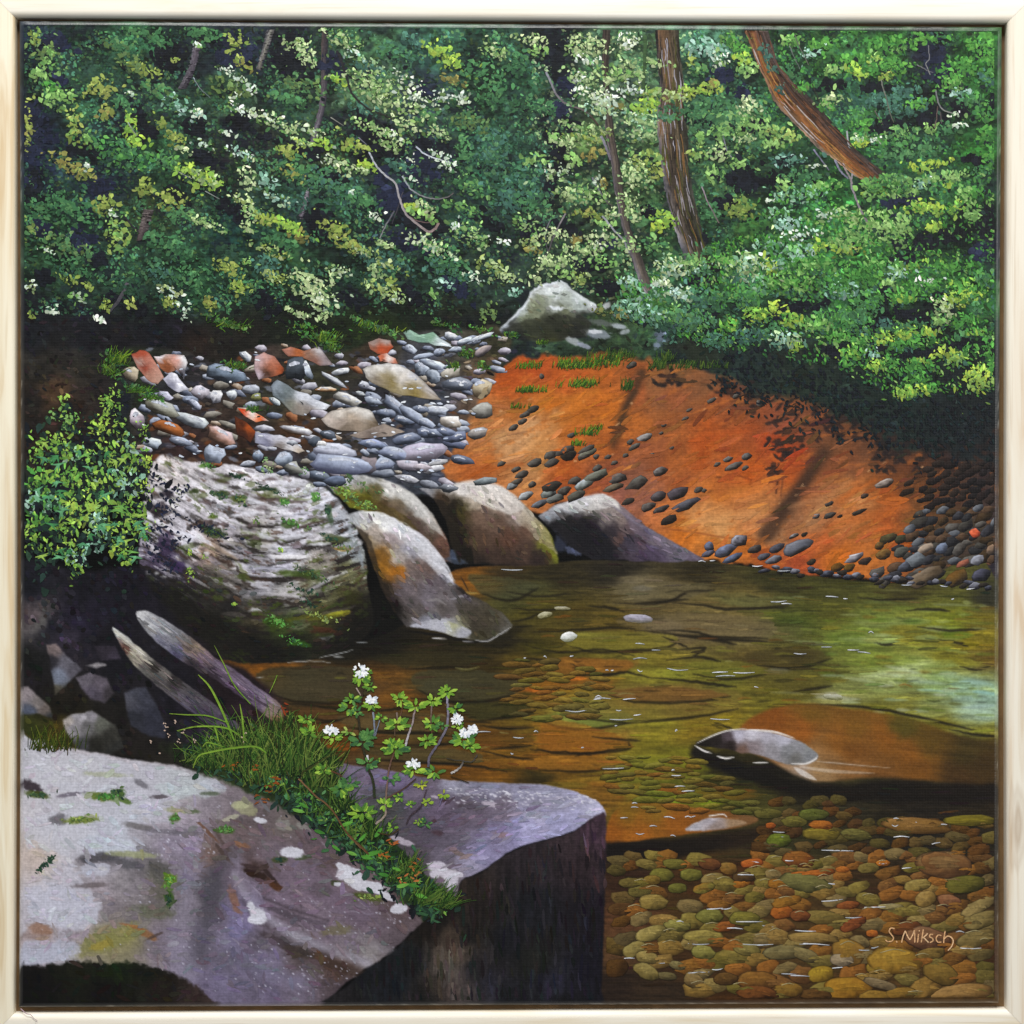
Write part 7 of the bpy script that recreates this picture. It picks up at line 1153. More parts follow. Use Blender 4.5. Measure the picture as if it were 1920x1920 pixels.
# general cover
N_ = 34000
x = rng.uniform(42, 1868, N_); y = rng.uniform(56, 640, N_)
lim = np.interp(x, [40, 230, 330, 480, 620, 760, 930, 1000, 1130, 1200, 1880], [590, 590, 590, 590, 590, 590, 585, 520, 560, 590, 640])
ns = fbm(x / 42, y / 34, 401, 4, .6); ns2 = fbm(x / 17, y / 15, 407, 3, .6); ns3 = fbm(x / 110, y / 90, 411, 3)
keep = (y < lim) & (ns + .35 * ns2 > .56 + .1 * sst(430, 600, y))
x, y, ns, ns2, ns3 = x[keep], y[keep], ns[keep], ns2[keep], ns3[keep]
base = img[np.clip(gj(y).astype(int), 0, NY - 1), np.clip(gi(x).astype(int), 0, NX - 1)]
u_ = rng.random(len(x))
right = x > 1440
P = np.where((u_ < .42)[:, None], PAL['D'][rng.integers(5, size=len(x))], np.where((u_ < .72)[:, None], PAL['G'][rng.integers(6, size=len(x))], np.where((u_ < .86)[:, None], PAL['B'][rng.integers(5, size=len(x))], PAL['M'][rng.integers(4, size=len(x))])))
P = np.where((right & (u_ > .6))[:, None], PAL['V'][rng.integers(6, size=len(x))] * .85, P)
mid = (x > 1000) & (x < 1300) & (u_ > .66)
P = np.where(mid[:, None], PAL['L'][rng.integers(7, size=len(x))] * .85, P)
P = P * .66 + base * .42
P = P * (0.66 + .66 * sst(.42, .68, ns))[:, None]
Lf = rng.uniform(3.5, 9, len(x))
lv.leaves(x, y, Lf, Lf * rng.uniform(.5, .8, len(x)), rng.normal(np.where(right, .9, .55), .8), np.clip(P, 0, 1), .0005, .0009, 7, .3)
# dark pockets between the boughs
for (cx, cy, rx_, ry_, p) in [(312, 105, 32, 26, 'K'), (252, 215, 20, 18, 'K'), (282, 246, 17, 16, 'K'), (112, 150, 14, 14, 'N'), (62, 212, 24, 24, 'N'), (92, 258, 26, 14, 'N'), (368, 238, 24, 16, 'K'), (448, 228, 26, 14, 'K'), (60, 300, 18, 60, 'N'), (62, 350, 16, 30, 'K'), (392, 300, 34, 12, 'K'), (330, 372, 30, 18, 'K'), (182, 356, 26, 12, 'N'), (438, 395, 30, 16, 'K'), (448, 95, 26, 30, 'N'), (430, 110, 24, 14, 'N'), (105, 80, 30, 16, 'N'),
                              (160, 285, 36, 14, 'K'), (200, 345, 24, 10, 'N'), (150, 445, 30, 16, 'N'), (75, 425, 24, 14, 'N'), (545, 100, 34, 34, 'K'), (560, 130, 32, 18, 'K'), (612, 118, 14, 20, 'N'), (635, 120, 10, 20, 'N'), (680, 235, 12, 34, 'K'), (700, 265, 26, 30, 'K'), (735, 285, 26, 12, 'K'), (575, 282, 34, 16, 'K'), (800, 172, 26, 10, 'N'), (500, 255, 34, 8, 'K'), (790, 320, 34, 24, 'N'), (742, 372, 36, 24, 'N'), (715, 330, 16, 14, 'N'), (602, 415, 32, 22, 'K'),
                              (625, 330, 30, 10, 'K'), (790, 415, 50, 18, 'K'), (800, 272, 26, 14, 'K'), (760, 450, 34, 16, 'N'), (920, 420, 30, 10, 'K'), (1038, 75, 24, 12, 'K'), (1045, 120, 20, 24, 'K'), (1062, 160, 16, 24, 'N'), (1050, 205, 26, 12, 'N'), (1042, 270, 14, 30, 'K'), (1035, 340, 10, 40, 'K'), (1065, 235, 14, 10, 'K'), (1000, 430, 24, 14, 'K'), (1050, 430, 30, 16, 'K'), (1120, 490, 24, 16, 'K'), (1140, 455, 16, 10, 'N'), (1215, 395, 16, 10, 'K'),
                              (1352, 140, 24, 12, 'N'), (1390, 175, 14, 14, 'N'), (1395, 335, 34, 26, 'K'), (1415, 235, 16, 12, 'K'), (1350, 290, 14, 10, 'K'), (1360, 380, 20, 14, 'K'), (1310, 450, 16, 18, 'K'), (1745, 90, 24, 22, 'N'), (1755, 130, 26, 22, 'N'), (1770, 165, 16, 16, 'K'), (1650, 165, 40, 8, 'K'), (1560, 160, 26, 10, 'K'), (1660, 235, 44, 12, 'K'), (1745, 225, 26, 14, 'K'), (1800, 205, 16, 14, 'K'), (1860, 190, 10, 16, 'K'), (1690, 375, 36, 16, 'N'),
                              (1720, 455, 40, 12, 'K'), (1852, 415, 24, 40, 'K'), (1840, 470, 24, 20, 'N'), (1780, 440, 24, 16, 'K'), (1455, 335, 26, 14, 'K'), (1470, 300, 20, 10, 'K'), (1830, 300, 24, 10, 'K'), (1500, 576, 46, 10, 'K'), (1460, 590, 16, 20, 'K'), (1640, 620, 34, 22, 'K'), (1705, 590, 36, 10, 'K'), (1660, 545, 10, 20, 'K'), (1690, 488, 26, 8, 'K'), (1760, 560, 16, 16, 'K'), (1870, 560, 6, 60, 'B'), (1730, 600, 30, 12, 'K'), (1800, 640, 18, 14, 'K'),
                              (1740, 660, 40, 10, 'K'), (1640, 660, 26, 14, 'K'), (1560, 660, 30, 14, 'K'), (1330, 590, 16, 20, 'K'), (1300, 530, 16, 20, 'K'), (1330, 510, 14, 30, 'K'), (1210, 600, 30, 10, 'K'), (1090, 500, 20, 10, 'K'), (1140, 540, 20, 14, 'K'), (500, 565, 30, 20, 'K'), (660, 560, 30, 16, 'K'), (780, 560, 40, 14, 'K'), (860, 540, 30, 14, 'N'), (430, 480, 26, 20, 'D'), (240, 570, 40, 20, 'K'), (180, 480, 24, 16, 'K'), (80, 520, 20, 12, 'K')]:
    clump(lv, cx, cy, rx_, ry_, p, int(rx_ * ry_ * .085) + 8, .0009, 13, .4, 1.2, 0, .7)
LF = [ # (x, y, rx, ry, palettes, n)
 (270, 62, 62, 16, 'G', 60), (380, 62, 44, 16, 'G', 46), (225, 85, 40, 12, 'GM', 30), (100, 165, 18, 10, 'V', 16), (230, 195, 28, 14, 'G', 30), (300, 175, 40, 18, 'GM', 40), (235, 290, 62, 26, 'GV', 90), (310, 300, 30, 16, 'GV', 34), (130, 395, 62, 34, 'G', 110), (70, 390, 20, 20, 'G', 20), (330, 400, 28, 18, 'G', 34), (315, 458, 50, 18, 'G', 60), (120, 462, 60, 20, 'GM', 60), (190, 165, 26, 22, 'Y', 36), (245, 240, 12, 30, 'S', 26), (262, 270, 16, 14, 'S', 16),
 (330, 262, 22, 12, 'Y', 20), (300, 230, 14, 12, 'Y', 14), (372, 332, 52, 20, 'S', 60), (320, 375, 30, 22, 'Y', 44), (200, 385, 26, 20, 'Y', 40), (222, 440, 24, 36, 'YP', 60), (270, 350, 16, 22, 'Y', 26), (150, 325, 34, 12, 'YO', 34), (118, 305, 30, 10, 'O', 26), (52, 240, 8, 60, 'YO', 30), (140, 235, 16, 40, 'YP', 46), (165, 262, 12, 16, 'P', 16), (65, 65, 10, 22, 'YP', 18), (90, 120, 24, 30, 'P', 30), (110, 185, 30, 24, 'P', 40), (70, 140, 18, 10, 'P', 16),
 (200, 215, 14, 20, 'YO', 16), (445, 80, 22, 26, 'Y', 24), (455, 120, 26, 14, 'YO', 20), (430, 165, 40, 16, 'M', 30), (340, 200, 40, 14, 'T', 24), (250, 120, 40, 20, 'M', 30), (270, 130, 40, 12, 'Y', 24), (85, 95, 20, 20, 'M', 20), (60, 430, 20, 30, 'YG', 24), (330, 115, 10, 6, 'Y', 8),
 (425, 130, 24, 8, 'W', 12), (448, 150, 24, 10, 'W', 16), (470, 168, 12, 10, 'W', 10), (440, 185, 14, 12, 'W', 8), (452, 208, 34, 8, 'W', 20), (368, 212, 14, 10, 'W', 12), (425, 250, 16, 8, 'W', 10), (388, 272, 16, 10, 'W', 12), (450, 288, 30, 10, 'WT', 22), (348, 282, 16, 6, 'L', 9), (378, 330, 24, 12, 'L', 14), (400, 345, 12, 8, 'L', 8), (462, 335, 18, 26, 'L', 26), (388, 420, 44, 9, 'LP', 36), (465, 425, 18, 10, 'L', 14), (372, 86, 10, 5, 'W', 6), (210, 402, 10, 14, 'W', 8), (86, 468, 20, 6, 'W', 10), (165, 312, 8, 8, 'W', 6), (245, 175, 14, 8, 'W', 5), (455, 375, 30, 10, 'YL', 20), (470, 400, 20, 14, 'PL', 16),
 (560, 88, 34, 16, 'L', 36), (575, 112, 24, 12, 'L', 22), (640, 72, 44, 16, 'LP', 44), (665, 95, 14, 8, 'W', 8), (680, 112, 44, 8, 'LT', 22), (700, 158, 60, 26, 'LP', 90), (690, 130, 40, 12, 'B', 26), (765, 148, 30, 12, 'WL', 22), (790, 185, 44, 14, 'W', 34), (830, 178, 20, 12, 'W', 14), (865, 182, 20, 16, 'W', 22), (745, 198, 60, 20, 'L', 60), (700, 238, 40, 14, 'LP', 36), (762, 236, 22, 14, 'L', 22), (738, 252, 20, 8, 'W', 10), (730, 268, 34, 16, 'LP', 30), (820, 250, 30, 14, 'L', 22),
 (505, 222, 40, 14, 'LW', 36), (535, 240, 24, 10, 'L', 20), (585, 246, 34, 8, 'WL', 26), (562, 266, 30, 8, 'LS', 22), (620, 300, 30, 12, 'LW', 22), (650, 316, 18, 14, 'L', 16), (680, 320, 12, 8, 'L', 8), (840, 308, 30, 12, 'W', 24), (828, 288, 20, 8, 'W', 12), (770, 300, 20, 14, 'W', 8), (770, 335, 20, 10, 'W', 5), (700, 404, 14, 14, 'W', 14), (520, 372, 32, 12, 'LT', 22), (800, 388, 22, 12, 'L', 16), (790, 402, 30, 10, 'P', 20), (810, 462, 60, 14, 'LW', 60), (880, 442, 40, 18, 'LP', 44), (860, 425, 16, 10, 'W', 10), (510, 470, 40, 12, 'LY', 24), (680, 470, 36, 10, 'LY', 26), (720, 458, 20, 8, 'L', 14), (660, 360, 6, 5, 'W', 4), (940, 450, 20, 10, 'W', 12),
 (825, 95, 40, 14, 'S', 40), (850, 120, 26, 12, 'S', 22), (635, 148, 22, 8, 'S', 16), (660, 270, 40, 16, 'YS', 36), (690, 312, 24, 10, 'S', 18), (540, 285, 24, 16, 'Y', 26), (550, 330, 24, 12, 'YO', 16), (530, 420, 44, 12, 'S', 44), (560, 442, 22, 12, 'O', 20), (625, 430, 34, 18, 'Y', 36), (850, 150, 26, 10, 'O', 18), (780, 390, 22, 6, 'S', 14), (925, 95, 30, 16, 'LP', 26), (610, 270, 20, 8, 'S', 14), (500, 410, 26, 10, 'Y', 16), (655, 460, 30, 14, 'YO', 24),
 (560, 160, 56, 20, 'GM', 70), (540, 185, 40, 12, 'G', 36), (740, 100, 40, 20, 'BG', 50), (780, 80, 30, 14, 'B', 26), (900, 140, 40, 26, 'G', 60), (920, 180, 30, 24, 'G', 44), (800, 215, 22, 18, 'G', 30), (920, 290, 40, 50, 'BG', 110), (880, 230, 40, 20, 'GM', 50), (560, 320, 50, 30, 'G', 70), (620, 350, 60, 34, 'GB', 110), (680, 380, 30, 20, 'G', 34), (750, 310, 30, 10, 'B', 26), (870, 290, 20, 40, 'G', 40), (870, 390, 40, 12, 'GP', 30), (890, 350, 40, 20, 'GP', 44), (950, 380, 24, 30, 'B', 40), (680, 205, 30, 14, 'B', 20), (560, 380, 24, 20, 'B', 26), (500, 340, 20, 16, 'T', 20), (520, 450, 40, 16, 'G', 36), (720, 490, 60, 20, 'B', 50), (840, 500, 50, 20, 'G', 50),
 (970, 120, 24, 26, 'G', 44), (985, 200, 24, 26, 'GD', 44), (1022, 202, 20, 16, 'G', 26), (1000, 75, 34, 12, 'L', 26), (1010, 95, 20, 10, 'P', 16), (985, 345, 50, 50, 'GB', 130), (1000, 380, 36, 20, 'G', 44), (1000, 300, 30, 14, 'P', 22), (980, 270, 30, 20, 'D', 30), (985, 420, 30, 14, 'LP', 20),
 (1105, 85, 40, 20, 'L', 60), (1178, 78, 24, 16, 'LW', 34), (1100, 112, 26, 12, 'W', 22), (1080, 95, 20, 14, 'LP', 20), (1150, 138, 40, 16, 'LP', 44), (1175, 120, 20, 10, 'L', 16), (1100, 150, 32, 14, 'L', 34), (1085, 145, 14, 10, 'W', 12), (1112, 180, 44, 18, 'LW', 60), (1182, 168, 26, 14, 'W', 26), (1195, 140, 20, 16, 'LP', 20), (1130, 206, 50, 12, 'LT', 36), (1085, 238, 44, 12, 'LP', 34), (1100, 258, 40, 14, 'YL', 44), (1200, 228, 36, 16, 'LT', 44), (1210, 255, 30, 12, 'L', 26), (1060, 268, 34, 10, 'L', 24), (1040, 258, 14, 10, 'P', 12), (1080, 300, 24, 10, 'P', 14), (1050, 320, 30, 24, 'LW', 34), (1200, 308, 30, 12, 'LY', 26), (1190, 335, 30, 24, 'L', 44), (1120, 330, 12, 20, 'W', 10),
 (1100, 362, 44, 22, 'LP', 54), (1180, 382, 30, 24, 'L', 36), (1060, 365, 20, 14, 'L', 18), (1130, 442, 34, 12, 'L', 26), (1040, 438, 34, 12, 'L', 28), (1092, 470, 44, 10, 'L', 30), (1000, 455, 30, 16, 'LY', 26), (1190, 405, 20, 12, 'L', 16), (1150, 400, 16, 10, 'L', 12), (1140, 420, 20, 8, 'P', 12), (1230, 460, 30, 20, 'GP', 30), (1180, 460, 30, 16, 'LP', 26), (1060, 490, 40, 14, 'L', 30), (1120, 460, 20, 8, 'LW', 16),
 (1216, 195, 20, 10, 'S', 20), (1200, 205, 24, 8, 'S', 18), (1255, 180, 50, 9, 'YL', 30), (1300, 170, 30, 8, 'YS', 20), (1335, 165, 24, 12, 'YS', 22), (1296, 115, 9, 16, 'Y', 12), (1395, 112, 16, 12, 'S', 18), (1385, 108, 10, 8, 'S', 10), (1163, 200, 12, 8, 'O', 10), (1118, 285, 16, 7, 'O', 12), (1105, 295, 12, 6, 'O', 8), (1210, 290, 34, 9, 'YP', 24), (1110, 402, 34, 10, 'YO', 20), (1250, 410, 30, 18, 'S', 36), (1236, 425, 16, 12, 'S', 16), (1390, 392, 32, 22, 'MY', 50), (1230, 320, 14, 20, 'Y', 14), (1335, 155, 8, 8, 'O', 8), (1130, 345, 8, 10, 'O', 8), (1080, 450, 10, 8, 'O', 8), (1000, 470, 16, 8, 'O', 10), (1220, 175, 26, 12, 'YP', 20),
 (1325, 90, 44, 20, 'T', 44), (1370, 75, 24, 12, 'PV', 24), (1345, 110, 24, 16, 'TW', 24), (1310, 130, 20, 14, 'GP', 20), (1385, 95, 20, 14, 'V', 20), (1318, 215, 40, 24, 'G', 60), (1370, 225, 34, 24, 'GP', 54), (1405, 205, 26, 14, 'L', 20), (1352, 250, 26, 14, 'P', 26), (1395, 235, 20, 14, 'P', 20), (1350, 285, 22, 18, 'LP', 26), (1395, 258, 22, 10, 'L', 16), (1380, 308, 22, 12, 'P', 18), (1340, 325, 20, 20, 'P', 22), (1310, 290, 16, 16, 'YP', 16), (1430, 240, 24, 20, 'P', 24), (1400, 130, 24, 14, 'P', 20), (1340, 195, 30, 12, 'G', 26), (1330, 400, 24, 20, 'G', 26), (1310, 260, 12, 14, 'P', 12), (1400, 190, 14, 10, 'L', 10),
 (1540, 82, 26, 12, 'V', 30), (1480, 75, 26, 12, 'VP', 24), (1660, 85, 44, 20, 'V', 60), (1722, 75, 26, 12, 'V', 26), (1600, 110, 44, 12, 'V', 40), (1630, 130, 40, 14, 'V', 36), (1680, 125, 30, 16, 'V', 34), (1840, 88, 30, 28, 'V', 60), (1800, 128, 36, 22, 'V', 60), (1862, 110, 10, 50, 'V', 44), (1785, 155, 30, 20, 'PV', 44), (1800, 175, 20, 12, 'T', 16), (1850, 150, 20, 20, 'VB', 30), (1602, 130, 14, 12, 'S', 16), (1610, 140, 10, 10, 'S', 12), (1640, 112, 16, 14, 'SP', 18), (1660, 142, 16, 8, 'YS', 16), (1690, 90, 16, 10, 'P', 12), (1600, 222, 36, 20, 'VG', 50), (1610, 235, 26, 12, 'V', 24), (1560, 186, 26, 12, 'LP', 24), (1550, 200, 20, 10, 'V', 16), (1480, 140, 24, 18, 'G', 30), (1500, 165, 24, 12, 'V', 24), (1520, 100, 20, 14, 'T', 14), (1560, 130, 20, 14, 'P', 14),
 (1690, 200, 50, 24, 'B', 60), (1720, 195, 30, 10, 'V', 24), (1700, 170, 30, 10, 'B', 20), (1640, 190, 30, 14, 'B', 26), (1820, 190, 30, 18, 'VG', 40), (1845, 215, 24, 14, 'VG', 26), (1850, 255, 24, 20, 'V', 44), (1862, 295, 14, 30, 'V', 44), (1840, 330, 20, 20, 'VG', 26), (1780, 240, 26, 12, 'G', 20), (1795, 235, 20, 5, 'W', 8), (1790, 215, 16, 5, 'W', 6), (1745, 240, 14, 10, 'P', 12), (1690, 250, 34, 14, 'GP', 34), (1625, 258, 30, 12, 'VW', 22), (1640, 262, 14, 8, 'W', 8), (1610, 270, 20, 8, 'S', 14), (1472, 258, 30, 12, 'YP', 30), (1456, 245, 16, 12, 'PY', 16), (1450, 270, 20, 12, 'P', 18), (1480, 300, 34, 14, 'BT', 30), (1530, 310, 16, 6, 'W', 7), (1500, 330, 40, 16, 'G', 40), (1470, 350, 20, 20, 'P', 20),
 (1500, 365, 60, 18, 'VT', 70), (1545, 348, 34, 12, 'VP', 34), (1640, 362, 30, 10, 'SP', 20), (1700, 288, 60, 18, 'G', 70), (1680, 270, 40, 12, 'VG', 34), (1745, 305, 40, 8, 'S', 22), (1730, 315, 20, 8, 'S', 12), (1770, 332, 54, 10, 'P', 40), (1730, 345, 24, 12, 'PT', 20), (1640, 420, 62, 26, 'P', 100), (1590, 400, 30, 14, 'PL', 26), (1600, 450, 50, 18, 'PV', 60), (1680, 440, 30, 20, 'P', 36), (1700, 360, 40, 10, 'P', 26), (1720, 388, 26, 16, 'S', 26), (1755, 392, 20, 12, 'S', 18), (1740, 430, 24, 8, 'S', 14), (1755, 420, 10, 10, 'S', 10), (1780, 350, 20, 10, 'S', 8), (1500, 440, 44, 12, 'WT', 30), (1550, 402, 24, 14, 'WT', 20), (1480, 420, 30, 12, 'T', 24), (1445, 375, 14, 6, 'W', 8), (1590, 470, 30, 8, 'YS', 20), (1540, 465, 30, 8, 'S', 20), (1500, 470, 40, 12, 'VT', 36), (1810, 372, 20, 26, 'P', 34), (1825, 405, 16, 16, 'P', 20), (1790, 390, 20, 12, 'VS', 20), (1830, 360, 26, 10, 'V', 20), (1460, 400, 30, 12, 'VT', 30), (1440, 460, 30, 20, 'VT', 40)]
for (cx, cy, rx_, ry_, p, n) in LF:
    lightish = any(q in 'WL' for q in p)
    clump(lv, cx, cy, rx_, ry_, p, int(n * (1.0 if 'W' in p else 1.35)), .0014 if lightish else .0011, 7.5 if lightish else 10, .45 if cx < 960 else .8, .9, .2, .62)
    if lightish: clump(lv, cx, cy, rx_ * 1.1, ry_ * 1.15, 'GMP', int(n * .4), .00115, 9, .5, .9, .2, .62)
    if not lightish: clump(lv, cx, cy + ry_ * .5, rx_ * .95, ry_ * .6, 'DK', int(n * .3), .00105, 9, .5, 1, .1)
for (cx, cy, rx_, ry_, p, n) in [(575, 535, 40, 26, 'L', 70), (600, 562, 30, 22, 'LW', 50), (560, 588, 26, 7, 'L', 20), (612, 595, 14, 12, 'L', 16), (520, 520, 34, 12, 'YL', 34), (640, 508, 26, 10, 'WL', 20), (620, 525, 10, 14, 'L', 10), (720, 545, 44, 16, 'LY', 50), (740, 560, 18, 10, 'LW', 14), (705, 508, 20, 14, 'L', 20), (735, 530, 10, 12, 'Y', 10), (730, 498, 30, 8, 'YL', 20), (845, 505, 40, 20, 'BG', 50), (812, 552, 12, 8, 'P', 12), (830, 530, 20, 8, 'T', 14), (920, 500, 34, 16, 'LY', 36), (912, 585, 20, 16, 'M', 24), (885, 520, 20, 10, 'WT', 14), (950, 520, 30, 16, 'L', 26),
                                 (425, 500, 30, 14, 'Y', 34), (445, 532, 22, 20, 'YS', 34), (392, 568, 16, 16, 'YO', 26), (325, 548, 34, 14, 'YW', 26), (320, 566, 20, 8, 'Y', 18), (345, 580, 14, 20, 'W', 14), (200, 575, 12, 12, 'Y', 14), (145, 530, 34, 10, 'Y', 24), (100, 582, 14, 10, 'W', 10), (145, 556, 16, 10, 'WP', 14), (245, 570, 10, 10, 'Y', 10), (360, 520, 44, 28, 'G', 80), (300, 510, 40, 24, 'GB', 60), (140, 500, 60, 16, 'G', 50), (60, 535, 12, 16, 'YW', 12), (60, 590, 8, 8, 'Y', 5), (185, 600, 14, 6, 'W', 7), (465, 490, 14, 10, 'P', 12), (240, 540, 40, 20, 'D', 40), (500, 500, 30, 20, 'B', 40), (660, 520, 30, 20, 'D', 36), (470, 555, 20, 14, 'D', 22),
                                 (1030, 495, 34, 18, 'L', 40), (1090, 522, 22, 14, 'LY', 26), (1130, 492, 26, 14, 'P', 24), (1000, 520, 30, 16, 'LD', 24), (965, 545, 16, 14, 'T', 14), (1060, 510, 20, 14, 'P', 18), (1130, 580, 20, 12, 'MO', 18), (1165, 590, 8, 8, 'O', 8)]:
    clump(lv, cx, cy, rx_, ry_, p, int(n * 1.2), .0014, 8.5, .5, .9, .15, .62)
lv.build('leaves', FO, 'dabs of green, yellow and pale leaves in the painted forest')

# overhanging shrub at the right
sh = Daubs()
for (cx, cy, rx_, ry_, p, n) in [(1200, 555, 44, 24, 'TV', 70), (1180, 580, 34, 18, 'GT', 50), (1225, 590, 30, 20, 'GT', 40), (1180, 530, 24, 12, 'TP', 24), (1260, 500, 34, 22, 'LT', 54), (1240, 530, 20, 12, 'LW', 20), (1300, 495, 30, 20, 'GP', 44), (1275, 550, 34, 16, 'LT', 40), (1310, 560, 34, 20, 'GB', 50), (1340, 560, 30, 24, 'G', 44), (1400, 500, 44, 28, 'LT', 80), (1360, 490, 30, 16, 'VP', 34), (1400, 555, 34, 24, 'VG', 64), (1430, 530, 24, 20, 'VT', 36), (1415, 592, 26, 20, 'SV', 44), (1365, 612, 24, 12, 'SV', 26), (1300, 600, 44, 26, 'GB', 80), (1260, 590, 24, 20, 'GP', 36), (1340, 640, 40, 16, 'GB', 40), (1400, 630, 34, 14, 'B', 34), (1250, 620, 20, 14, 'D', 20),
                                 (1470, 490, 36, 16, 'VT', 44), (1445, 500, 14, 20, 'S', 18), (1482, 530, 44, 24, 'PV', 70), (1530, 500, 60, 18, 'PV', 80), (1600, 520, 54, 28, 'V', 110), (1580, 545, 40, 16, 'VT', 44), (1650, 498, 40, 16, 'VP', 44), (1635, 560, 34, 20, 'VG', 50), (1680, 512, 24, 14, 'TP', 24), (1670, 530, 16, 14, 'P', 16), (1720, 497, 50, 8, 'SV', 36), (1745, 535, 54, 16, 'V', 60), (1735, 528, 24, 8, 'W', 12), (1700, 555, 34, 14, 'V', 36), (1690, 560, 24, 10, 'SV', 20), (1820, 545, 34, 24, 'SV', 64), (1800, 560, 30, 16, 'S', 34), (1770, 582, 20, 24, 'L', 36), (1760, 600, 14, 10, 'P', 14), (1805, 602, 22, 16, 'V', 34), (1830, 580, 14, 16, 'G', 18), (1850, 520, 20, 20, 'VG', 26), (1780, 500, 40, 12, 'V', 34),
                                 (1482, 602, 26, 12, 'SV', 26), (1455, 580, 20, 16, 'S', 22), (1470, 638, 34, 18, 'TL', 40), (1490, 650, 14, 12, 'S', 12), (1530, 608, 34, 16, 'VP', 40), (1545, 585, 24, 10, 'D', 16), (1570, 630, 28, 16, 'PV', 34), (1600, 610, 40, 20, 'GV', 50), (1560, 590, 34, 14, 'VG', 34), (1610, 585, 40, 20, 'G', 50), (1600, 662, 28, 14, 'VS', 30), (1620, 640, 24, 12, 'PV', 24), (1632, 665, 20, 10, 'T', 14), (1690, 625, 54, 12, 'SV', 54), (1745, 622, 16, 10, 'S', 16), (1655, 640, 12, 6, 'S', 10), (1710, 643, 50, 14, 'V', 50), (1770, 660, 22, 12, 'S', 24), (1790, 672, 24, 12, 'SP', 26), (1810, 655, 24, 12, 'V', 22), (1852, 660, 14, 22, 'V', 26), (1830, 622, 20, 10, 'VS', 18), (1800, 630, 20, 8, 'G', 14),
                                 (1640, 685, 22, 12, 'S', 22), (1665, 678, 20, 10, 'V', 18), (1710, 690, 44, 18, 'V', 56), (1725, 675, 24, 8, 'S', 14), (1710, 735, 34, 14, 'VS', 44), (1690, 738, 16, 8, 'S', 14), (1720, 712, 24, 12, 'V', 26), (1745, 728, 16, 8, 'V', 12), (1838, 712, 32, 26, 'SP', 64), (1825, 700, 16, 16, 'S', 16), (1858, 690, 10, 20, 'V', 16), (1585, 680, 12, 12, 'V', 10), (1440, 620, 24, 14, 'G', 24), (1700, 610, 40, 10, 'G', 30), (1660, 610, 20, 12, 'B', 20)]:
    clump(sh, cx, cy, rx_, ry_, p, int(n * 1.3), .0016, 10, 1.0, .8, .3, .5)
    clump(sh, cx, cy + ry_ * .7, rx_ * .9, ry_ * .5, 'DB', int(n * .35), .0012, 9, 1.0, .9, .1, .5)
nn_ = 5200      # the body of the shrub under its brighter sprays
xx = rng.uniform(1180, 1866, nn_); top_ = np.interp(xx, [1180, 1260, 1400, 1500, 1866], [540, 470, 440, 400, 350]); bot_ = np.interp(xx, [1180, 1300, 1450, 1560, 1660, 1866], [600, 640, 670, 690, 735, 745])
yy = top_ + (bot_ - top_) * rng.random(nn_); kk = fbm(xx / 30, yy / 22, 431, 3) > .47
xx, yy = xx[kk], yy[kk]; PP = np.vstack([PAL['V'], PAL['G'], PAL['P'], PAL['V']])
LL_ = rng.uniform(5, 10, len(xx))
sh.leaves(xx, yy, LL_, LL_ * rng.uniform(.38, .6, len(xx)), rng.normal(.95, .7, len(xx)), np.clip(PP[rng.integers(len(PP), size=len(xx))] * rng.uniform(.6, 1.05, (len(xx), 1)), 0, 1), .0011, .0015)
# dim leaves along the lower rim
xx = rng.uniform(1340, 1868, 900); yy = np.interp(xx, [1340, 1450, 1560, 1660, 1868], [690, 715, 750, 790, 800]) + rng.normal(0, 34, 900)
sh.leaves(xx, yy, rng.uniform(7, 12, 900), rng.uniform(3, 6, 900), rng.normal(1.1, .7, 900), PAL['K'][rng.integers(5, size=900)] * .9 + np.array([.01, .07, .04]) * rng.random((900, 1)) ** 2, .0011, .0014)
sh.build('painted_overhanging_shrub', root, 'painted bright green shrub hanging over the clay bank')

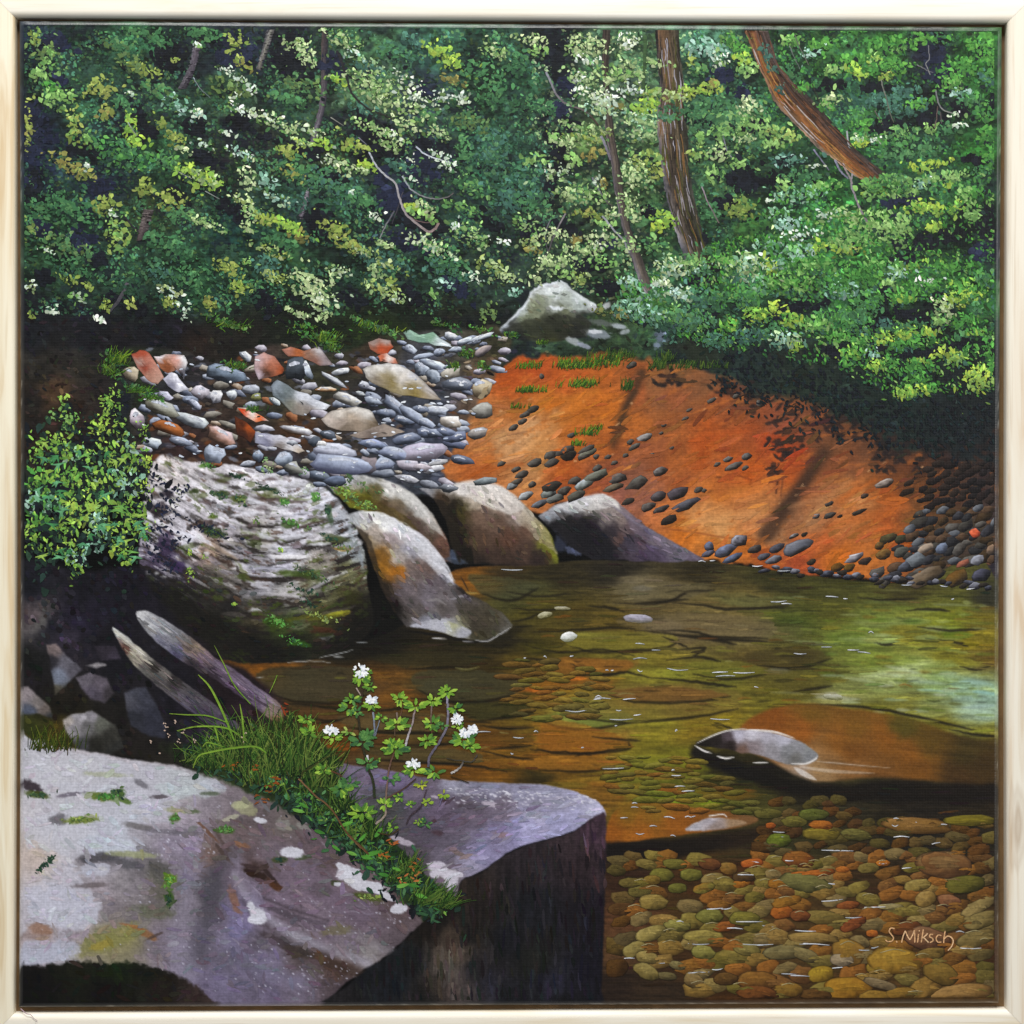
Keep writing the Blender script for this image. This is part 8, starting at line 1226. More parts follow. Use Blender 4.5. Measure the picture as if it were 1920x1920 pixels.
# shrub at the left edge
ls = Daubs()
for (cx, cy, rx_, ry_, n) in [(120, 900, 90, 130, 300), (200, 940, 80, 120, 260), (90, 1000, 60, 80, 140)]:
    clump(ls, cx, cy, rx_, ry_, 'KD', n, .0006, 15, 1.1, .9, 0, .6)
for (cx, cy, rx_, ry_, p, n, sz) in [(122, 755, 12, 20, 'RP', 22, 9), (130, 790, 20, 24, 'RP', 34, 10), (100, 775, 14, 14, 'P', 10, 8), (205, 760, 26, 26, 'R', 50, 10), (190, 800, 26, 24, 'RS', 46, 11), (215, 735, 10, 14, 'R', 12, 8), (225, 800, 12, 30, 'RM', 20, 10), (110, 830, 36, 24, 'R', 56, 11), (80, 850, 26, 24, 'R', 36, 11), (150, 860, 40, 26, 'RT', 60, 12), (200, 850, 34, 26, 'RS', 56, 11), (240, 830, 16, 24, 'PT', 20, 10), (265, 805, 14, 24, 'R', 16, 9), (255, 860, 26, 26, 'R', 44, 11), (280, 870, 14, 24, 'RS', 20, 10),
                                    (70, 900, 26, 34, 'VR', 50, 12), (120, 900, 40, 30, 'RV', 76, 12), (180, 905, 40, 30, 'R', 70, 12), (235, 905, 34, 30, 'RT', 60, 12), (270, 920, 16, 26, 'S', 22, 10), (90, 950, 34, 26, 'TV', 50, 12), (140, 950, 40, 30, 'RS', 70, 12), (190, 960, 34, 30, 'R', 56, 12), (245, 960, 30, 24, 'R', 44, 11), (260, 940, 20, 16, 'S', 20, 10), (70, 980, 26, 20, 'RV', 34, 12), (120, 990, 36, 24, 'RS', 50, 12), (180, 985, 24, 30, 'RT', 44, 12), (225, 1010, 34, 30, 'R', 56, 11), (255, 985, 20, 20, 'RS', 26, 10), (270, 1000, 14, 14, 'S', 14, 9),
                                    (60, 1005, 20, 24, 'R', 26, 10), (90, 1025, 24, 14, 'RS', 22, 10), (130, 1020, 20, 18, 'R', 24, 11), (145, 1040, 26, 20, 'TR', 34, 12), (185, 1010, 16, 24, 'T', 20, 11), (235, 1040, 24, 18, 'RS', 30, 10), (140, 1065, 18, 20, 'RS', 26, 10), (155, 1050, 12, 14, 'T', 12, 11), (235, 1055, 10, 8, 'S', 8, 9), (215, 1030, 12, 14, 'S', 12, 10), (60, 940, 16, 20, 'T', 20, 11)]:
    clump(ls, cx, cy, rx_, ry_, p, int(n * .85), .0011, sz, 1.2, .9, .25, .5)
    clump(ls, cx + 6, cy + ry_ * .5, rx_ * .9, ry_ * .6, 'KD', int(n * .3), .00125, sz * 1.05, 1.2, .9, 0, .55)
for k in range(46):        # star-shaped sprigs
    x_, y_ = rng.uniform(60, 275), rng.uniform(830, 1050)
    col = H(rng.choice(['5aa070', '6cb07c', '4a9058', '7cb85c', 'a4c85c']))
    for q in range(5):
        a_ = rng.uniform(-.6, 3.6); L = rng.uniform(8, 16)
        ls.ribbon([(x_, y_), (x_ + math.cos(a_) * L, y_ + math.sin(a_) * L)], 4.5, 1.2, col, col * .85, .0015)
ls.build('painted_bush', root, 'painted yellow green bush above the shaded bank')
# fallen shadow leaves on the pale boulder
sd = Daubs()
for (cx, cy, rx_, ry_, n) in [(300, 905, 16, 14, 14), (322, 935, 20, 20, 22), (310, 960, 30, 12, 24), (340, 915, 16, 12, 10), (300, 990, 18, 14, 18), (375, 985, 30, 9, 16), (400, 1000, 30, 12, 18), (330, 1015, 24, 20, 20), (310, 1055, 30, 16, 24), (290, 1030, 20, 20, 20)]:
    clump(sd, cx, cy, rx_, ry_, 'N', n, .0006, 8, .4, 1, 0, .5)
sd.build('shadow_dabs', PART['painted_mossy_boulder'], 'dark leaf shadows painted on the boulder')
# moss flecks
ms = Daubs()
for (cx, cy, rx_, ry_, p, n) in [(640, 915, 20, 12, 'SM', 26), (665, 935, 26, 12, 'SM', 40), (690, 950, 20, 8, 'SM', 24), (655, 895, 8, 14, 'DM', 16), (690, 915, 20, 8, 'M', 14)]:
    clump(ms, cx, cy, rx_, ry_, p, n, .0006, 7, .5, 1, .1, .5)
ms.build('moss', PART['painted_boulder_with_moss_saddle'], 'bright moss on the boulder')
m2 = Daubs()
for (cx, cy, rx_, ry_, p, n) in [(393, 872, 12, 6, 'VD', 16), (410, 928, 18, 6, 'MD', 24), (452, 936, 16, 8, 'MDY', 24), (502, 916, 34, 5, 'D', 26), (445, 894, 18, 4, 'D', 14), (535, 942, 9, 8, 'VP', 16), (592, 930, 10, 8, 'VP', 16), (545, 978, 22, 5, 'MV', 24), (398, 996, 26, 8, 'MD', 34), (480, 975, 8, 8, 'MY', 10), (525, 1030, 6, 4, 'S', 8), (640, 1028, 18, 5, 'OM', 16), (355, 1035, 6, 6, 'S', 8), (385, 1045, 6, 4, 'S', 6), (357, 1075, 8, 12, 'S', 14), (440, 1132, 5, 4, 'S', 6), (518, 1165, 24, 10, 'VM', 40), (600, 1155, 44, 6, 'YM', 40), (590, 1078, 40, 8, 'MD', 34), (570, 1105, 30, 6, 'D', 24), (555, 1203, 24, 6, 'VD', 24), (620, 1010, 26, 6, 'D', 20), (580, 1130, 26, 6, 'D', 18), (612, 955, 5, 12, 'D', 10), (400, 966, 10, 4, 'MY', 10), (500, 855 + 20, 16, 14, 'GL', 24), (570, 885, 10, 10, 'GL', 14), (605, 890, 5, 4, 'L', 5)]:
    clump(m2, cx, cy, rx_, ry_, p, n, .0006, 6.5, .5, 1, .1, .5)
m2.build('moss', PART['painted_mossy_boulder'], 'tufts of moss in the boulder layers')

# ================================================================== brush marks over the broad passages
def restroke(key, n, L, Wd, ang, jit=.16, z=.00035, spread=.25, name='brush_marks'):
    k = REGN.index(key); jj, ii = np.nonzero(REG == k)
    p = rng.integers(len(jj), size=n); jj, ii = jj[p], ii[p]
    calm = np.abs(lum - bl)[jj, ii] < (.028 if key == 'painted_lichen_rock' else .06); jj, ii = jj[calm], ii[calm]; n = len(jj)
    x, y = X[jj, ii].astype(float), Y[jj, ii].astype(float)
    col = img[jj, ii] * (1 + rng.normal(0, jit, (n, 1))) + rng.normal(0, .012, (n, 3))
    a = (ang(x, y) if callable(ang) else np.full(n, ang)) + rng.normal(0, spread, n)
    LL = rng.uniform(.5, 1.3, n) * L; WW = rng.uniform(.6, 1.3, n) * Wd
    ok = np.ones(n, bool)
    for sx, sy in ((.6, 0), (-.6, 0), (0, .6), (0, -.6)):
        qx = x + sx * LL * np.cos(a) - sy * WW * np.sin(a); qy = y + sx * LL * np.sin(a) + sy * WW * np.cos(a)
        ok &= REG[np.clip(gj(qy).astype(int), 0, NY - 1), np.clip(gi(qx).astype(int), 0, NX - 1)] == k
    x, y, a, LL, WW, col = x[ok], y[ok], a[ok], LL[ok], WW[ok], col[ok]
    d = Daubs(); d.leaves(x, y, LL, WW, a, np.clip(col, .01, 1), z, z + .00025, 9, .22, .2)
    d.build(name, PART[key])
restroke('painted_clay_bank', 500, 40, 7, -.42, .04, .00025)
restroke('painted_mossy_boulder', 260, 16, 6, lambda x, y: .15 + .55 * np.cos((x - 270) / 430 * np.pi), .17)
restroke('painted_pointed_boulder', 120, 18, 6, .8, .12)
restroke('painted_boulder_by_pool', 110, 16, 6, .9, .14)
restroke('painted_boulder_with_moss_saddle', 60, 14, 4.5, .7, .14)
restroke('painted_slab_boulder', 110, 20, 5, .58, .14)
restroke('painted_grey_boulder', 70, 12, 5, .5, .16)
restroke('painted_lichen_rock', 1100, 24, 8, lambda x, y: .35 + 1.6 * (fbm(x / 120, y / 120, 77, 2) - .5), .025, .00025, .6)
restroke('painted_rock_top', 300, 26, 6, -.2, .07, .00025)
restroke('painted_rock_side', 420, 34, 6, 1.5, .2, .00025, .1)
restroke('painted_split_log', 160, 30, 4, .65, .14, .00025, .06)
restroke('painted_thin_log', 120, 26, 3, .65, .14, .00025, .06)
restroke('painted_shaded_bank', 400, 14, 9, .9, .22)
restroke('painted_forest', 6500, 14, 6, .5, .26, .0003, .8)
restroke('painted_creek_bed', 500, 14, 5, .1, .3, .00028)
restroke('painted_water', 700, 44, 4, 0., .09, .00025, .05)

# bark drawn with long strokes
bk = Daubs()
for k in range(120):
    f = rng.random(); g_ = rng.uniform(.05, .95)
    yy0 = 60 + f * 400; L = rng.uniform(20, 70)
    def tp(y, g):
        l = np.interp(y, [56, 170, 220, 310, 360, 420, 492], [1228, 1238, 1232, 1240, 1248, 1262, 1285]); r = np.interp(y, [56, 160, 210, 300, 340, 400, 500], [1272, 1283, 1282, 1290, 1296, 1308, 1342])
        return l + (r - l) * g
    c_ = rng.choice(['9a96a0', '2a2420', '7a5a34', '8a8488', '3a3428', '6a5c48', '4a4a20'])
    bk.ribbon([(tp(q, g_) + rng.normal(0, 1), q) for q in np.linspace(yy0, min(490, yy0 + L), 4)], rng.uniform(1.4, 3), 1.2, c_, c_, .0016, 3, True)
bk.build('bark_strokes', TRK)
LT = [o_ for o_ in root.children if o_.name == 'painted_leaning_trunk'][0]
bk = Daubs()
LA = np.array([(1394, 52), (1420, 120), (1452, 190), (1512, 255), (1565, 300), (1612, 336)], float); LB = np.array([(1438, 52), (1458, 118), (1505, 170), (1568, 238), (1622, 295), (1672, 340)], float)
for k in range(130):
    f = rng.uniform(0, .9); g_ = rng.uniform(.05, .95); L = rng.uniform(.06, .2)
    def lp(t, g):
        q = np.array([np.interp(min(t, 1) * 5, range(6), LA[:, d] * (1 - g) + LB[:, d] * g) for d in (0, 1)]); return q
    cset = ['b0a4a0', 'b07a44', '96582c', '8a6a38', '6a4a34'] if g_ < .5 else ['3a3430', '4a3a34', '2c2826', '6a4630', '5c4c48']
    c_ = rng.choice(cset)
    bk.ribbon([lp(t, g_) + rng.normal(0, .8, 2) for t in np.linspace(f, min(1, f + L), 4)], rng.uniform(1.5, 3.4), 1.2, c_, c_, .0016, 3, True)
for (x_, y_) in [(1440, 110), (1450, 130), (1432, 90), (1462, 165)]: clump(bk, x_, y_, 12, 10, 'B', 12, .0017, 10)
for (x_, y_) in [(1640, 352), (1668, 344), (1690, 352), (1656, 334), (1676, 334), (1690, 340), (1630, 344)]: clump(bk, x_, y_, 17, 9, 'GVDP', 46, .0025, 9)
bk.build('bark_strokes', LT)
fl = Daubs()       # leaves that hang in front of the trunks
for (cx, cy, rx_, ry_, p, n) in [(1225, 118, 26, 8, 'LP', 20), (1255, 178, 34, 10, 'YL', 30), (1300, 172, 30, 8, 'YS', 20), (1265, 205, 30, 10, 'GD', 26), (1250, 220, 26, 8, 'GB', 24), (1135, 148, 20, 10, 'L', 20), (1135, 190, 24, 12, 'LW', 26), (1130, 210, 20, 8, 'LT', 16), (1140, 245, 14, 8, 'YL', 12), (1320, 500, 20, 16, 'GT', 26), (1300, 490, 20, 14, 'GP', 22), (1225, 545, 20, 10, 'GT', 22), (1335, 470, 16, 12, 'G', 16), (1600, 60, 30, 8, 'V', 14)]:
    clump(fl, cx, cy, rx_, ry_, p, n, .0019, 8.5, .5, .9, .15)
fl.build('leaves', TRK, 'leaves painted across the trunks')

# highlights on the creek stones
hs = Daubs()
for b in BIG:
    if rng.random() < .75:
        cx, cy, rx_, ry_, an = b[:5]; a_ = math.radians(an)
        L = rx_ * rng.uniform(.5, 1.0); ox, oy = rng.normal(0, rx_ * .15), -ry_ * rng.uniform(.35, .6)
        x0, y0 = cx + ox - oy * math.sin(a_) * .3, cy + oy
        hs.ribbon([(x0 - L / 2 * math.cos(a_), y0 - L / 2 * math.sin(a_) + 1.5), (x0, y0 - 1), (x0 + L / 2 * math.cos(a_), y0 + L / 2 * math.sin(a_) + 1.5)], ry_ * .45, ry_ * .3, rng.choice(['dce0ec', 'ccd2e0', 'e8eaf0', 'b8c0d0']), 'c0c4d4', .0012, 4, True, .5)
for k in range(80):
    x_, y_ = rng.uniform(640, 900), rng.uniform(690, 900)
    if rng.random() < .4: x_, y_ = rng.uniform(270, 640), rng.uniform(660, 880)
    if REG[int(gj(y_)), int(gi(x_))] == REGN.index('painted_creek_bed'): hs.leaves(np.array([x_]), np.array([y_]), np.array([rng.uniform(5, 12)]), np.array([rng.uniform(2, 4)]), np.array([rng.uniform(-.3, .4)]), H(rng.choice(['e4e8f0', 'c4ccdc', 'a8b4cc', 'd8dce4']))[None], .0012, .0013)
hs.build('stone_highlights', CR, 'white glints on the wet creek stones')

# grass tufts
def tuft(d, cx, cy, w, n, h, cols, z, lean=0., curve=.3, wd=2.4, sp=.35):
    for k in range(n):
        x0 = cx + rng.normal(0, w * .45); y0 = cy + rng.normal(0, h * .08); L = h * rng.uniform(.5, 1.15)
        a = rng.normal(lean, sp); b = a + rng.normal(0, curve)
        x1, y1 = x0 + math.sin(a) * L * .55, y0 - math.cos(a) * L * .55
        x2, y2 = x1 + math.sin(b + lean * .4) * L * .45, y1 - math.cos(b) * L * .45
        c = H(rng.choice(cols))
        d.ribbon([(x0, y0), (x1, y1), (x2, y2)], wd * rng.uniform(.7, 1.2), .6, c * .75, np.clip(c * 1.1, 0, 1), z + rng.uniform(0, .0003), 3)
GV = ['4a7a1c', '5c8a22', '3a6418', '6a9428', '2f5416', '88a030']
GD_ = ['2c4a1c', '3a5a22', '24401a', '4a6424', '566a28']
g1 = Daubs()
for (cx, cy, w, n, h, l) in [(430, 612, 40, 60, 22, .9), (415, 605, 30, 30, 18, .9), (215, 680, 24, 50, 40, .5), (205, 700, 20, 30, 34, .6), (260, 735, 30, 60, 22, .9), (285, 748, 24, 34, 18, .9), (430, 690, 16, 30, 26, .6), (450, 690, 12, 20, 18, .5), (612, 640, 24, 60, 30, .3), (620, 655, 20, 30, 24, .3), (690, 612, 34, 60, 20, .2), (720, 622, 40, 50, 16, .2), (570, 615, 20, 20, 16, .2), (840, 612, 30, 30, 16, .1), (900, 620, 20, 20, 14, .1), (875, 668, 14, 24, 20, 0), (850, 690, 12, 16, 20, 0), (905, 690, 14, 16, 20, .5), (475, 770, 16, 24, 18, .5), (960, 630, 14, 20, 14, .2), (560, 625, 30, 20, 14, .2)]:
    tuft(g1, cx, cy, w, int(n * (.5 if cy < 630 else 1)), h * .7, GV + GD_ + GD_, .0009, l, .4, 1.9, .6)
    clump(g1, cx, cy - h * .2, w * 1.1, h * .4, 'MDV', int(n * .8), .0008, 8, .3, 1, .2, .5)
g1.build('grass', CR, 'small tufts of grass between the creek stones')
g2 = Daubs()
for (cx, cy, w, n, h) in [(985, 690, 22, 34, 18), (1005, 690, 10, 22, 20), (1080, 690, 50, 90, 24), (1120, 685, 50, 80, 26), (1150, 675, 30, 50, 26), (1060, 685, 20, 30, 20), (1180, 670, 20, 20, 20), (1000, 735, 30, 60, 16), (980, 735, 20, 30, 14), (1085, 725, 36, 70, 20), (1100, 722, 24, 40, 20), (1175, 730, 14, 44, 26), (1230, 690, 20, 50, 26), (1250, 675, 20, 30, 26), (1280, 690, 40, 40, 20), (1100, 815, 22, 40, 20), (1080, 835, 20, 30, 14), (1120, 805, 16, 20, 14), (1015, 645, 14, 20, 12), (970, 765, 20, 20, 14), (1320, 690, 40, 30, 18)]:
    tuft(g2, cx, cy, w, n, h * .8, GV + GD_ if cx < 1140 else GD_, .0008, .25, .2, 1.8, .3)
g2.build('grass', CL, 'small tufts of grass on the orange clay')

# grass and low plants growing from the split in the front rock
GR = Daubs()
SPL = [(390, 1415), (440, 1432), (500, 1455), (550, 1490), (600, 1525), (650, 1565), (700, 1612), (750, 1655), (800, 1695)]
GREEN = ['35581f', '446a26', '284519', '52782f', '203a18', '6a8638', '5c7430', '1c3016', '2a4a1c']
for (x_, y_) in SPL:
    clump(GR, x_, y_, 46, 34, 'KD', 60, .0006, 15, 1, 1, 0, .5, rot=.7)
    clump(GR, x_ + 8, y_ + 4, 40, 30, 'DG', 46, .0010, 13, 1, 1, .2, .42, rot=.7)
    clump(GR, x_ + 12, y_ - 4, 34, 24, 'RV', 18, .0013, 12, .4, 1, .2, .36, rot=.7)
    tuft(GR, x_, y_, 40, 26, 40, GREEN, .0013, .1, .5, 2.6, .6)
for (cx, cy, w, n, h, l) in [(430, 1440, 40, 70, 70, .1), (470, 1440, 40, 60, 90, -.1), (440, 1420, 30, 40, 60, -.4), (520, 1440, 50, 80, 90, .15), (560, 1450, 40, 70, 90, .2), (600, 1470, 40, 60, 80, .1), (360, 1430, 40, 30, 34, .5), (400, 1440, 40, 50, 50, -.2), (640, 1520, 30, 40, 60, .1), (700, 1570, 30, 40, 50, .2), (760, 1640, 30, 50, 46, .4), (800, 1690, 30, 60, 50, .7), (830, 1700, 16, 40, 44, .6), (540, 1360, 30, 24, 34, 0), (500, 1400, 40, 16, 90, -.3), (440, 1410, 50, 14, 100, -.2), (560, 1430, 50, 16, 110, .25), (600, 1440, 40, 12, 90, .3), (420, 1430, 50, 12, 80, -.6), (500, 1400, 30, 30, 50, -.2), (480, 1470, 40, 40, 50, 0)]:
    tuft(GR, cx, cy, w, n, h, GREEN + ['7c9040', '6c8438', '4a4a24'] if cy < 1500 else GREEN, .0015, l, .4, 2.2, .45)
for p, w_ in [([(402, 1210), (420, 1245), (440, 1285), (470, 1320)], 3), ([(372, 1265), (395, 1290), (420, 1340), (440, 1390)], 5), ([(332, 1370), (370, 1362), (420, 1364), (450, 1378)], 4), ([(318, 1338), (350, 1340), (390, 1342), (430, 1356)], 3), ([(362, 1440), (372, 1418), (395, 1410), (440, 1402), (480, 1400), (500, 1412)], 4.5), ([(505, 1300), (515, 1278), (520, 1265)], 2), ([(450, 1320), (455, 1350), (458, 1390)], 4), ([(410, 1390), (405, 1370), (400, 1360)], 4), ([(380, 1400), (390, 1392), (420, 1400)], 3)]:
    GR.ribbon(p, w_ * .6, w_, '8aa83c' if p[0][1] > 1220 else '7a9438', '6a9430', .0021, 5, True)
for (x_, y_) in [(310, 1355), (312, 1366), (316, 1376), (330, 1347), (285, 1390), (300, 1408), (345, 1372), (365, 1392), (335, 1390), (460, 1378), (455, 1386)]:
    GR.leaves(np.full(3, x_) + rng.normal(0, 2, 3), np.full(3, y_) + rng.normal(0, 4, 3), np.full(3, 4.), np.full(3, 2.5), rng.uniform(0, 2, 3), np.tile(H('c0a898'), (3, 1)), .0018, .002)
for (x_, y_, c_) in [(480, 1440, '8a4a1c'), (520, 1465, '8a4a1c'), (505, 1480, '7a4418'), (490, 1500, '844a20'), (720, 1605, '9a5a24'), (740, 1580, 'a05a2c'), (775, 1620, 'a05c28'), (780, 1640, 'b06a38'), (755, 1650, 'b4683c'), (535, 1330, '8a3a1c'), (440, 1435, '94501c')]:
    GR.leaves(rng.normal(x_, 6, 6), rng.normal(y_, 5, 6), rng.uniform(6, 14, 6), rng.uniform(2, 4, 6), rng.uniform(-.6, 1.2, 6), np.tile(H(c_), (6, 1)), .0018, .002)
for (x_, y_, L, a_) in [(700, 1600, 30, -.3), (688, 1608, 24, .2), (695, 1628, 20, .4), (650, 1545, 26, -.3), (570, 1510, 20, .5), (660, 1600, 22, .3), (755, 1660, 26, -.2), (745, 1630, 20, .3), (720, 1640, 22, .2), (790, 1680, 26, .3), (775, 1660, 24, .2), (600, 1560, 22, .3), (630, 1590, 20, .6), (680, 1570, 22, -.8), (710, 1560, 24, -.9), (560, 1520, 24, .2)]:
    GR.leaves(np.array([x_]), np.array([y_]), np.array([L]), np.array([L * .32]), np.array([a_]), H(rng.choice(['4c8a34', '5c9a3a', '3f7a30', '6aa044']))[None], .0019, .002, 9, .1, .6)
GR.build('painted_split_grass', root, 'painted grass and low plants growing from the split rock')
# shaded grass at the left edge of the bank
g3 = Daubs(); tuft(g3, 90, 1405, 60, 90, 44, ['3a4a14', '4a5a18', '2c3a12', '5c4a1c', '6a7428'], .0008, .1, .3, 2, .4)
g3.build('grass', PART['painted_shaded_bank'], 'dim grass on the shaded bank')

mo = Daubs()
for t_ in np.linspace(0, 1, 12): clump(mo, 72 + 26 * t_, 1634 - 28 * t_, 3 + 3 * t_, 3, 'D', 4, .0006, 7, .6, 1, 0, .5)
for (cx, cy, rx_, ry_, p, n) in [(200, 1494, 24, 6, 'MV', 34), (222, 1488, 12, 8, 'MD', 22), (150, 1537, 26, 5, 'MY', 30), (328, 1534, 8, 7, 'MV', 16), (425, 1556, 14, 6, 'MV', 20), (318, 1652, 9, 12, 'SV', 26), (316, 1685, 7, 13, 'D', 20), (70, 1490, 22, 5, 'MD', 24), (690, 1682, 24, 5, 'MY', 24), (525, 1612, 12, 5, 'D', 12)]:
    clump(mo, cx, cy, rx_, ry_, p, n, .0006, 7, .5, 1, .1, .5, rot=0)
mo.build('moss', PART['painted_lichen_rock'], 'flecks of moss on the lilac grey rock')

# flowering plant
PL = bpy.data.objects.new('painted_flowering_plant', None); link(PL, root); PL['label'] = 'painted leafy plant with white flower heads'
for t in [([(680, 1285), (678, 1310), (672, 1335), (674, 1360), (678, 1390), (684, 1415), (690, 1440), (700, 1465), (702, 1495)], 4, 5, '3a2c20', '2c3420'), ([(668, 1290), (680, 1308)], 2.4, 2, 'b4a49c', '8a7468'), ([(700, 1335), (702, 1360), (701, 1384)], 3.5, 3, '8a94a4', '6a7080'), ([(712, 1350), (706, 1370), (702, 1385)], 2, 2, '7a8490', '6a7080'), ([(744, 1335), (746, 1350), (750, 1345), (756, 1322)], 3, 2, '8a7a70', '5a3c28'),
          ([(778, 1330), (772, 1360), (765, 1380), (760, 1398)], 3, 4, '8a7a78', 'c0bcc4'), ([(810, 1322), (808, 1345), (809, 1380)], 3, 2.5, '8a7a74', '4a3420'), ([(838, 1305), (840, 1330), (838, 1360), (830, 1380), (818, 1400), (806, 1418), (803, 1438)], 4, 4.5, '8c8898', '5a5464'), ([(838, 1362), (856, 1360)], 2.4, 2, '5c4434', '4a3a24'), ([(870, 1425), (862, 1440), (846, 1450)], 3, 4, '4a4440', 'd0ccc8'),
          ([(895, 1415), (885, 1428), (860, 1426), (838, 1422)], 1.8, 1.6, '4a4a4c', '3a3830'), ([(740, 1410), (734, 1425), (728, 1450), (724, 1490), (722, 1510), (722, 1528), (705, 1545)], 2.6, 4, '5a3c30', 'a09488'), ([(780, 1460), (755, 1480), (722, 1498)], 2, 3, '3a2a24', '6a4c40'), ([(560, 1460), (590, 1490), (620, 1515), (650, 1560), (690, 1600)], 3, 3, '7a5c40', '5c4028'), ([(610, 1440), (640, 1455), (650, 1480)], 3, 2.4, '6a4430', '3a2c20'),
          ([(800, 1480), (790, 1510), (770, 1530), (762, 1545)], 2, 2.4, '4a3c44', '3a3034'), ([(830, 1490), (824, 1510)], 1.6, 1.6, '7a74a0', '6a6480'), ([(708, 1560), (730, 1565), (748, 1555)], 2.4, 2, '3a2c1c', '4a3a20'), ([(652, 1565), (672, 1585), (692, 1602)], 2.4, 2.4, '8a6a48', '5c4430'), ([(845, 1455), (880, 1468)], 2, 1.6, '3a2c14', '2a2010'), ([(688, 1415), (690, 1425)], 4, 4, 'd4d4d8', 'b4b4b8'), ([(740, 1380), (740, 1365)], 2, 2, '5c4a3a', '5c4a3a')]:
    branch(*t, z=.0022, name='stem', parent=PL)
def sprig(cx, cy, r, n, cols, z=.0024, down=.25, name='leaf_spray'):
    d = Daubs()
    for k in range(n):
        a = rng.uniform(-math.pi, math.pi); L = r * rng.uniform(.5, 1.05)
        x1, y1 = cx + math.cos(a) * L, cy + math.sin(a) * L * .6 - r * .1
        c = H(rng.choice(cols))
        d.leaves(np.array([(cx + x1) / 2 + (x1 - cx) * .25]), np.array([(cy + y1) / 2 + (y1 - cy) * .25]), np.array([L * .75]), np.array([L * .26 + 1.2]), np.array([math.atan2(y1 - cy, x1 - cx)]), c[None], z, z + .0002, 7, .15, .5)
    d.build(name, PL)
LG = ['6f9a34', '86ac3c', '5a8430', '9abc48', '4a7430']
DG = ['3f6a38', '4c7a40', '33583a', '5c8a48']
for (x_, y_, r_, n_, c_) in [(675, 1272, 22, 26, LG), (690, 1262, 14, 10, LG), (694, 1288, 14, 10, LG), (660, 1312, 18, 16, DG + LG), (655, 1330, 22, 20, DG + LG), (668, 1336, 16, 12, DG), (697, 1322, 18, 20, LG), (750, 1312, 20, 22, LG), (715, 1346, 14, 12, LG), (745, 1360, 24, 26, LG), (780, 1325, 22, 22, LG), (812, 1315, 18, 20, LG), (838, 1298, 18, 22, LG), (855, 1330, 16, 16, DG + LG), (810, 1358, 22, 22, LG), (828, 1362, 14, 12, DG), (860, 1362, 14, 10, LG), (625, 1384, 18, 16, LG), (655, 1372, 16, 9, ['a4b45c', '8aa44c', '6a9040']),
                             (680, 1392, 26, 30, DG), (690, 1380, 18, 16, DG), (742, 1405, 26, 30, LG + DG), (735, 1395, 18, 18, LG), (800, 1390, 20, 24, LG), (870, 1388, 26, 30, LG + DG), (880, 1400, 20, 20, LG), (775, 1445, 22, 26, LG), (815, 1448, 22, 22, LG + DG), (790, 1472, 14, 14, ['9aa834', 'b0b83c', '7a9030']), (832, 1490, 14, 14, ['9aa834', '8aa838', '6a9030']), (770, 1510, 12, 10, LG), (800, 1505, 12, 12, ['8aa838', '9aa834']), (785, 1540, 12, 10, ['9aac34', '7a9838']), (798, 1545, 16, 14, DG), (710, 1425, 6, 6, LG), (690, 1432, 22, 20, DG), (640, 1480, 24, 24, DG + LG),
                             (575, 1350, 18, 16, LG), (580, 1375, 20, 18, LG), (605, 1445, 18, 16, LG), (655, 1470, 20, 18, DG), (735, 1460, 18, 14, DG), (720, 1510, 20, 16, LG), (680, 1525, 26, 22, LG), (750, 1495, 14, 10, LG), (735, 1552, 14, 10, LG)]:
    sprig(x_, y_, r_, n_, c_)
for (x_, y_, rx_, ry_) in [(677, 1258, 14, 12), (697, 1312, 10, 8), (622, 1369, 14, 9), (857, 1348, 11, 9), (872, 1374, 10, 8), (887, 1368, 10, 8), (775, 1432, 12, 9)]:
    d = Daubs()
    for k in range(34):
        a = rng.uniform(0, 2 * np.pi); q = rng.random() ** .6
        d.leaves(np.array([x_ + math.cos(a) * rx_ * q]), np.array([y_ + math.sin(a) * ry_ * q]), np.array([rng.uniform(5, 9)]), np.array([rng.uniform(3.4, 5.4)]), np.array([a]), H(rng.choice(['f4f6fa', 'e8ecf4', 'd0d8e4', 'ffffff']))[None], .0028, .0031, 7, .25)
    d.build('flower', PL)

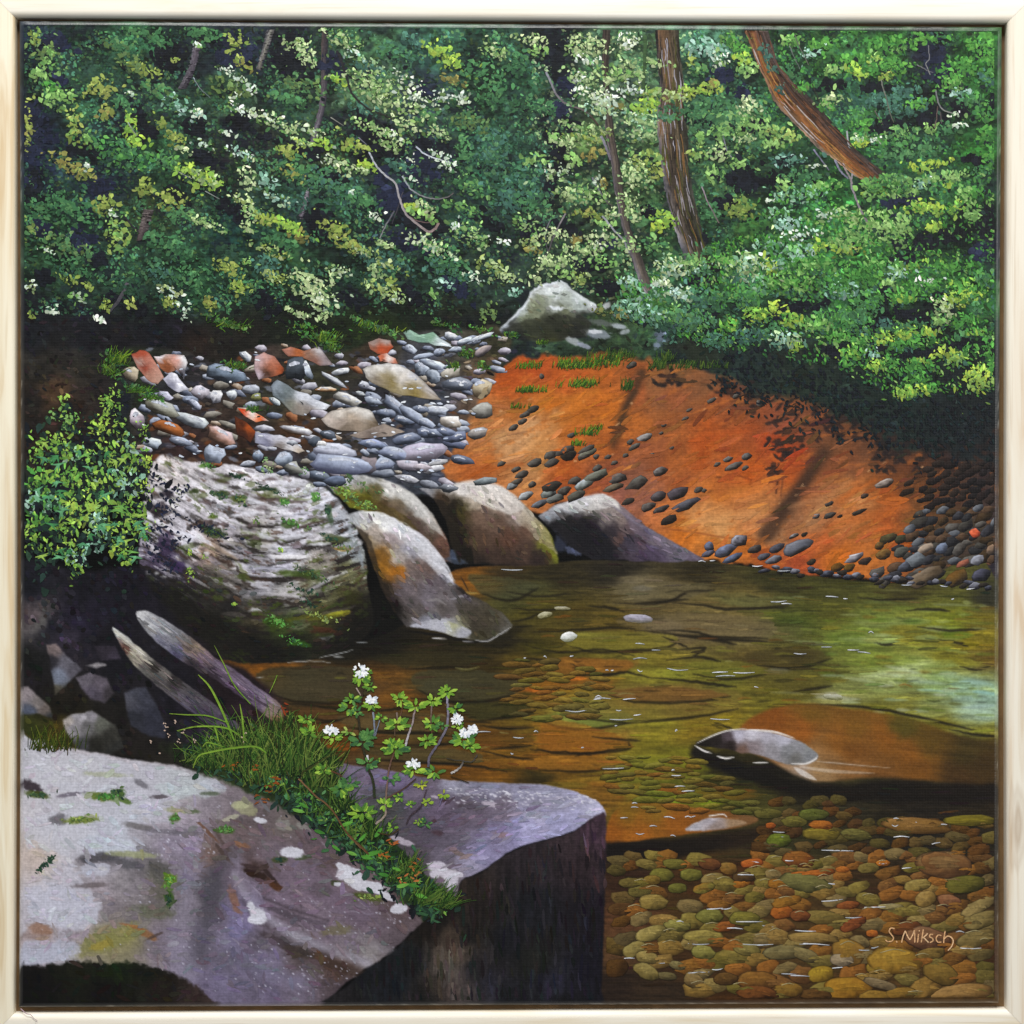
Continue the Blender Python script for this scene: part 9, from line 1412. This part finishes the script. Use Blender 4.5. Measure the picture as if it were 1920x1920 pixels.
# signature
SG = Daubs(); sc_ = ['e0b080', 'd8a878', 'ecc498']
for p in [[(1677, 1741), (1670, 1740), (1667, 1746), (1671, 1752), (1675, 1758), (1672, 1764), (1664, 1765), (1660, 1762)], [(1680, 1764), (1682, 1767)], [(1690, 1767), (1693, 1755), (1697, 1745)], [(1697, 1745), (1702, 1756), (1706, 1762)], [(1706, 1762), (1711, 1752), (1714, 1744)], [(1714, 1744), (1715, 1755), (1715, 1767)], [(1722, 1751), (1721, 1760), (1720, 1767)], [(1723, 1744), (1724, 1746)], [(1731, 1742), (1729, 1755), (1727, 1767)], [(1739, 1750), (1733, 1756), (1729, 1758)], [(1731, 1757), (1736, 1762), (1741, 1767)],
          [(1749, 1752), (1744, 1752), (1743, 1756), (1748, 1759), (1749, 1764), (1743, 1767)], [(1765, 1754), (1759, 1753), (1755, 1759), (1758, 1766), (1765, 1766)], [(1772, 1745), (1770, 1756), (1769, 1768)], [(1770, 1760), (1776, 1755), (1783, 1757), (1787, 1764), (1784, 1774), (1777, 1782)]]:
    SG.ribbon(p, 2.5, 2.2, rng.choice(sc_), rng.choice(sc_), .0022, 5)
SG.build('signature', root, 'painted signature S. Miksch in pale tan letters', None)

# loose thread caught on the frame at its lower corner
th = []; path = smooth([(40, 1890), (52, 1898), (60, 1900), (66, 1907), (72, 1911), (68, 1914)], 6, False)
vs, fs = [], []
for i_, q in enumerate(path):
    cx_, cy_, cz_ = wpt(q[0], q[1], D_RAIL + .0012 - .004 * max(0, (1898 - q[1]) / 10))
    t_ = path[min(i_ + 1, len(path) - 1)] - path[max(i_ - 1, 0)]; t_ = t_ / np.linalg.norm(t_); r_ = .00042 * (1.2 - i_ / len(path))
    for a_ in range(6): vs.append((cx_ - t_[1] * r_ * math.cos(a_ * math.pi / 3), cy_ + r_ * math.sin(a_ * math.pi / 3), cz_ - t_[0] * r_ * math.cos(a_ * math.pi / 3)))
for i_ in range(len(path) - 1):
    for a_ in range(6): fs.append((i_ * 6 + a_, i_ * 6 + (a_ + 1) % 6, i_ * 6 + 6 + (a_ + 1) % 6, i_ * 6 + 6 + a_))
tho = mesh_obj('loose_thread', vs, fs, plain_material('mauve_thread', (.42, .30, .34), .8, 200), None, None, True)
tho['label'] = 'short mauve thread caught on the lower frame corner'; tho['category'] = 'thread'
